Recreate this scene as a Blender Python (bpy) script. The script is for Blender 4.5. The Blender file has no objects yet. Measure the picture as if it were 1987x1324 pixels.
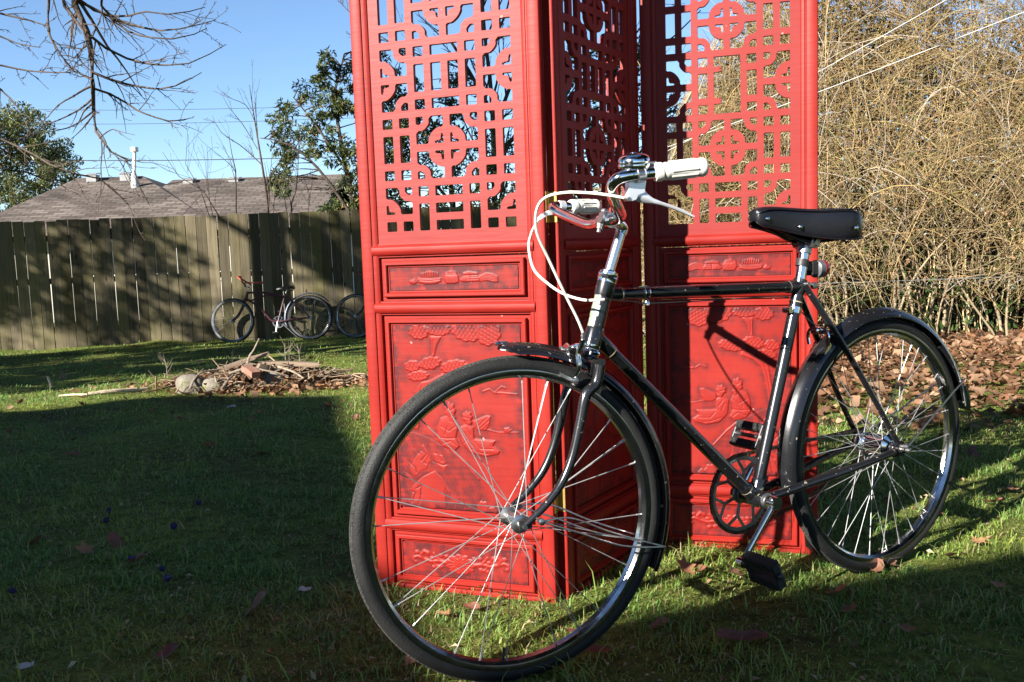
import bpy, math, random
import numpy as np
from mathutils import Vector, Matrix

random.seed(7)
rng = np.random.default_rng(7)
scene = bpy.context.scene
COL = scene.collection

# ------------------------------------------------------------------ camera
FPX, PITCH, ROLL, CAMH = 1750.0, 0.1021, 0.0344, 0.8703
PW, PH = 1987.0, 1324.0
_fwd = Vector((0, math.cos(PITCH), -math.sin(PITCH)))
_right0 = Vector((1, 0, 0))
_up0 = _right0.cross(_fwd)
_cr, _sr = math.cos(ROLL), math.sin(ROLL)
_right = _cr * _right0 - _sr * _up0
_up = _sr * _right0 + _cr * _up0
cam_data = bpy.data.cameras.new("camera")
cam_data.sensor_width = 36.0
cam_data.lens = 36.0 * FPX / PW
cam_data.clip_start = 0.05
cam_data.clip_end = 2000.0
cam = bpy.data.objects.new("camera", cam_data)
COL.objects.link(cam)
_m = Matrix((_right, _up, -_fwd)).transposed().to_4x4()
_m.translation = Vector((0, 0, CAMH))
cam.matrix_world = _m
scene.camera = cam

# ------------------------------------------------------------------ light
SUN_EL = math.radians(27.0)
SUN_TR = math.radians(43.5)          # heading of the sunlight, from +X
SUN_DIR = Vector((math.cos(SUN_EL) * math.cos(SUN_TR), math.cos(SUN_EL) * math.sin(SUN_TR), -math.sin(SUN_EL)))
world = bpy.data.worlds.new("World")
scene.world = world
world.use_nodes = True
_nt = world.node_tree
_bg = _nt.nodes["Background"]
_sky = _nt.nodes.new("ShaderNodeTexSky")
_sky.sky_type = 'NISHITA'
_sky.sun_disc = False
_sky.sun_elevation = SUN_EL
_sky.sun_rotation = math.radians(226.5)
_sky.air_density = 1.0
_sky.altitude = 800.0
_sky.dust_density = 0.0
_sky.ozone_density = 4.2
_nt.links.new(_sky.outputs[0], _bg.inputs[0])
_bg.inputs[1].default_value = 0.067
sun_data = bpy.data.lights.new("sun", 'SUN')
sun_data.energy = 5.0
sun_data.angle = math.radians(0.5)
sun_data.color = (1.0, 0.95, 0.87)
sun = bpy.data.objects.new("sun", sun_data)
COL.objects.link(sun)
sun.rotation_euler = SUN_DIR.to_track_quat('-Z', 'Y').to_euler()
sun.location = (-10, -10, 12)
scene.view_settings.view_transform = 'Standard'
scene.view_settings.look = 'None'
scene.view_settings.exposure = 1.6
scene.view_settings.gamma = 1.0
scene.view_settings.use_curve_mapping = False
scene.render.engine = 'CYCLES'
scene.cycles.max_bounces = 8
scene.cycles.diffuse_bounces = 3
scene.cycles.glossy_bounces = 4
scene.cycles.transparent_max_bounces = 8
scene.cycles.use_denoising = True


def at(px, py, Y):
    """World point seen at a photograph pixel, at distance Y in front of the viewer."""
    d = _fwd * FPX + _right * (px - PW / 2) - _up * (py - PH / 2)
    return Vector((0, 0, CAMH)) + d * (Y / d.y)


def at_g(px, py):
    """Where that pixel meets the lawn."""
    d = (_fwd * FPX + _right * (px - PW / 2) - _up * (py - PH / 2)).normalized()
    lo, hi = 0.5, 60.0
    o = Vector((0, 0, CAMH))
    for _ in range(60):
        mid = (lo + hi) / 2
        p = o + d * mid
        if p.z > float(gz(p.x, p.y)):
            lo = mid
        else:
            hi = mid
    return o + d * hi


# ------------------------------------------------------------------ mesh helpers
class MB:
    def __init__(self):
        self.v, self.f = [], []

    def add(self, vs, fs):
        b = len(self.v)
        self.v += [tuple(p) for p in vs]
        self.f += [tuple(b + i for i in f) for f in fs]
        return self

    def obox(self, c, ax, half, bev=0.0):
        c = Vector(c)
        ax = [Vector(a).normalized() for a in ax]
        if bev <= 0:
            vs = [c + ax[0] * (sx * half[0]) + ax[1] * (sy * half[1]) + ax[2] * (sz * half[2])
                  for sx in (-1, 1) for sy in (-1, 1) for sz in (-1, 1)]
            return self.add(vs, [(0, 1, 3, 2), (4, 6, 7, 5), (0, 4, 5, 1), (2, 3, 7, 6), (0, 2, 6, 4), (1, 5, 7, 3)])
        # chamfer along the two long sides of the section (section = axes 1,2; length = axis 0)
        h1, h2, b = half[1], half[2], bev
        sec = [(-h1 + b, -h2), (h1 - b, -h2), (h1, -h2 + b), (h1, h2 - b), (h1 - b, h2), (-h1 + b, h2), (-h1, h2 - b), (-h1, -h2 + b)]
        vs = []
        for s in (-1, 1):
            vs += [c + ax[0] * (s * half[0]) + ax[1] * p + ax[2] * q for p, q in sec]
        fs = [(i, (i + 1) % 8, 8 + (i + 1) % 8, 8 + i) for i in range(8)]
        fs += [tuple(range(7, -1, -1)), tuple(range(8, 16))]
        return self.add(vs, fs)

    def box(self, lo, hi, bev=0.0):
        lo, hi = Vector(lo), Vector(hi)
        return self.obox((lo + hi) / 2, ((1, 0, 0), (0, 1, 0), (0, 0, 1)), [(hi - lo)[i] / 2 for i in range(3)], bev)

    def tube(self, pts, r, n=8, caps=True, closed=False, flat=1.0, up=None):
        pts = [Vector(p) for p in pts]
        k = len(pts)
        rs = list(r) if hasattr(r, '__len__') else [r] * k
        tan = []
        for i in range(k):
            if closed:
                d = pts[(i + 1) % k] - pts[i - 1]
            else:
                d = pts[min(i + 1, k - 1)] - pts[max(i - 1, 0)]
            tan.append(d.normalized())
        a = Vector(up) if up is not None else (Vector((0, 0, 1)) if abs(tan[0].z) < 0.9 else Vector((1, 0, 0)))
        nx = (a - tan[0] * a.dot(tan[0])).normalized()
        vs = []
        for i in range(k):
            if i:
                nx = (nx - tan[i] * nx.dot(tan[i]))
                if nx.length < 1e-6:
                    nx = tan[i].orthogonal()
                nx.normalize()
            ny = tan[i].cross(nx)
            for j in range(n):
                t = 2 * math.pi * j / n
                vs.append(pts[i] + nx * (math.cos(t) * rs[i]) + ny * (math.sin(t) * rs[i] * flat))
        fs = []
        for i in range(k if closed else k - 1):
            i2 = (i + 1) % k
            for j in range(n):
                j2 = (j + 1) % n
                fs.append((i * n + j, i * n + j2, i2 * n + j2, i2 * n + j))
        if caps and not closed:
            fs.append(tuple(range(n - 1, -1, -1)))
            fs.append(tuple((k - 1) * n + j for j in range(n)))
        return self.add(vs, fs)

    def lathe(self, o, axis, prof, n=16):
        o, ax = Vector(o), Vector(axis).normalized()
        e1 = ax.orthogonal().normalized()
        e2 = ax.cross(e1)
        vs, fs = [], []
        for d, r in prof:
            r = max(r, 1e-5)
            for j in range(n):
                t = 2 * math.pi * j / n
                vs.append(o + ax * d + (e1 * math.cos(t) + e2 * math.sin(t)) * r)
        for i in range(len(prof) - 1):
            for j in range(n):
                j2 = (j + 1) % n
                fs.append((i * n + j, i * n + j2, (i + 1) * n + j2, (i + 1) * n + j))
        fs.append(tuple(range(n - 1, -1, -1)))
        fs.append(tuple((len(prof) - 1) * n + j for j in range(n)))
        return self.add(vs, fs)

    def ring(self, c, t, u, n, prof, a0=0.0, a1=2 * math.pi, segs=96, closed_prof=True):
        """Sweep a profile of (radius, side offset) round a centre in the t,u plane."""
        c, t, u, n = Vector(c), Vector(t), Vector(u), Vector(n)
        full = abs(a1 - a0) > 2 * math.pi - 1e-6
        k, m = len(prof), (segs if full else segs + 1)
        vs, fs = [], []
        for i in range(m):
            a = a0 + (a1 - a0) * i / segs
            rad = t * math.cos(a) + u * math.sin(a)
            vs += [c + rad * r + n * s for r, s in prof]
        for i in range(segs):
            i2 = (i + 1) % m
            for j in range(k if closed_prof else k - 1):
                j2 = (j + 1) % k
                fs.append((i * k + j, i2 * k + j, i2 * k + j2, i * k + j2))
        if not full and closed_prof:
            fs.append(tuple(range(k)))
            fs.append(tuple((m - 1) * k + j for j in range(k - 1, -1, -1)))
        return self.add(vs, fs)

    def extrude(self, poly, o, ex, ey, ez, d0, d1):
        """Extrude a 2D polygon (in ex,ey) along ez from d0 to d1."""
        o, ex, ey, ez = Vector(o), Vector(ex), Vector(ey), Vector(ez)
        k = len(poly)
        vs = [o + ex * p + ey * q + ez * d0 for p, q in poly] + [o + ex * p + ey * q + ez * d1 for p, q in poly]
        fs = [(i, (i + 1) % k, k + (i + 1) % k, k + i) for i in range(k)]
        fs += [tuple(range(k - 1, -1, -1)), tuple(range(k, 2 * k))]
        return self.add(vs, fs)

    def mesh(self, name, mat=None, angle=40):
        me = bpy.data.meshes.new(name)
        me.from_pydata(self.v, [], self.f)
        import bmesh
        bm = bmesh.new()
        bm.from_mesh(me)
        bmesh.ops.recalc_face_normals(bm, faces=bm.faces)
        bm.to_mesh(me)
        bm.free()
        if angle:
            me.polygons.foreach_set('use_smooth', [True] * len(me.polygons))
            me.set_sharp_from_angle(angle=math.radians(angle))
        if mat:
            me.materials.append(mat)
        me.update()
        return me

    def build(self, name, mat, parent=None, off=None, angle=40):
        if off is not None:
            o = Vector(off)
            self.v = [tuple(Vector(p) - o) for p in self.v]
        return link(name, self.mesh(name, mat, angle), parent)


def link(name, data, parent=None, loc=None, mat4=None):
    ob = bpy.data.objects.new(name, data)
    COL.objects.link(ob)
    if parent is not None:
        ob.parent = parent
    if mat4 is not None:
        ob.matrix_local = mat4
    elif loc is not None:
        ob.location = loc
    return ob


def tag(o, label, cat, group=None, kind=None):
    o["label"] = label
    if cat:
        o["category"] = cat
    if group:
        o["group"] = group
    if kind:
        o["kind"] = kind
    return o


def thing(name, label, cat, loc=(0, 0, 0), rotz=0.0, group=None, mat4=None):
    o = link(name, None)
    o.empty_display_size = 0.1
    if mat4 is not None:
        o.matrix_world = mat4
    else:
        o.location = loc
        o.rotation_euler = (0, 0, rotz)
    return tag(o, label, cat, group)


def struct(o):
    o["kind"] = "structure"
    return o


def copy_tree(o, parent=None):
    c = o.copy()
    COL.objects.link(c)
    c.parent = parent
    for ch in o.children:
        copy_tree(ch, c)
    return c


def np_mesh(name, verts, faces_list, mat, smooth=False, colors=None):
    """faces_list: list of integer arrays (n,k), one per polygon size."""
    me = bpy.data.meshes.new(name)
    verts = np.asarray(verts, dtype=np.float32)
    me.vertices.add(len(verts))
    me.vertices.foreach_set('co', verts.ravel())
    loops = np.concatenate([f.ravel() for f in faces_list]).astype(np.int32)
    tot = np.concatenate([np.full(len(f), f.shape[1]) for f in faces_list]).astype(np.int32)
    start = np.concatenate([[0], np.cumsum(tot)[:-1]]).astype(np.int32)
    me.loops.add(len(loops))
    me.loops.foreach_set('vertex_index', loops)
    me.polygons.add(len(tot))
    me.polygons.foreach_set('loop_start', start)
    me.polygons.foreach_set('loop_total', tot)
    if smooth:
        me.polygons.foreach_set('use_smooth', np.ones(len(tot), dtype=bool))
    if colors is not None:
        at_ = me.attributes.new('tint', 'FLOAT_COLOR', 'POINT')
        c4 = np.ones((len(verts), 4), dtype=np.float32)
        c4[:, :colors.shape[1]] = colors
        at_.data.foreach_set('color', c4.ravel())
    me.materials.append(mat)
    me.update(calc_edges=True)
    me.validate()
    return me


def np_tubes(P, R, n=3, tints=None):
    """P (N,K,3) polylines, R (N,K) radii -> verts, quads (+ per-vertex tints)."""
    N, K, _ = P.shape
    T = np.empty_like(P)
    T[:, 1:-1] = P[:, 2:] - P[:, :-2]
    T[:, 0] = P[:, 1] - P[:, 0]
    T[:, -1] = P[:, -1] - P[:, -2]
    T /= np.linalg.norm(T, axis=2, keepdims=True) + 1e-9
    ref = np.where(np.abs(T[:, :1, 2:3]) < 0.9, np.array([[[0, 0, 1.0]]]), np.array([[[1.0, 0, 0]]]))
    X = np.cross(T, np.broadcast_to(ref, T.shape))
    X /= np.linalg.norm(X, axis=2, keepdims=True) + 1e-9
    Yv = np.cross(T, X)
    a = np.arange(n) * 2 * np.pi / n
    V = P[:, :, None, :] + R[:, :, None, None] * (X[:, :, None, :] * np.cos(a)[None, None, :, None] + Yv[:, :, None, :] * np.sin(a)[None, None, :, None])
    V = V.reshape(-1, 3)
    base = (np.arange(N)[:, None, None] * K + np.arange(K - 1)[None, :, None]) * n
    j = np.arange(n)[None, None, :]
    j2 = (j + 1) % n
    Q = np.stack([base + j, base + j2, base + n + j2, base + n + j], axis=-1).reshape(-1, 4)
    tv = None
    if tints is not None:
        tv = np.repeat(tints, K * n, axis=0)
    return V, Q, tv


def np_leaves(C, D, S, fold=0.25, wid=0.45, tints=None, U=None):
    """Diamond leaves at centres C along directions D with size S, folded along the midrib."""
    N = len(C)
    D = D / (np.linalg.norm(D, axis=1, keepdims=True) + 1e-9)
    if U is None:
        U = rng.normal(size=(N, 3))
    X = np.cross(D, U)
    X /= np.linalg.norm(X, axis=1, keepdims=True) + 1e-9
    Z = np.cross(X, D)
    S = S[:, None]
    b = C - D * S * 0.5
    tip = C + D * S * 0.5 - Z * S * 0.12
    l = C + X * S * wid * 0.5 + Z * S * fold * wid - D * S * 0.08
    r = C - X * S * wid * 0.5 + Z * S * fold * wid - D * S * 0.08
    V = np.stack([b, r, tip, l], axis=1).reshape(-1, 3)
    i = np.arange(N)[:, None] * 4
    F = np.concatenate([np.hstack([i, i + 1, i + 2]), np.hstack([i, i + 2, i + 3])])
    return V, F, (np.repeat(tints, 4, axis=0) if tints is not None else None)


def vnoise(x, y, s, seed=0):
    """cheap smooth noise in [-1,1]"""
    r = np.random.default_rng(seed)
    out = 0
    for k in range(5):
        a, p, q = r.uniform(0, 2 * np.pi), r.uniform(0, 6.3), r.uniform(.6, 1.6)
        out = out + np.sin((x * np.cos(a) + y * np.sin(a)) * q * 2 * np.pi / s + p)
    return out / 2.6


# ------------------------------------------------------------------ materials
def nodes_of(m):
    m.use_nodes = True
    nt = m.node_tree
    return nt, nt.nodes["Principled BSDF"]


def N(nt, typ, **kw):
    n = nt.nodes.new(typ)
    for k, v in kw.items():
        if k in n.inputs:
            n.inputs[k].default_value = v
        else:
            setattr(n, k, v)
    return n


def mk(name, c1, c2=None, scale=6.0, rough=0.5, metal=0.0, bump=0.0, bscale=60.0, coat=0.0, stretch=None,
       rough2=None, detail=5.0, spec=0.5, speck=None, speck_scale=90.0, speck_amt=0.06, per_obj=0.0):
    m = bpy.data.materials.new(name)
    nt, b = nodes_of(m)
    tc = N(nt, 'ShaderNodeTexCoord')
    vec = tc.outputs['Object']
    if stretch:
        mp = N(nt, 'ShaderNodeMapping')
        mp.inputs['Scale'].default_value = stretch
        nt.links.new(vec, mp.inputs['Vector'])
        vec = mp.outputs[0]
    b.inputs['Metallic'].default_value = metal
    b.inputs['Roughness'].default_value = rough
    b.inputs['Specular IOR Level'].default_value = spec
    if coat:
        b.inputs['Coat Weight'].default_value = coat
        b.inputs['Coat Roughness'].default_value = 0.067
    no = N(nt, 'ShaderNodeTexNoise', Scale=scale, Detail=detail, Roughness=0.6)
    nt.links.new(vec, no.inputs['Vector'])
    rp = N(nt, 'ShaderNodeValToRGB')
    rp.color_ramp.elements[0].position = 0.32
    rp.color_ramp.elements[1].position = 0.68
    rp.color_ramp.elements[0].color = (*c1, 1)
    rp.color_ramp.elements[1].color = (*(c2 or c1), 1)
    nt.links.new(no.outputs['Fac'], rp.inputs['Fac'])
    col = rp.outputs[0]
    if speck:
        n2 = N(nt, 'ShaderNodeTexNoise', Scale=speck_scale, Detail=3.0, Roughness=0.7)
        nt.links.new(vec, n2.inputs['Vector'])
        r2 = N(nt, 'ShaderNodeValToRGB')
        r2.color_ramp.elements[0].position = 0.62 - speck_amt
        r2.color_ramp.elements[1].position = 0.66
        r2.color_ramp.elements[0].color = (0, 0, 0, 1)
        r2.color_ramp.elements[1].color = (1, 1, 1, 1)
        nt.links.new(n2.outputs['Fac'], r2.inputs['Fac'])
        mx = N(nt, 'ShaderNodeMix', data_type='RGBA')
        nt.links.new(r2.outputs[0], mx.inputs[0])
        nt.links.new(col, mx.inputs[6])
        mx.inputs[7].default_value = (*speck, 1)
        col = mx.outputs[2]
    if per_obj:
        oi = N(nt, 'ShaderNodeObjectInfo')
        hs = N(nt, 'ShaderNodeHueSaturation')
        ma = N(nt, 'ShaderNodeMapRange')
        ma.inputs[3].default_value = 1 - per_obj
        ma.inputs[4].default_value = 1 + per_obj
        nt.links.new(oi.outputs['Random'], ma.inputs[0])
        nt.links.new(ma.outputs[0], hs.inputs['Value'])
        nt.links.new(col, hs.inputs['Color'])
        col = hs.outputs[0]
    nt.links.new(col, b.inputs['Base Color'])
    if rough2 is not None:
        mr = N(nt, 'ShaderNodeMapRange')
        mr.inputs[1].default_value, mr.inputs[2].default_value = 0.3, 0.7
        mr.inputs[3].default_value, mr.inputs[4].default_value = rough, rough2
        nt.links.new(no.outputs['Fac'], mr.inputs[0])
        nt.links.new(mr.outputs[0], b.inputs['Roughness'])
    if bump:
        nb = N(nt, 'ShaderNodeTexNoise', Scale=bscale, Detail=4.0)
        nt.links.new(vec, nb.inputs['Vector'])
        bp = N(nt, 'ShaderNodeBump', Strength=bump, Distance=0.01)
        nt.links.new(nb.outputs['Fac'], bp.inputs['Height'])
        nt.links.new(bp.outputs[0], b.inputs['Normal'])
    return m


def leaf_mat(name, trans=0.35, rough=0.6, gain=1.0):
    """Colour comes from the per-leaf 'tint' attribute; some light passes through."""
    m = bpy.data.materials.new(name)
    nt, b = nodes_of(m)
    a = N(nt, 'ShaderNodeAttribute', attribute_name='tint')
    b.inputs['Roughness'].default_value = rough
    b.inputs['Specular IOR Level'].default_value = 0.3
    nt.links.new(a.outputs['Color'], b.inputs['Base Color'])
    tr = N(nt, 'ShaderNodeBsdfTranslucent')
    nt.links.new(a.outputs['Color'], tr.inputs['Color'])
    mx = N(nt, 'ShaderNodeMixShader')
    mx.inputs[0].default_value = trans
    out = nt.nodes['Material Output']
    nt.links.new(b.outputs[0], mx.inputs[1])
    nt.links.new(tr.outputs[0], mx.inputs[2])
    nt.links.new(mx.outputs[0], out.inputs['Surface'])
    return m


def tint_mat(name, rough=0.8, spec=0.2):
    m = bpy.data.materials.new(name)
    nt, b = nodes_of(m)
    a = N(nt, 'ShaderNodeAttribute', attribute_name='tint')
    b.inputs['Roughness'].default_value = rough
    b.inputs['Specular IOR Level'].default_value = spec
    nt.links.new(a.outputs['Color'], b.inputs['Base Color'])
    return m


M = {}
M['black_paint'] = mk('black_enamel', (.006, .006, .007), (.010, .010, .012), 5, .16, rough2=.34, coat=.35, speck=(.30, .25, .19), speck_scale=85, speck_amt=-.055, bump=.02, bscale=300)
M['black_metal'] = mk('dull_black_metal', (.012, .012, .013), (.03, .027, .025), 20, .5, bump=.1, bscale=200)
M['chrome'] = mk('chrome_plate', (.82, .83, .85), (.70, .70, .71), 18, .06, 1.0, rough2=.2, speck=(.35, .25, .16), speck_scale=160, speck_amt=-.09)
M['satin'] = mk('satin_chrome', (.84, .85, .87), (.74, .74, .75), 18, .20, 1.0, rough2=.30, speck=(.35, .25, .16), speck_scale=160, speck_amt=-.09)
M['steel'] = mk('dull_steel', (.5, .5, .5), (.3, .29, .28), 40, .3, 1.0, rough2=.5, speck=(.2, .13, .08), speck_scale=120, speck_amt=-.03)
M['alloy'] = mk('pale_alloy', (.86, .87, .9), (.78, .79, .82), 30, .28, .55, rough2=.36)
M['spoke'] = mk('spoke_wire', (.50, .50, .50), (.36, .355, .345), 50, .42, .6)
M['rim'] = mk('rim_plate', (.42, .42, .44), (.30, .29, .29), 25, .10, 1.0, rough2=.26, speck=(.3, .2, .13), speck_scale=130, speck_amt=-.06)
M['tyre'] = mk('tyre_rubber', (.010, .010, .010), (.017, .017, .016), 14, .6, bump=.2, bscale=260, spec=.3, speck=(.10, .09, .075), speck_scale=120, speck_amt=-.09)
M['tread'] = mk('tread_rubber', (.040, .039, .037), (.065, .062, .057), 30, .8, bump=.6, bscale=220, spec=.3)
M['leather'] = mk('black_vinyl', (.006, .006, .008), (.010, .010, .013), 12, .26, rough2=.38, bump=.1, bscale=330)
M['grip'] = mk('white_grip_plastic', (.74, .72, .66), (.58, .55, .48), 30, .4, rough2=.55)
M['cable'] = mk('cream_cable_housing', (.82, .78, .66), (.72, .67, .55), 30, .4)
M['rubber'] = mk('pedal_rubber', (.010, .010, .010), (.02, .02, .019), 40, .6, bump=.5, bscale=500)
M['red_lens'] = mk('red_lens', (.35, .01, .012), (.25, .008, .01), 80, .12)
M['grey_plastic'] = mk('grey_plastic', (.07, .075, .08), (.12, .125, .13), 30, .4)
M['badge'] = mk('worn_head_badge', (.40, .42, .36), (.13, .22, .11), 70, .4, .2)
M['brass'] = mk('brass_hinge', (.62, .44, .14), (.5, .33, .1), 50, .35, .8, rough2=.5)

# ================================================================== the setting
def gz(x, y):
    x = np.asarray(x, dtype=float)
    y = np.asarray(y, dtype=float)
    t = np.clip(y - 2.6, 0, None)
    s = -0.034 * (np.sqrt(t * t + 0.25) - 0.5)
    s = np.where(s < -0.42, -0.42 - 0.1 * (1 - np.exp((s + 0.42) * 4)), s)
    near = np.clip((y - 2.9) / 3.0, 0.12, 1.0)
    return s + near * (0.012 * vnoise(x, y, 1.1, 3) + 0.02 * vnoise(x, y, 3.7, 4))


def ground_material():
    m = bpy.data.materials.new('lawn_soil')
    nt, b = nodes_of(m)
    tc = N(nt, 'ShaderNodeTexCoord')
    n1 = N(nt, 'ShaderNodeTexNoise', Scale=1.3, Detail=6.0, Roughness=.65)
    n2 = N(nt, 'ShaderNodeTexNoise', Scale=22.0, Detail=6.0, Roughness=.7)
    n3 = N(nt, 'ShaderNodeTexNoise', Scale=180.0, Detail=3.0)
    for n in (n1, n2, n3):
        nt.links.new(tc.outputs['Object'], n.inputs['Vector'])
    r1 = N(nt, 'ShaderNodeValToRGB')
    e = r1.color_ramp.elements
    e[0].position, e[0].color = .30, (.095, .080, .040, 1)
    e[1].position, e[1].color = .72, (.22, .285, .07, 1)
    k = e.new(.5)
    k.color = (.135, .165, .045, 1)
    r2 = N(nt, 'ShaderNodeValToRGB')
    e = r2.color_ramp.elements
    e[0].position, e[0].color = .35, (.45, .42, .36, 1)
    e[1].position, e[1].color = .7, (1.5, 1.4, 1.1, 1)
    nt.links.new(n1.outputs['Fac'], r1.inputs['Fac'])
    nt.links.new(n2.outputs['Fac'], r2.inputs['Fac'])
    mx = N(nt, 'ShaderNodeMix', data_type='RGBA', blend_type='MULTIPLY')
    mx.inputs[0].default_value = 1.0
    nt.links.new(r1.outputs[0], mx.inputs[6])
    nt.links.new(r2.outputs[0], mx.inputs[7])
    nt.links.new(mx.outputs[2], b.inputs['Base Color'])
    b.inputs['Roughness'].default_value = .95
    b.inputs['Specular IOR Level'].default_value = .1
    ad = N(nt, 'ShaderNodeMath', operation='ADD')
    nt.links.new(n2.outputs['Fac'], ad.inputs[0])
    nt.links.new(n3.outputs['Fac'], ad.inputs[1])
    bp = N(nt, 'ShaderNodeBump', Strength=.8, Distance=.02)
    nt.links.new(ad.outputs[0], bp.inputs['Height'])
    nt.links.new(bp.outputs[0], b.inputs['Normal'])
    return m


def build_ground():
    def axis(lo, hi, mid0, mid1, step):
        inner = np.arange(mid0, mid1 + 1e-6, step)
        a = mid1 + (np.geomspace(step, hi - mid1, 34))
        bb = mid0 - (np.geomspace(step, mid0 - lo, 34))
        return np.concatenate([bb[::-1], inner, a])
    xs = axis(-420, 420, -7, 7, .12)
    ys = axis(-200, 600, .5, 14.5, .12)
    X, Y = np.meshgrid(xs, ys)
    Z = gz(X, Y)
    V = np.stack([X, Y, Z], -1).reshape(-1, 3)
    nx, ny = len(xs), len(ys)
    i = (np.arange(ny - 1)[:, None] * nx + np.arange(nx - 1)[None, :]).ravel()
    F = np.stack([i, i + 1, i + nx + 1, i + nx], -1)
    o = link('ground', np_mesh('ground', V, [F], ground_material(), smooth=True))
    o["kind"] = "structure"
    o["label"] = "back garden lawn falling gently towards the board fence"


build_ground()


def litter_amount(x, y):
    """0..1 how thickly dead leaves lie (bed under the thicket on the right, a little at the pile)."""
    d = np.clip((y - 3.9 + 0.35 * vnoise(x, y, 1.2, 21)) / 1.6, 0, 1) * np.clip((x - 1.0 - .12 * (y - 4)) / 0.9, 0, 1)
    p = np.exp(-(((x + 1.72) / 1.0) ** 2 + ((y - 6.75) / .42) ** 2))
    return np.clip(d + 0.75 * p, 0, 1)


def build_grass():
    vs, f3, f4, cs = [], [], [], []
    base = 0
    bands = [(1.15, 1.9, 16000, 1.0), (1.9, 2.7, 20000, 1.0), (2.7, 3.6, 15000, 1.0), (3.6, 5.0, 7500, 1.25), (5.0, 7.2, 3400, 1.7), (7.2, 10.0, 1500, 2.5), (10.0, 14.2, 650, 3.6)]
    for y0, y1, dens, wmul in bands:
        w = 0.60 * y1 + 0.85
        n = int(dens * (y1 - y0) * 2 * w)
        y = rng.uniform(y0, y1, n)
        x = rng.uniform(-w, w, n)
        keep = np.abs(x) < 0.60 * y + 0.80
        lit = litter_amount(x, y)
        patch = vnoise(x, y, .55, 11) * .5 + vnoise(x, y, .17, 12) * .45
        keep &= rng.uniform(0, 1, n) < np.clip(0.74 + .62 * patch, .12, 1) * (1 - .80 * lit)
        # the strips the feet of the screen stand on
        x, y, patch, lit = x[keep], y[keep], patch[keep], lit[keep]
        n = len(x)
        z = gz(x, y)
        clump = vnoise(x, y, .23, 14)
        h = np.clip(rng.gamma(3.2, .0056, n) * (1 + .35 * patch + .35 * clump), .012, .11)
        long_ = rng.uniform(0, 1, n) < .03
        h[long_] *= 1.9
        h *= np.where(y > 7, .9, 1.0)
        wd = rng.uniform(.0009, .0019, n) * wmul
        a = rng.uniform(0, 2 * np.pi, n)
        lean = rng.uniform(.3, 1.7, n)
        d = np.stack([np.cos(a), np.sin(a), np.zeros(n)], 1)
        s = np.stack([-np.sin(a + rng.normal(0, .7, n)), np.cos(a), np.zeros(n)], 1)
        p = np.stack([x, y, z - .004], 1)
        up = np.array([0, 0, 1.0])
        mid = p + up * (h * .55)[:, None] + d * (h * .28 * lean)[:, None]
        tip = p + up * (h * (1.0 - .3 * lean))[:, None] + d * (h * .85 * lean)[:, None]
        V = np.stack([p - s * wd[:, None], p + s * wd[:, None], mid + s * (wd * .8)[:, None], mid - s * (wd * .8)[:, None], tip], 1).reshape(-1, 3)
        i = base + np.arange(n)[:, None] * 5
        f4.append(np.hstack([i, i + 1, i + 2, i + 3]))
        f3.append(np.hstack([i + 3, i + 2, i + 4]))
        g = rng.uniform(0, 1, n)
        fresh = np.array([.235, .385, .085])
        deep = np.array([.075, .165, .036])
        straw = np.array([.46, .38, .20])
        moss = np.array([.34, .385, .07])
        c = deep + (fresh - deep) * g[:, None]
        mm = np.clip(.25 + vnoise(x, y, .9, 15), 0, 1) * rng.uniform(0, 1, n)
        c = c + (moss - c) * mm[:, None]
        dry = rng.uniform(0, 1, n) < (.14 + .13 * np.clip(-patch, 0, 1) + .3 * lit)
        c[dry] = straw * rng.uniform(.5, 1.1, dry.sum())[:, None]
        cs.append(np.repeat(c, 5, axis=0))
        vs.append(V)
        base += n * 5
    me = np_mesh('grass', np.concatenate(vs), [np.concatenate(f4), np.concatenate(f3)], leaf_mat('grass_blades', .35, .5), colors=np.concatenate(cs))
    o = link('grass', me)
    tag(o, "short green lawn grass with mossy and straw coloured patches", "grass", kind="stuff")


build_grass()


def leaf_mesh(name, kind, mat):
    """A curled dead leaf, about 1 unit long, lying in xy."""
    r = random.Random(kind * 13 + 5)
    n = 14
    out = []
    for i in range(n):
        t = 2 * math.pi * i / n
        if kind % 2 == 0:      # lobed
            rad = .36 + .14 * math.cos(5 * t) * (1 if i % 2 == 0 else .7) + r.uniform(-.04, .04)
        else:                  # oval, pointed
            rad = .22 + .28 * abs(math.cos(t)) ** 1.6 + r.uniform(-.02, .02)
        out.append((rad * math.cos(t), rad * math.sin(t)))
    curl, twist = r.uniform(.35, .95), r.uniform(-.5, .5)

    def lift(x, y):
        return curl * (y * y) * 1.4 + .35 * x * x * r.uniform(.8, 1.2) + twist * x * y + .02
    vs = [(0, 0, .0)] + [(x * .55, y * .55, lift(x * .55, y * .55)) for x, y in out] + [(x, y, lift(x, y)) for x, y in out]
    fs = [(0, 1 + i, 1 + (i + 1) % n) for i in range(n)]
    fs += [(1 + i, 1 + n + i, 1 + n + (i + 1) % n, 1 + (i + 1) % n) for i in range(n)]
    b = len(vs)
    vs += [(-.75, .0, .05), (-.4, .018, .03), (-.4, -.018, .03)]
    fs.append((b, b + 1, b + 2))
    me = bpy.data.meshes.new(name)
    me.from_pydata(vs, [], fs)
    me.polygons.foreach_set('use_smooth', [True] * len(fs))
    me.materials.append(mat)
    return me


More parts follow.
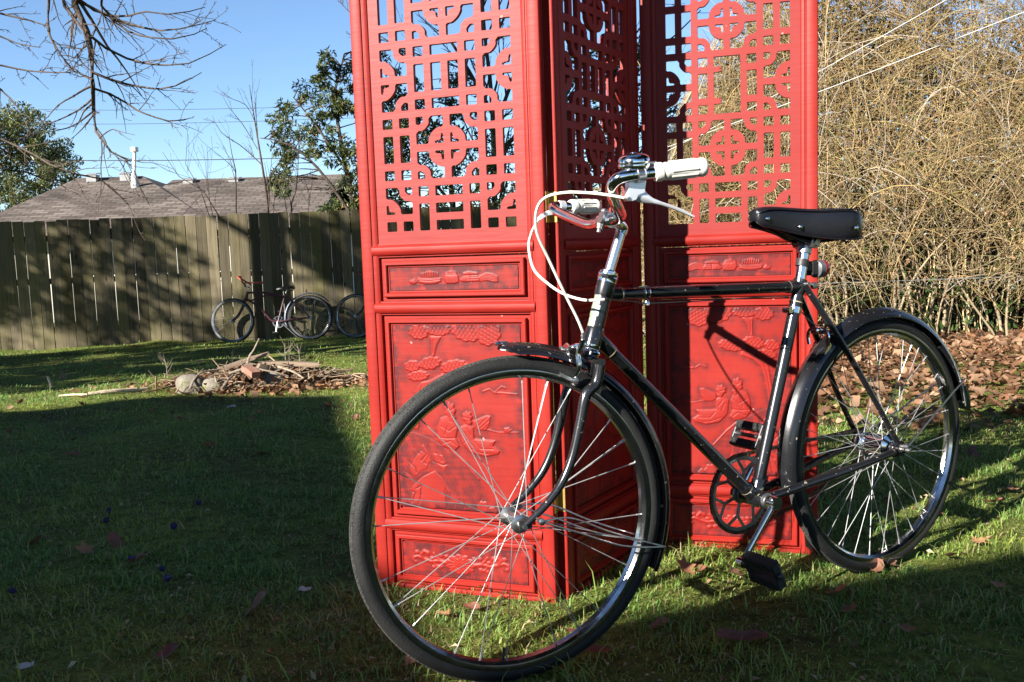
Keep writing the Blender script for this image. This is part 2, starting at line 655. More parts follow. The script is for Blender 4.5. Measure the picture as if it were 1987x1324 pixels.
def build_litter():
    n = 15000
    x = rng.uniform(.8, 7.2, n * 3)
    y = rng.uniform(3.3, 10.2, n * 3)
    k = rng.uniform(0, 1, len(x)) < litter_amount(x, y) * np.clip(1.2 - .03 * y, .4, 1)
    x, y = x[k][:n], y[k][:n]
    # a thinner scatter over the lawn
    m = 900
    x2 = rng.uniform(-5, 4.5, m)
    y2 = rng.uniform(4.2, 11, m)
    k2 = (np.abs(x2) < .62 * y2) & (rng.uniform(0, 1, m) < .35 + .4 * (x2 > .8))
    # leaves gathered at the pile
    x3 = rng.normal(-1.7, .45, 420)
    y3 = rng.normal(6.85, .22, 420)
    x, y = np.concatenate([x, x2[k2], x3]), np.concatenate([y, y2[k2], y3])
    n = len(x)
    z = gz(x, y) + rng.uniform(.004, .05, n) * (.3 + litter_amount(x, y))
    P = np.stack([x, y, z], 1)
    a = rng.uniform(0, 2 * np.pi, n)
    ax = np.stack([np.cos(a), np.sin(a), rng.normal(0, .35, n)], 1)
    ax /= np.linalg.norm(ax, axis=1, keepdims=True)
    nrm = np.stack([rng.normal(0, .9, n), rng.normal(0, .9, n), np.ones(n)], 1)
    bx = np.cross(nrm, ax)
    bx /= np.linalg.norm(bx, axis=1, keepdims=True)
    up = np.cross(ax, bx)
    s = (.020 + rng.gamma(2.2, .014, n))[:, None]
    cu = rng.uniform(.0, 1.8, n)[:, None]
    prof = [(-.5, 0, 0), (-.2, .34, .20), (.12, .26, .14), (.5, 0, .25), (.12, -.26, .14), (-.2, -.34, .20), (0, 0, 0)]
    V = np.stack([P + s * (ax * p + bx * q + up * (r * cu)) for p, q, r in prof], 1).reshape(-1, 3)
    i = np.arange(n)[:, None] * 7
    F = np.concatenate([np.hstack([i + 6, i + j, i + (j + 1) % 6]) for j in range(6)])
    c = np.array([.18, .088, .044]) * rng.uniform(.45, 1.25, n)[:, None]
    pale = rng.uniform(0, 1, n) < .3
    c[pale] = np.array([.33, .20, .12]) * rng.uniform(.7, 1.1, pale.sum())[:, None]
    o = link('leaf_litter', np_mesh('leaf_litter', V, [F], leaf_mat('dead_leaf', .2, .7), colors=np.repeat(c, 7, axis=0)))
    tag(o, "bed of dry brown fallen leaves under the thicket", "leaf litter", kind="stuff")


build_litter()


def build_debris():
    """crumbs of leaf, bark and straw lying in the near turf"""
    g = np.random.default_rng(61)
    n = 5200
    y = 1.3 + g.beta(1.1, 1.6, n) * 5.5
    x = g.uniform(-1, 1, n) * (.60 * y + .3)
    k = g.uniform(0, 1, n) < np.clip(.35 + .5 * vnoise(x, y, .7, 62) + .25 * (x > .3), .05, 1)
    x, y = x[k], y[k]
    n = len(x)
    C = np.stack([x, y, gz(x, y) + g.uniform(.004, .016, n)], 1)
    D = np.stack([g.normal(0, 1, n), g.normal(0, 1, n), g.normal(0, .35, n)], 1)
    S = np.minimum(.007 + g.gamma(1.5, .006, n), .024)
    T = np.array([.26, .16, .085]) * g.uniform(.35, 1.5, n)[:, None]
    st = g.uniform(0, 1, n) < .35
    T[st] = np.array([.45, .37, .22]) * g.uniform(.6, 1.2, st.sum())[:, None]
    V, F, tv = np_leaves(C, D, S, .3, .5, T, U=np.tile(np.array([[0, 0, 1.0]]), (n, 1)) + g.normal(0, .4, (n, 3)))
    o = link('lawn_debris', np_mesh('lawn_debris', V, [F], bpy.data.materials['dead_leaf'], colors=tv))
    tag(o, "crumbs of dead leaf and straw scattered in the turf", "debris", kind="stuff")


build_debris()

# ------------------------------------------------------------------ board fence at the back of the garden
M['fence'] = None


def fence_material():
    m = bpy.data.materials.new('weathered_cedar')
    nt, b = nodes_of(m)
    tc = N(nt, 'ShaderNodeTexCoord')
    oi = N(nt, 'ShaderNodeObjectInfo')
    ad = N(nt, 'ShaderNodeVectorMath', operation='ADD')
    sc_ = N(nt, 'ShaderNodeVectorMath', operation='SCALE')
    cmb = N(nt, 'ShaderNodeCombineXYZ')
    nt.links.new(oi.outputs['Random'], cmb.inputs[0])
    nt.links.new(oi.outputs['Random'], cmb.inputs[1])
    nt.links.new(cmb.outputs[0], sc_.inputs[0])
    sc_.inputs['Scale'].default_value = 37.0
    nt.links.new(tc.outputs['Object'], ad.inputs[0])
    nt.links.new(sc_.outputs[0], ad.inputs[1])
    mp = N(nt, 'ShaderNodeMapping')
    mp.inputs['Scale'].default_value = (16, 16, 1.1)
    nt.links.new(ad.outputs[0], mp.inputs[0])
    grain = N(nt, 'ShaderNodeTexNoise', Scale=3.0, Detail=8.0, Roughness=.7)
    nt.links.new(mp.outputs[0], grain.inputs['Vector'])
    patch = N(nt, 'ShaderNodeTexNoise', Scale=1.6, Detail=4.0)
    nt.links.new(ad.outputs[0], patch.inputs['Vector'])
    r1 = N(nt, 'ShaderNodeValToRGB')
    e = r1.color_ramp.elements
    e[0].position, e[0].color = .3, (.066, .052, .031, 1)
    e[1].position, e[1].color = .72, (.19, .158, .103, 1)
    nt.links.new(grain.outputs['Fac'], r1.inputs['Fac'])
    r2 = N(nt, 'ShaderNodeValToRGB')
    e = r2.color_ramp.elements
    e[0].position, e[0].color = .42, (0, 0, 0, 1)
    e[1].position, e[1].color = .68, (.75, .75, .75, 1)
    nt.links.new(patch.outputs['Fac'], r2.inputs['Fac'])
    mx = N(nt, 'ShaderNodeMix', data_type='RGBA')
    nt.links.new(r2.outputs[0], mx.inputs[0])
    nt.links.new(r1.outputs[0], mx.inputs[6])
    mx.inputs[7].default_value = (.09, .082, .027, 1)
    kn = N(nt, 'ShaderNodeTexVoronoi', Scale=3.4)
    mk_ = N(nt, 'ShaderNodeMapping')
    mk_.inputs['Scale'].default_value = (1.6, 1.6, 1.0)
    nt.links.new(ad.outputs[0], mk_.inputs[0])
    nt.links.new(mk_.outputs[0], kn.inputs['Vector'])
    kr = N(nt, 'ShaderNodeValToRGB')
    kr.color_ramp.elements[0].position, kr.color_ramp.elements[0].color = .05, (.25, .2, .15, 1)
    kr.color_ramp.elements[1].position, kr.color_ramp.elements[1].color = .10, (1, 1, 1, 1)
    nt.links.new(kn.outputs['Distance'], kr.inputs['Fac'])
    ml = N(nt, 'ShaderNodeMix', data_type='RGBA', blend_type='MULTIPLY')
    ml.inputs[0].default_value = 1
    nt.links.new(mx.outputs[2], ml.inputs[6])
    nt.links.new(kr.outputs[0], ml.inputs[7])
    hs = N(nt, 'ShaderNodeHueSaturation')
    mr = N(nt, 'ShaderNodeMapRange')
    mr.inputs[3].default_value, mr.inputs[4].default_value = .6, 1.35
    nt.links.new(oi.outputs['Random'], mr.inputs[0])
    nt.links.new(mr.outputs[0], hs.inputs['Value'])
    nt.links.new(ml.outputs[2], hs.inputs['Color'])
    nt.links.new(hs.outputs[0], b.inputs['Base Color'])
    b.inputs['Roughness'].default_value = .85
    b.inputs['Specular IOR Level'].default_value = .2
    bp = N(nt, 'ShaderNodeBump', Strength=.5, Distance=.006)
    nt.links.new(grain.outputs['Fac'], bp.inputs['Height'])
    nt.links.new(bp.outputs[0], b.inputs['Normal'])
    return m


M['fence'] = fence_material()
FA = at(0, 685, 13.1)
FB = at(690, 650, 13.75)
FDIR = Vector((FB.x - FA.x, FB.y - FA.y, 0)).normalized()
FNRM = Vector((FDIR.y, -FDIR.x, 0))          # towards the viewer
FTOP_A = at(0, 432, 13.1).z
FTOP_B = at(690, 408, 13.75).z


def build_fence():
    L = (FB - FA).xy.length
    base = Vector((FA.x, FA.y, FA.z))
    root = thing('board_fence', "tall weathered grey green board fence along the back of the lawn", "fence", base)
    pitch = .149
    meshes = []
    for k in range(6):
        r = random.Random(k)
        mb = MB()
        w = .0735 + r.uniform(-.0025, .0005)
        mb.obox((0, 0, .5), (Vector((0, 0, 1)), Vector((1, 0, 0)), Vector((0, 1, 0))), (.5, w, .010), .003)
        meshes.append(mb.mesh('plank', M['fence']))
    s = -2.6
    k = 0
    while s < L + 5.6:
        r = random.Random(k + 100)
        f = s / L
        top = FTOP_A + (FTOP_B - FTOP_A) * f + r.uniform(-.012, .012)
        bot = FA.z + (FB.z - FA.z) * f + r.uniform(-.02, .03)
        p = base + FDIR * s
        bot = max(bot, float(gz(p.x, p.y)) - .03)
        o = link('plank', meshes[k % 6], root)
        o.location = (p.x - base.x + FNRM.x * r.uniform(-.003, .003), p.y - base.y + FNRM.y * r.uniform(-.003, .003), bot - base.z)
        o.rotation_euler = (0, r.uniform(-.006, .006), math.atan2(FDIR.y, FDIR.x) + r.uniform(-.01, .01) + (math.pi if r.random() < .5 else 0))
        o.scale = (1, 1, top - bot)
        s += pitch + r.uniform(-.001, .004)
        k += 1
    for dz in (.28, 1.0, 1.62):
        mb = MB()
        a, b = base + FDIR * -2.7 - FNRM * .035, base + FDIR * (L + 5.6) - FNRM * .035
        a = Vector((a.x, a.y, FA.z + dz))
        b = Vector((b.x, b.y, FA.z + dz + (FTOP_B - FTOP_A) * 1.4))
        mb.obox((a + b) / 2, ((b - a), FNRM, (0, 0, 1)), ((b - a).length / 2, .019, .042))
        mb.build('rail', M['fence'], root, off=base)
    q = -1.8
    while q < L + 5.6:
        mb = MB()
        p = base + FDIR * q - FNRM * .10
        mb.box((p.x - .045, p.y - .045, FA.z - .2), (p.x + .045, p.y + .045, FTOP_A - .06))
        mb.build('post', M['fence'], root, off=base)
        q += 2.4


build_fence()

# ================================================================== the red folding screen
def lacquer(name, wash_shade=False, dusty=0.0):
    m = bpy.data.materials.new(name)
    nt, b = nodes_of(m)
    tc = N(nt, 'ShaderNodeTexCoord')
    n1 = N(nt, 'ShaderNodeTexNoise', Scale=5.0, Detail=6.0, Roughness=.6)
    nt.links.new(tc.outputs['Object'], n1.inputs['Vector'])
    r1 = N(nt, 'ShaderNodeValToRGB')
    e = r1.color_ramp.elements
    e[0].position, e[0].color = .3, (.198, .0080, .0042, 1)
    e[1].position, e[1].color = .7, (.270, .0125, .0062, 1)
    nt.links.new(n1.outputs['Fac'], r1.inputs['Fac'])
    col = r1.outputs[0]
    # brush streaks of a dark antiquing glaze rubbed over the paint
    mp = N(nt, 'ShaderNodeMapping')
    mp.inputs['Scale'].default_value = (5, 5, 40)
    nt.links.new(tc.outputs['Object'], mp.inputs[0])
    n2 = N(nt, 'ShaderNodeTexNoise', Scale=1.6, Detail=5.0, Roughness=.7)
    nt.links.new(mp.outputs[0], n2.inputs['Vector'])
    r2 = N(nt, 'ShaderNodeValToRGB')
    e = r2.color_ramp.elements
    e[0].position, e[0].color = .50, (0, 0, 0, 1)
    e[1].position, e[1].color = .85, (.35, .35, .35, 1)
    nt.links.new(n2.outputs['Fac'], r2.inputs['Fac'])
    mx = N(nt, 'ShaderNodeMix', data_type='RGBA')
    nt.links.new(r2.outputs[0], mx.inputs[0])
    nt.links.new(col, mx.inputs[6])
    mx.inputs[7].default_value = (.16, .024, .024, 1)
    col = mx.outputs[2]
    # sun-bleached and dusty patches
    n4 = N(nt, 'ShaderNodeTexNoise', Scale=2.6, Detail=7.0, Roughness=.7)
    nt.links.new(tc.outputs['Object'], n4.inputs['Vector'])
    r4 = N(nt, 'ShaderNodeMapRange')
    r4.inputs[1].default_value, r4.inputs[2].default_value = .42, .72
    r4.inputs[3].default_value, r4.inputs[4].default_value = dusty, min(dusty + .38, 1.0)
    nt.links.new(n4.outputs['Fac'], r4.inputs[0])
    m4 = N(nt, 'ShaderNodeMix', data_type='RGBA')
    nt.links.new(r4.outputs[0], m4.inputs[0])
    nt.links.new(col, m4.inputs[6])
    m4.inputs[7].default_value = (.220, .030, .027, 1)
    col = m4.outputs[2]
    if wash_shade:  # dark antiquing wash together with painted recess shade
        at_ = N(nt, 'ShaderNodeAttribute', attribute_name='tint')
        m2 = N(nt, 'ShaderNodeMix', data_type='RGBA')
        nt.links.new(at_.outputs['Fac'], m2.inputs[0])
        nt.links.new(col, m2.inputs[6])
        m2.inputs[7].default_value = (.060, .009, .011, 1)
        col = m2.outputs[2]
    # little chips down to pale primer
    n3 = N(nt, 'ShaderNodeTexNoise', Scale=38.0, Detail=2.0)
    nt.links.new(tc.outputs['Object'], n3.inputs['Vector'])
    r3 = N(nt, 'ShaderNodeValToRGB')
    e = r3.color_ramp.elements
    e[0].position, e[0].color = .80, (0, 0, 0, 1)
    e[1].position, e[1].color = .815, (1, 1, 1, 1)
    nt.links.new(n3.outputs['Fac'], r3.inputs['Fac'])
    m3 = N(nt, 'ShaderNodeMix', data_type='RGBA')
    nt.links.new(r3.outputs[0], m3.inputs[0])
    nt.links.new(col, m3.inputs[6])
    m3.inputs[7].default_value = (.40, .18, .15, 1)
    nt.links.new(m3.outputs[2], b.inputs['Base Color'])
    b.inputs['Roughness'].default_value = .5
    b.inputs['Specular IOR Level'].default_value = .26
    nb = N(nt, 'ShaderNodeTexNoise', Scale=2.0, Detail=4.0)
    nt.links.new(mp.outputs[0], nb.inputs['Vector'])
    bp = N(nt, 'ShaderNodeBump', Strength=.12, Distance=.004)
    nt.links.new(nb.outputs['Fac'], bp.inputs['Height'])
    nt.links.new(bp.outputs[0], b.inputs['Normal'])
    return m


M['red'] = lacquer('red_lacquer')
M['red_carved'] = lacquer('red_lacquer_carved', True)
M['red_dusty'] = lacquer('dusty_red_lacquer', False, .5)

PWID, PTOP = .48, 1.80
LU0, LU1, LZ0, LZ1 = .0455, .4345, .9135, 1.712
PX, PZ, BAR = .0443, .042, .0178
LX0, LY0 = .24 - 4 * PX, .9354


def lattice_field(broken):
    """Signed field (>0 solid) of the fretwork on a fine grid."""
    cell = .0025
    nu, nz = int(round((LU1 - LU0) / cell)), int(round((LZ1 - LZ0) / cell))
    u = np.linspace(LU0, LU1, nu + 1)
    z = np.linspace(LZ0, LZ1, nz + 1)
    U, Z = np.meshgrid(u, z)
    I, J = (U - LX0) / PX, (Z - LY0) / PZ
    hw = BAR / 2
    F = np.full(U.shape, -1.0)

    def vbar(i, j0, j1):
        d = np.abs(I - i) * PX
        e = np.maximum(j0 - J, J - j1) * PZ
        return hw - np.maximum(d, e + hw * .999)

    def hbar(j, i0, i1):
        d = np.abs(J - j) * PZ
        e = np.maximum(i0 - I, I - i1) * PX
        return hw - np.maximum(d, e + hw * .999)
    bars = []
    H = 18
    for i in (0, 2, 6, 8):
        bars.append(vbar(i, -1, H + 1))
    for j in (0, 3, 7, 11, 15, 18):
        bars.append(hbar(j, -1, 9))
    for j in (1, 17):
        bars += [hbar(j, 0, 2), hbar(j, 6, 8), hbar(j, 3, 5)]
    for c in (5, 13):           # beside each full medallion
        for s in (0, 6):
            bars.append(vbar(1 + s, c - 2, c + 2))
            bars += [hbar(c - 1, s, s + 2), hbar(c + 1, s, s + 2)]
    bars += [vbar(3, 7, 11), vbar(5, 7, 11), vbar(3, 0, 3), vbar(5, 0, 3), vbar(3, 15, 18), vbar(5, 15, 18)]
    bars += [vbar(4, 8, 10), hbar(8, 2, 6), hbar(10, 2, 6)]
    bars += [vbar(1, 0, 1), vbar(7, 0, 1), vbar(1, 17, 18), vbar(7, 17, 18), hbar(2, 3, 5), hbar(16, 3, 5)]
    bars += [hbar(2, 2, 3), hbar(2, 5, 6), hbar(16, 2, 3), hbar(16, 5, 6)]
    for b in bars:
        F = np.maximum(F, b)
    meds = [(4, 5), (4, 13), (0, 9), (8, 9), (0, 1), (8, 1), (0, 17), (8, 17)]
    for ci, cj in meds:
        dx, dy = (I - ci), (J - cj)
        lim = (np.abs(dx) <= 2) & (np.abs(dy) <= 2)
        if cj == 1:
            lim &= dy >= -0.05
        if cj == 17:
            lim &= dy <= 0.05
        # cross
        g = np.maximum(hw - np.abs(dx) * PX, hw - np.abs(dy) * PZ)
        # lobed ring
        X, Y = dx * PX / .043, dy * PZ / .043
        r = np.hypot(X, Y)
        th = np.arctan2(Y, X)
        ro = 1.15 + .06 * np.abs(np.sin(2 * th)) ** .8 - .05 * np.exp(-((np.abs(np.abs(np.sin(2 * th)) - .55)) / .12) ** 2)
        ring = (.195 - np.abs(r - (ro - .19))) * .043
        g = np.maximum(g, ring)
        # hooks inside the ring, one to each quarter
        for sx in (-1, 1):
            for sy in (-1, 1):
                hx, hy = X - sx * .50, Y - sy * .50
                hk = (.135 - np.hypot(hx, hy)) * .043
                g = np.maximum(g, hk)
                for qx, qy in ((.42, .66), (.66, .42)):
                    g = np.maximum(g, (.085 - np.hypot(X - sx * qx, Y - sy * qy)) * .043)
                # cusped quarter arcs across the corners of the square
                kx, ky = X - sx * 2 * PX / .043, Y - sy * 2 * PZ / .043
                kr = np.hypot(kx, ky)
                kt = np.arctan2(np.abs(ky), np.abs(kx))
                tt = np.abs(kt - np.pi / 4) / (np.pi / 4)
                rr = .98 - .11 * np.exp(-((tt - .55) / .18) ** 2)
                g = np.maximum(g, (.195 - np.abs(kr - rr)) * .043)
        F = np.where(lim, np.maximum(F, g), F)
    edge = np.minimum(np.minimum(U - LU0, LU1 - U), np.minimum(Z - LZ0, LZ1 - Z))
    F = np.maximum(F, .0150 - edge)
    if broken:                  # some bars of this panel have broken out
        hole = (I > 3.20) & (I < 4.80) & (J > 7.22) & (J < 10.8)
        stub = ((np.abs(J - 8) < .2) | (np.abs(J - 10) < .2)) & (I < 3.62 + .1 * np.sin(J * 40))
        F = np.where(hole & ~stub, -.004, F)
        F = np.where((I > -.0) & (I < 1.7) & (J > .22) & (J < 1.9) & ~((np.abs(I - .9) < .1) & (J > 1.2)), np.minimum(F, np.where(I < .2, F, -.003)), F)
    return u, z, F


def lattice_mesh(name, broken):
    u, z, F = lattice_field(broken)
    YF, YB = .009, .021
    verts, faces, key = [], [], {}

    def vid(k, x, y):
        if k not in key:
            key[k] = len(verts)
            verts.append((x, YF, y))
            verts.append((x, YB, y))
        return key[k]
    nz, nu = F.shape
    S = F > 0
    for j in range(nz - 1):
        run = None
        for i in range(nu):
            full = i < nu - 1 and S[j, i] and S[j, i + 1] and S[j + 1, i] and S[j + 1, i + 1]
            if full:
                if run is None:
                    run = i
                continue
            if run is not None:
                q = [vid((a, b), u[a], z[b]) for a, b in ((run, j), (i, j), (i, j + 1), (run, j + 1))]
                faces.append(tuple(q))
                faces.append(tuple(k + 1 for k in reversed(q)))
                run = None
            if i >= nu - 1:
                continue
            c = [(i, j), (i + 1, j), (i + 1, j + 1), (i, j + 1)]
            s = [S[b, a] for a, b in c]
            if not any(s):
                continue
            poly, cross = [], []
            for n in range(4):
                a, b = c[n], c[(n + 1) % 4]
                if s[n]:
                    poly.append(vid(a, u[a[0]], z[a[1]]))
                if s[n] != s[(n + 1) % 4]:
                    fa, fb = F[a[1], a[0]], F[b[1], b[0]]
                    t = min(max(fa / (fa - fb), .02), .98)
                    k = ('e', *min(a, b), *max(a, b))
                    w = vid(k, u[a[0]] + (u[b[0]] - u[a[0]]) * t, z[a[1]] + (z[b[1]] - z[a[1]]) * t)
                    poly.append(w)
                    cross.append((w, s[n]))
            if len(poly) >= 3:
                faces.append(tuple(poly))
                faces.append(tuple(k + 1 for k in reversed(poly)))
            if len(cross) == 2:
                o = cross[0][0] if cross[0][1] else cross[1][0]
                n_ = cross[1][0] if cross[0][1] else cross[0][0]
                faces.append((o, n_, n_ + 1, o + 1))
    me = bpy.data.meshes.new(name)
    me.from_pydata(verts, [], faces)
    me.materials.append(M['red_dusty'])
    me.update()
    return me


# ---- carving: heights in metres over a flat field, built from drawn outlines
def seg_dist(X, Y, pts, closed=False):
    d = np.full(X.shape, 9.0)
    n = len(pts)
    for k in range(n if closed else n - 1):
        (x0, y0), (x1, y1) = pts[k], pts[(k + 1) % n]
        vx, vy = x1 - x0, y1 - y0
        L = vx * vx + vy * vy + 1e-12
        t = np.clip(((X - x0) * vx + (Y - y0) * vy) / L, 0, 1)
        d = np.minimum(d, np.hypot(X - x0 - t * vx, Y - y0 - t * vy))
    return d


def inside(X, Y, pts):
    c = np.zeros(X.shape, bool)
    n = len(pts)
    for k in range(n):
        (x0, y0), (x1, y1) = pts[k], pts[(k + 1) % n]
        if y0 == y1:
            continue
        c ^= ((y0 > Y) != (y1 > Y)) & (X < (x1 - x0) * (Y - y0) / (y1 - y0) + x0)
    return c


class Carve:
    def __init__(self, w, h, step=.0014):
        self.nx, self.ny = int(w / step), int(h / step)
        self.w, self.h = w, h
        self.X, self.Y = np.meshgrid(np.linspace(0, w, self.nx + 1), np.linspace(0, h, self.ny + 1))
        self.Z = np.zeros(self.X.shape)
        self.near = np.full(self.X.shape, 9.0)

    def raise_(self, sd, h, edge=.0025, dome=0.0, dome_w=.012):
        k = np.clip(sd / edge, 0, 1)
        k = k * k * (3 - 2 * k) * h + dome * np.clip(sd / dome_w, 0, 1)
        self.Z = np.maximum(self.Z, k)
        self.near = np.minimum(self.near, np.where(sd > 0, 0, -sd))

    def poly(self, pts, h=.0045, **kw):
        d = seg_dist(self.X, self.Y, pts, True)
        self.raise_(np.where(inside(self.X, self.Y, pts), d, -d), h, **kw)

    def lobes(self, cx, cy, rx, ry, n=9, amp=.10, h=.0045, hatch=True, rot=0.0, **kw):
        dx, dy = self.X - cx, self.Y - cy
        c, s = math.cos(rot), math.sin(rot)
        dx, dy = dx * c + dy * s, -dx * s + dy * c
        th = np.arctan2(dy / ry, dx / rx)
        r = np.hypot(dx / rx, dy / ry)
        lim = 1 - amp + amp * np.abs(np.cos(th * n / 2)) * 1.6
        sd = (lim - r) * min(rx, ry)
        self.raise_(sd, h, **kw)
        if hatch:
            p = .0105
            g = np.minimum(np.abs(((dx + dy * .62) / p) % 1 - .5), np.abs(((dx - dy * .62) / p) % 1 - .5)) * p
            k = (sd > .004) * np.exp(-(g / .0009) ** 2)
            self.Z -= .0017 * k

    def line(self, pts, w=.0022, h=.003, depth=None):
        d = seg_dist(self.X, self.Y, pts)
        if depth:
            self.Z -= depth * np.exp(-(d / w) ** 2)
        else:
            self.Z = np.maximum(self.Z, h * np.exp(-(d / w) ** 2))
            self.near = np.minimum(self.near, d)

    def mesh(self, name, u0, z0, y0, mirror=False):
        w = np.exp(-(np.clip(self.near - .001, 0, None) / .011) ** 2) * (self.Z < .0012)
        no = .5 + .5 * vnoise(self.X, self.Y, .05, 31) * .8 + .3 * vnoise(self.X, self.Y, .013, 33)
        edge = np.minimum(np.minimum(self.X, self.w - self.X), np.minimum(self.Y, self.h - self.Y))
        wash_shade = np.clip(.04 + .12 * np.clip(no - .35, 0, 1) + .6 * w * np.clip(no + .3, 0, 1) + .95 * np.exp(-(edge / .014) ** 2) * np.clip(no + .2, 0, 1), 0, .92)  # antiquing wash, with recess shade painted in along carving and field edges
        X = (self.w - self.X) if mirror else self.X
        V = np.stack([u0 + X, y0 - self.Z * .45, z0 + self.Y], -1).reshape(-1, 3)
        i = (np.arange(self.ny)[:, None] * (self.nx + 1) + np.arange(self.nx)[None, :]).ravel()
        Fq = np.stack([i, i + 1, i + self.nx + 2, i + self.nx + 1], -1)
        if mirror:
            Fq = Fq[:, ::-1]
        c = np.repeat(wash_shade.reshape(-1, 1), 3, axis=1)
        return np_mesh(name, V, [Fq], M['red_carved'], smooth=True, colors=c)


BIG = (.0725, .4075, .2385, .7090)      # u0,u1,z0,z1 of the carved fields
SMALL = (.0725, .4075, .7965, .8535)
LOW = (.0725, .4075, .0580, .1440)


def carve_big():
    w, h = BIG[1] - BIG[0], BIG[3] - BIG[2]
    C = Carve(w, h)

    def q(px, py):
        return ((px - 753 - (py - 610) * .047) / 266 * w, (989 - py) / 379 * h)

    def z3(pts):
        return [q(680 + x / 3.483, 440 + y / 3.483) for x, y in pts]

    def c1(pts):
        return [q(660 + x / 3.009, 660 + y / 3.009) for x, y in pts]
    # pine trunks and boughs
    C.poly(z3([(535, 670), (628, 668), (590, 735), (572, 810), (582, 905), (520, 905), (545, 800), (545, 730)]), .004)
    C.poly(z3([(470, 1000), (530, 985), (600, 950), (640, 930), (650, 965), (560, 1000), (500, 1060), (470, 1180), (455, 1340), (405, 1340), (430, 1150), (440, 1040)]), .004)
    C.line(z3([(480, 1010), (455, 1100), (440, 1250)]), .0016, depth=.002)
    C.line(z3([(560, 700), (562, 790)]), .0014, depth=.002)
    for cx, cy, rx, ry, n, rot in ((455, 640, 78, 55, 9, 0), (600, 625, 95, 45, 11, 0), (815, 635, 118, 75, 11, -.1), (965, 655, 90, 80, 9, .5),
                                   (405, 885, 62, 42, 7, .1), (540, 862, 85, 46, 9, .18), (452, 955, 84, 38, 9, .1), (715, 885, 102, 48, 10, .16)):
        (x, y), = z3([(cx, cy)])
        C.lobes(x, y, rx / 3.483 / 266 * w, ry / 3.483 / 379 * h, n, .09, .0048, True, rot)
    # far shore and water lines
    C.line(c1([(860, 250), (900, 235), (930, 255), (1070, 262)]), .0016, .0022)
    C.line(c1([(940, 250), (975, 218), (1000, 226)]), .0016, .0022)
    C.line(c1([(880, 480), (960, 497), (1080, 492)]), .0014, .0018)
    C.lobes(*c1([(1015, 480)])[0], .011, .007, 5, .2, .0035, False)
    # two robed men seated side by side
    C.poly(c1([(590, 420), (640, 400), (690, 440), (708, 480), (695, 540), (720, 590), (690, 620), (610, 600), (575, 555), (570, 480)]), .0052, dome=.0022)
    C.poly(c1([(715, 470), (770, 450), (805, 470), (812, 540), (920, 545), (945, 545), (930, 580), (975, 610), (960, 632), (880, 650), (790, 632), (730, 575)]), .0050, dome=.0022)
    C.poly(c1([(800, 430), (880, 395), (912, 398), (905, 455), (880, 488), (830, 488), (800, 470)]), .0042, dome=.0008)
    for a, b in (((815, 480), (895, 405)), ((835, 486), (903, 425)), ((858, 487), (905, 446))):
        C.line(c1([a, b]), .0013, depth=.0016)
    for cx, cy, rx, ry in ((655, 372, 36, 48), (668, 415, 24, 34), (765, 408, 33, 34), (775, 440, 22, 20)):
        (x, y), = c1([(cx, cy)])
        C.lobes(x, y, rx / 3.009 / 266 * w, ry / 3.009 / 379 * h, 7, .14, .0066, False, dome=.0016)
    for pts in ([(600, 470), (650, 500), (690, 470)], [(585, 540), (640, 545), (700, 540)], [(610, 580), (660, 560), (700, 590)], [(745, 500), (770, 550), (730, 580)],
                [(815, 560), (850, 600), (930, 600)], [(780, 600), (850, 625), (900, 630)], [(760, 480), (790, 520)], [(640, 360), (660, 372), (672, 360)],
                [(655, 400), (662, 440)], [(750, 410), (775, 418)], [(640, 470), (625, 520)]):
        C.line(c1(pts), .0013, depth=.0022)
    # rock face: overlapping ledges with drawn cracks
    C.poly(c1([(330, 520), (420, 512), (520, 545), (640, 610), (740, 690), (830, 780), (870, 900), (900, 985), (300, 992), (320, 700)]), .0010, edge=.003)
    C.poly(c1([(390, 985), (405, 900), (400, 860), (432, 835), (470, 790), (500, 775), (545, 752), (560, 760), (585, 790), (610, 800), (630, 850), (622, 885), (640, 920), (636, 985)]), .0024, edge=.004)
    C.poly(c1([(440, 650), (470, 625), (505, 655), (522, 640), (545, 690), (520, 712), (505, 745), (470, 760), (430, 800), (400, 775), (385, 740)]), .0026, edge=.004)
    C.poly(c1([(540, 640), (610, 650), (640, 720), (620, 760), (560, 700)]), .0028, edge=.003)
    for pts in ([(470, 590), (505, 650), (470, 690), (500, 710)], [(515, 595), (520, 650), (540, 690), (610, 715), (640, 705)], [(570, 640), (605, 690)],
                [(430, 830), (480, 790), (545, 755), (590, 780), (620, 830), (640, 880), (630, 930), (640, 985)], [(385, 700), (430, 740), (440, 770)],
                [(350, 760), (400, 790), (430, 830)], [(680, 870), (690, 920), (683, 985)], [(710, 770), (720, 830), (745, 890), (752, 985)],
                [(640, 780), (670, 830), (690, 880)], [(800, 870), (830, 930), (830, 970)], [(840, 790), (865, 850), (865, 900), (840, 940), (835, 970)],
                [(400, 890), (430, 900), (410, 960)], [(440, 870), (470, 850), (465, 920), (450, 970)], [(620, 600), (720, 670), (800, 745), (835, 790)],
                [(420, 610), (455, 650)], [(390, 830), (400, 870)], [(870, 860), (860, 900)]):
        C.line(c1(pts), .0017, depth=.0034)
    for pts in ([(480, 600), (512, 655), (480, 700)], [(555, 760), (600, 800), (650, 880)], [(650, 610), (745, 690), (840, 790)]):
        C.line(c1(pts), .002, .0042)
    C.lobes(*c1([(870, 965)])[0], .016, .017, 6, .12, .004, False)
    C.lobes(*c1([(925, 985)])[0], .014, .012, 5, .12, .004, False)
    return C


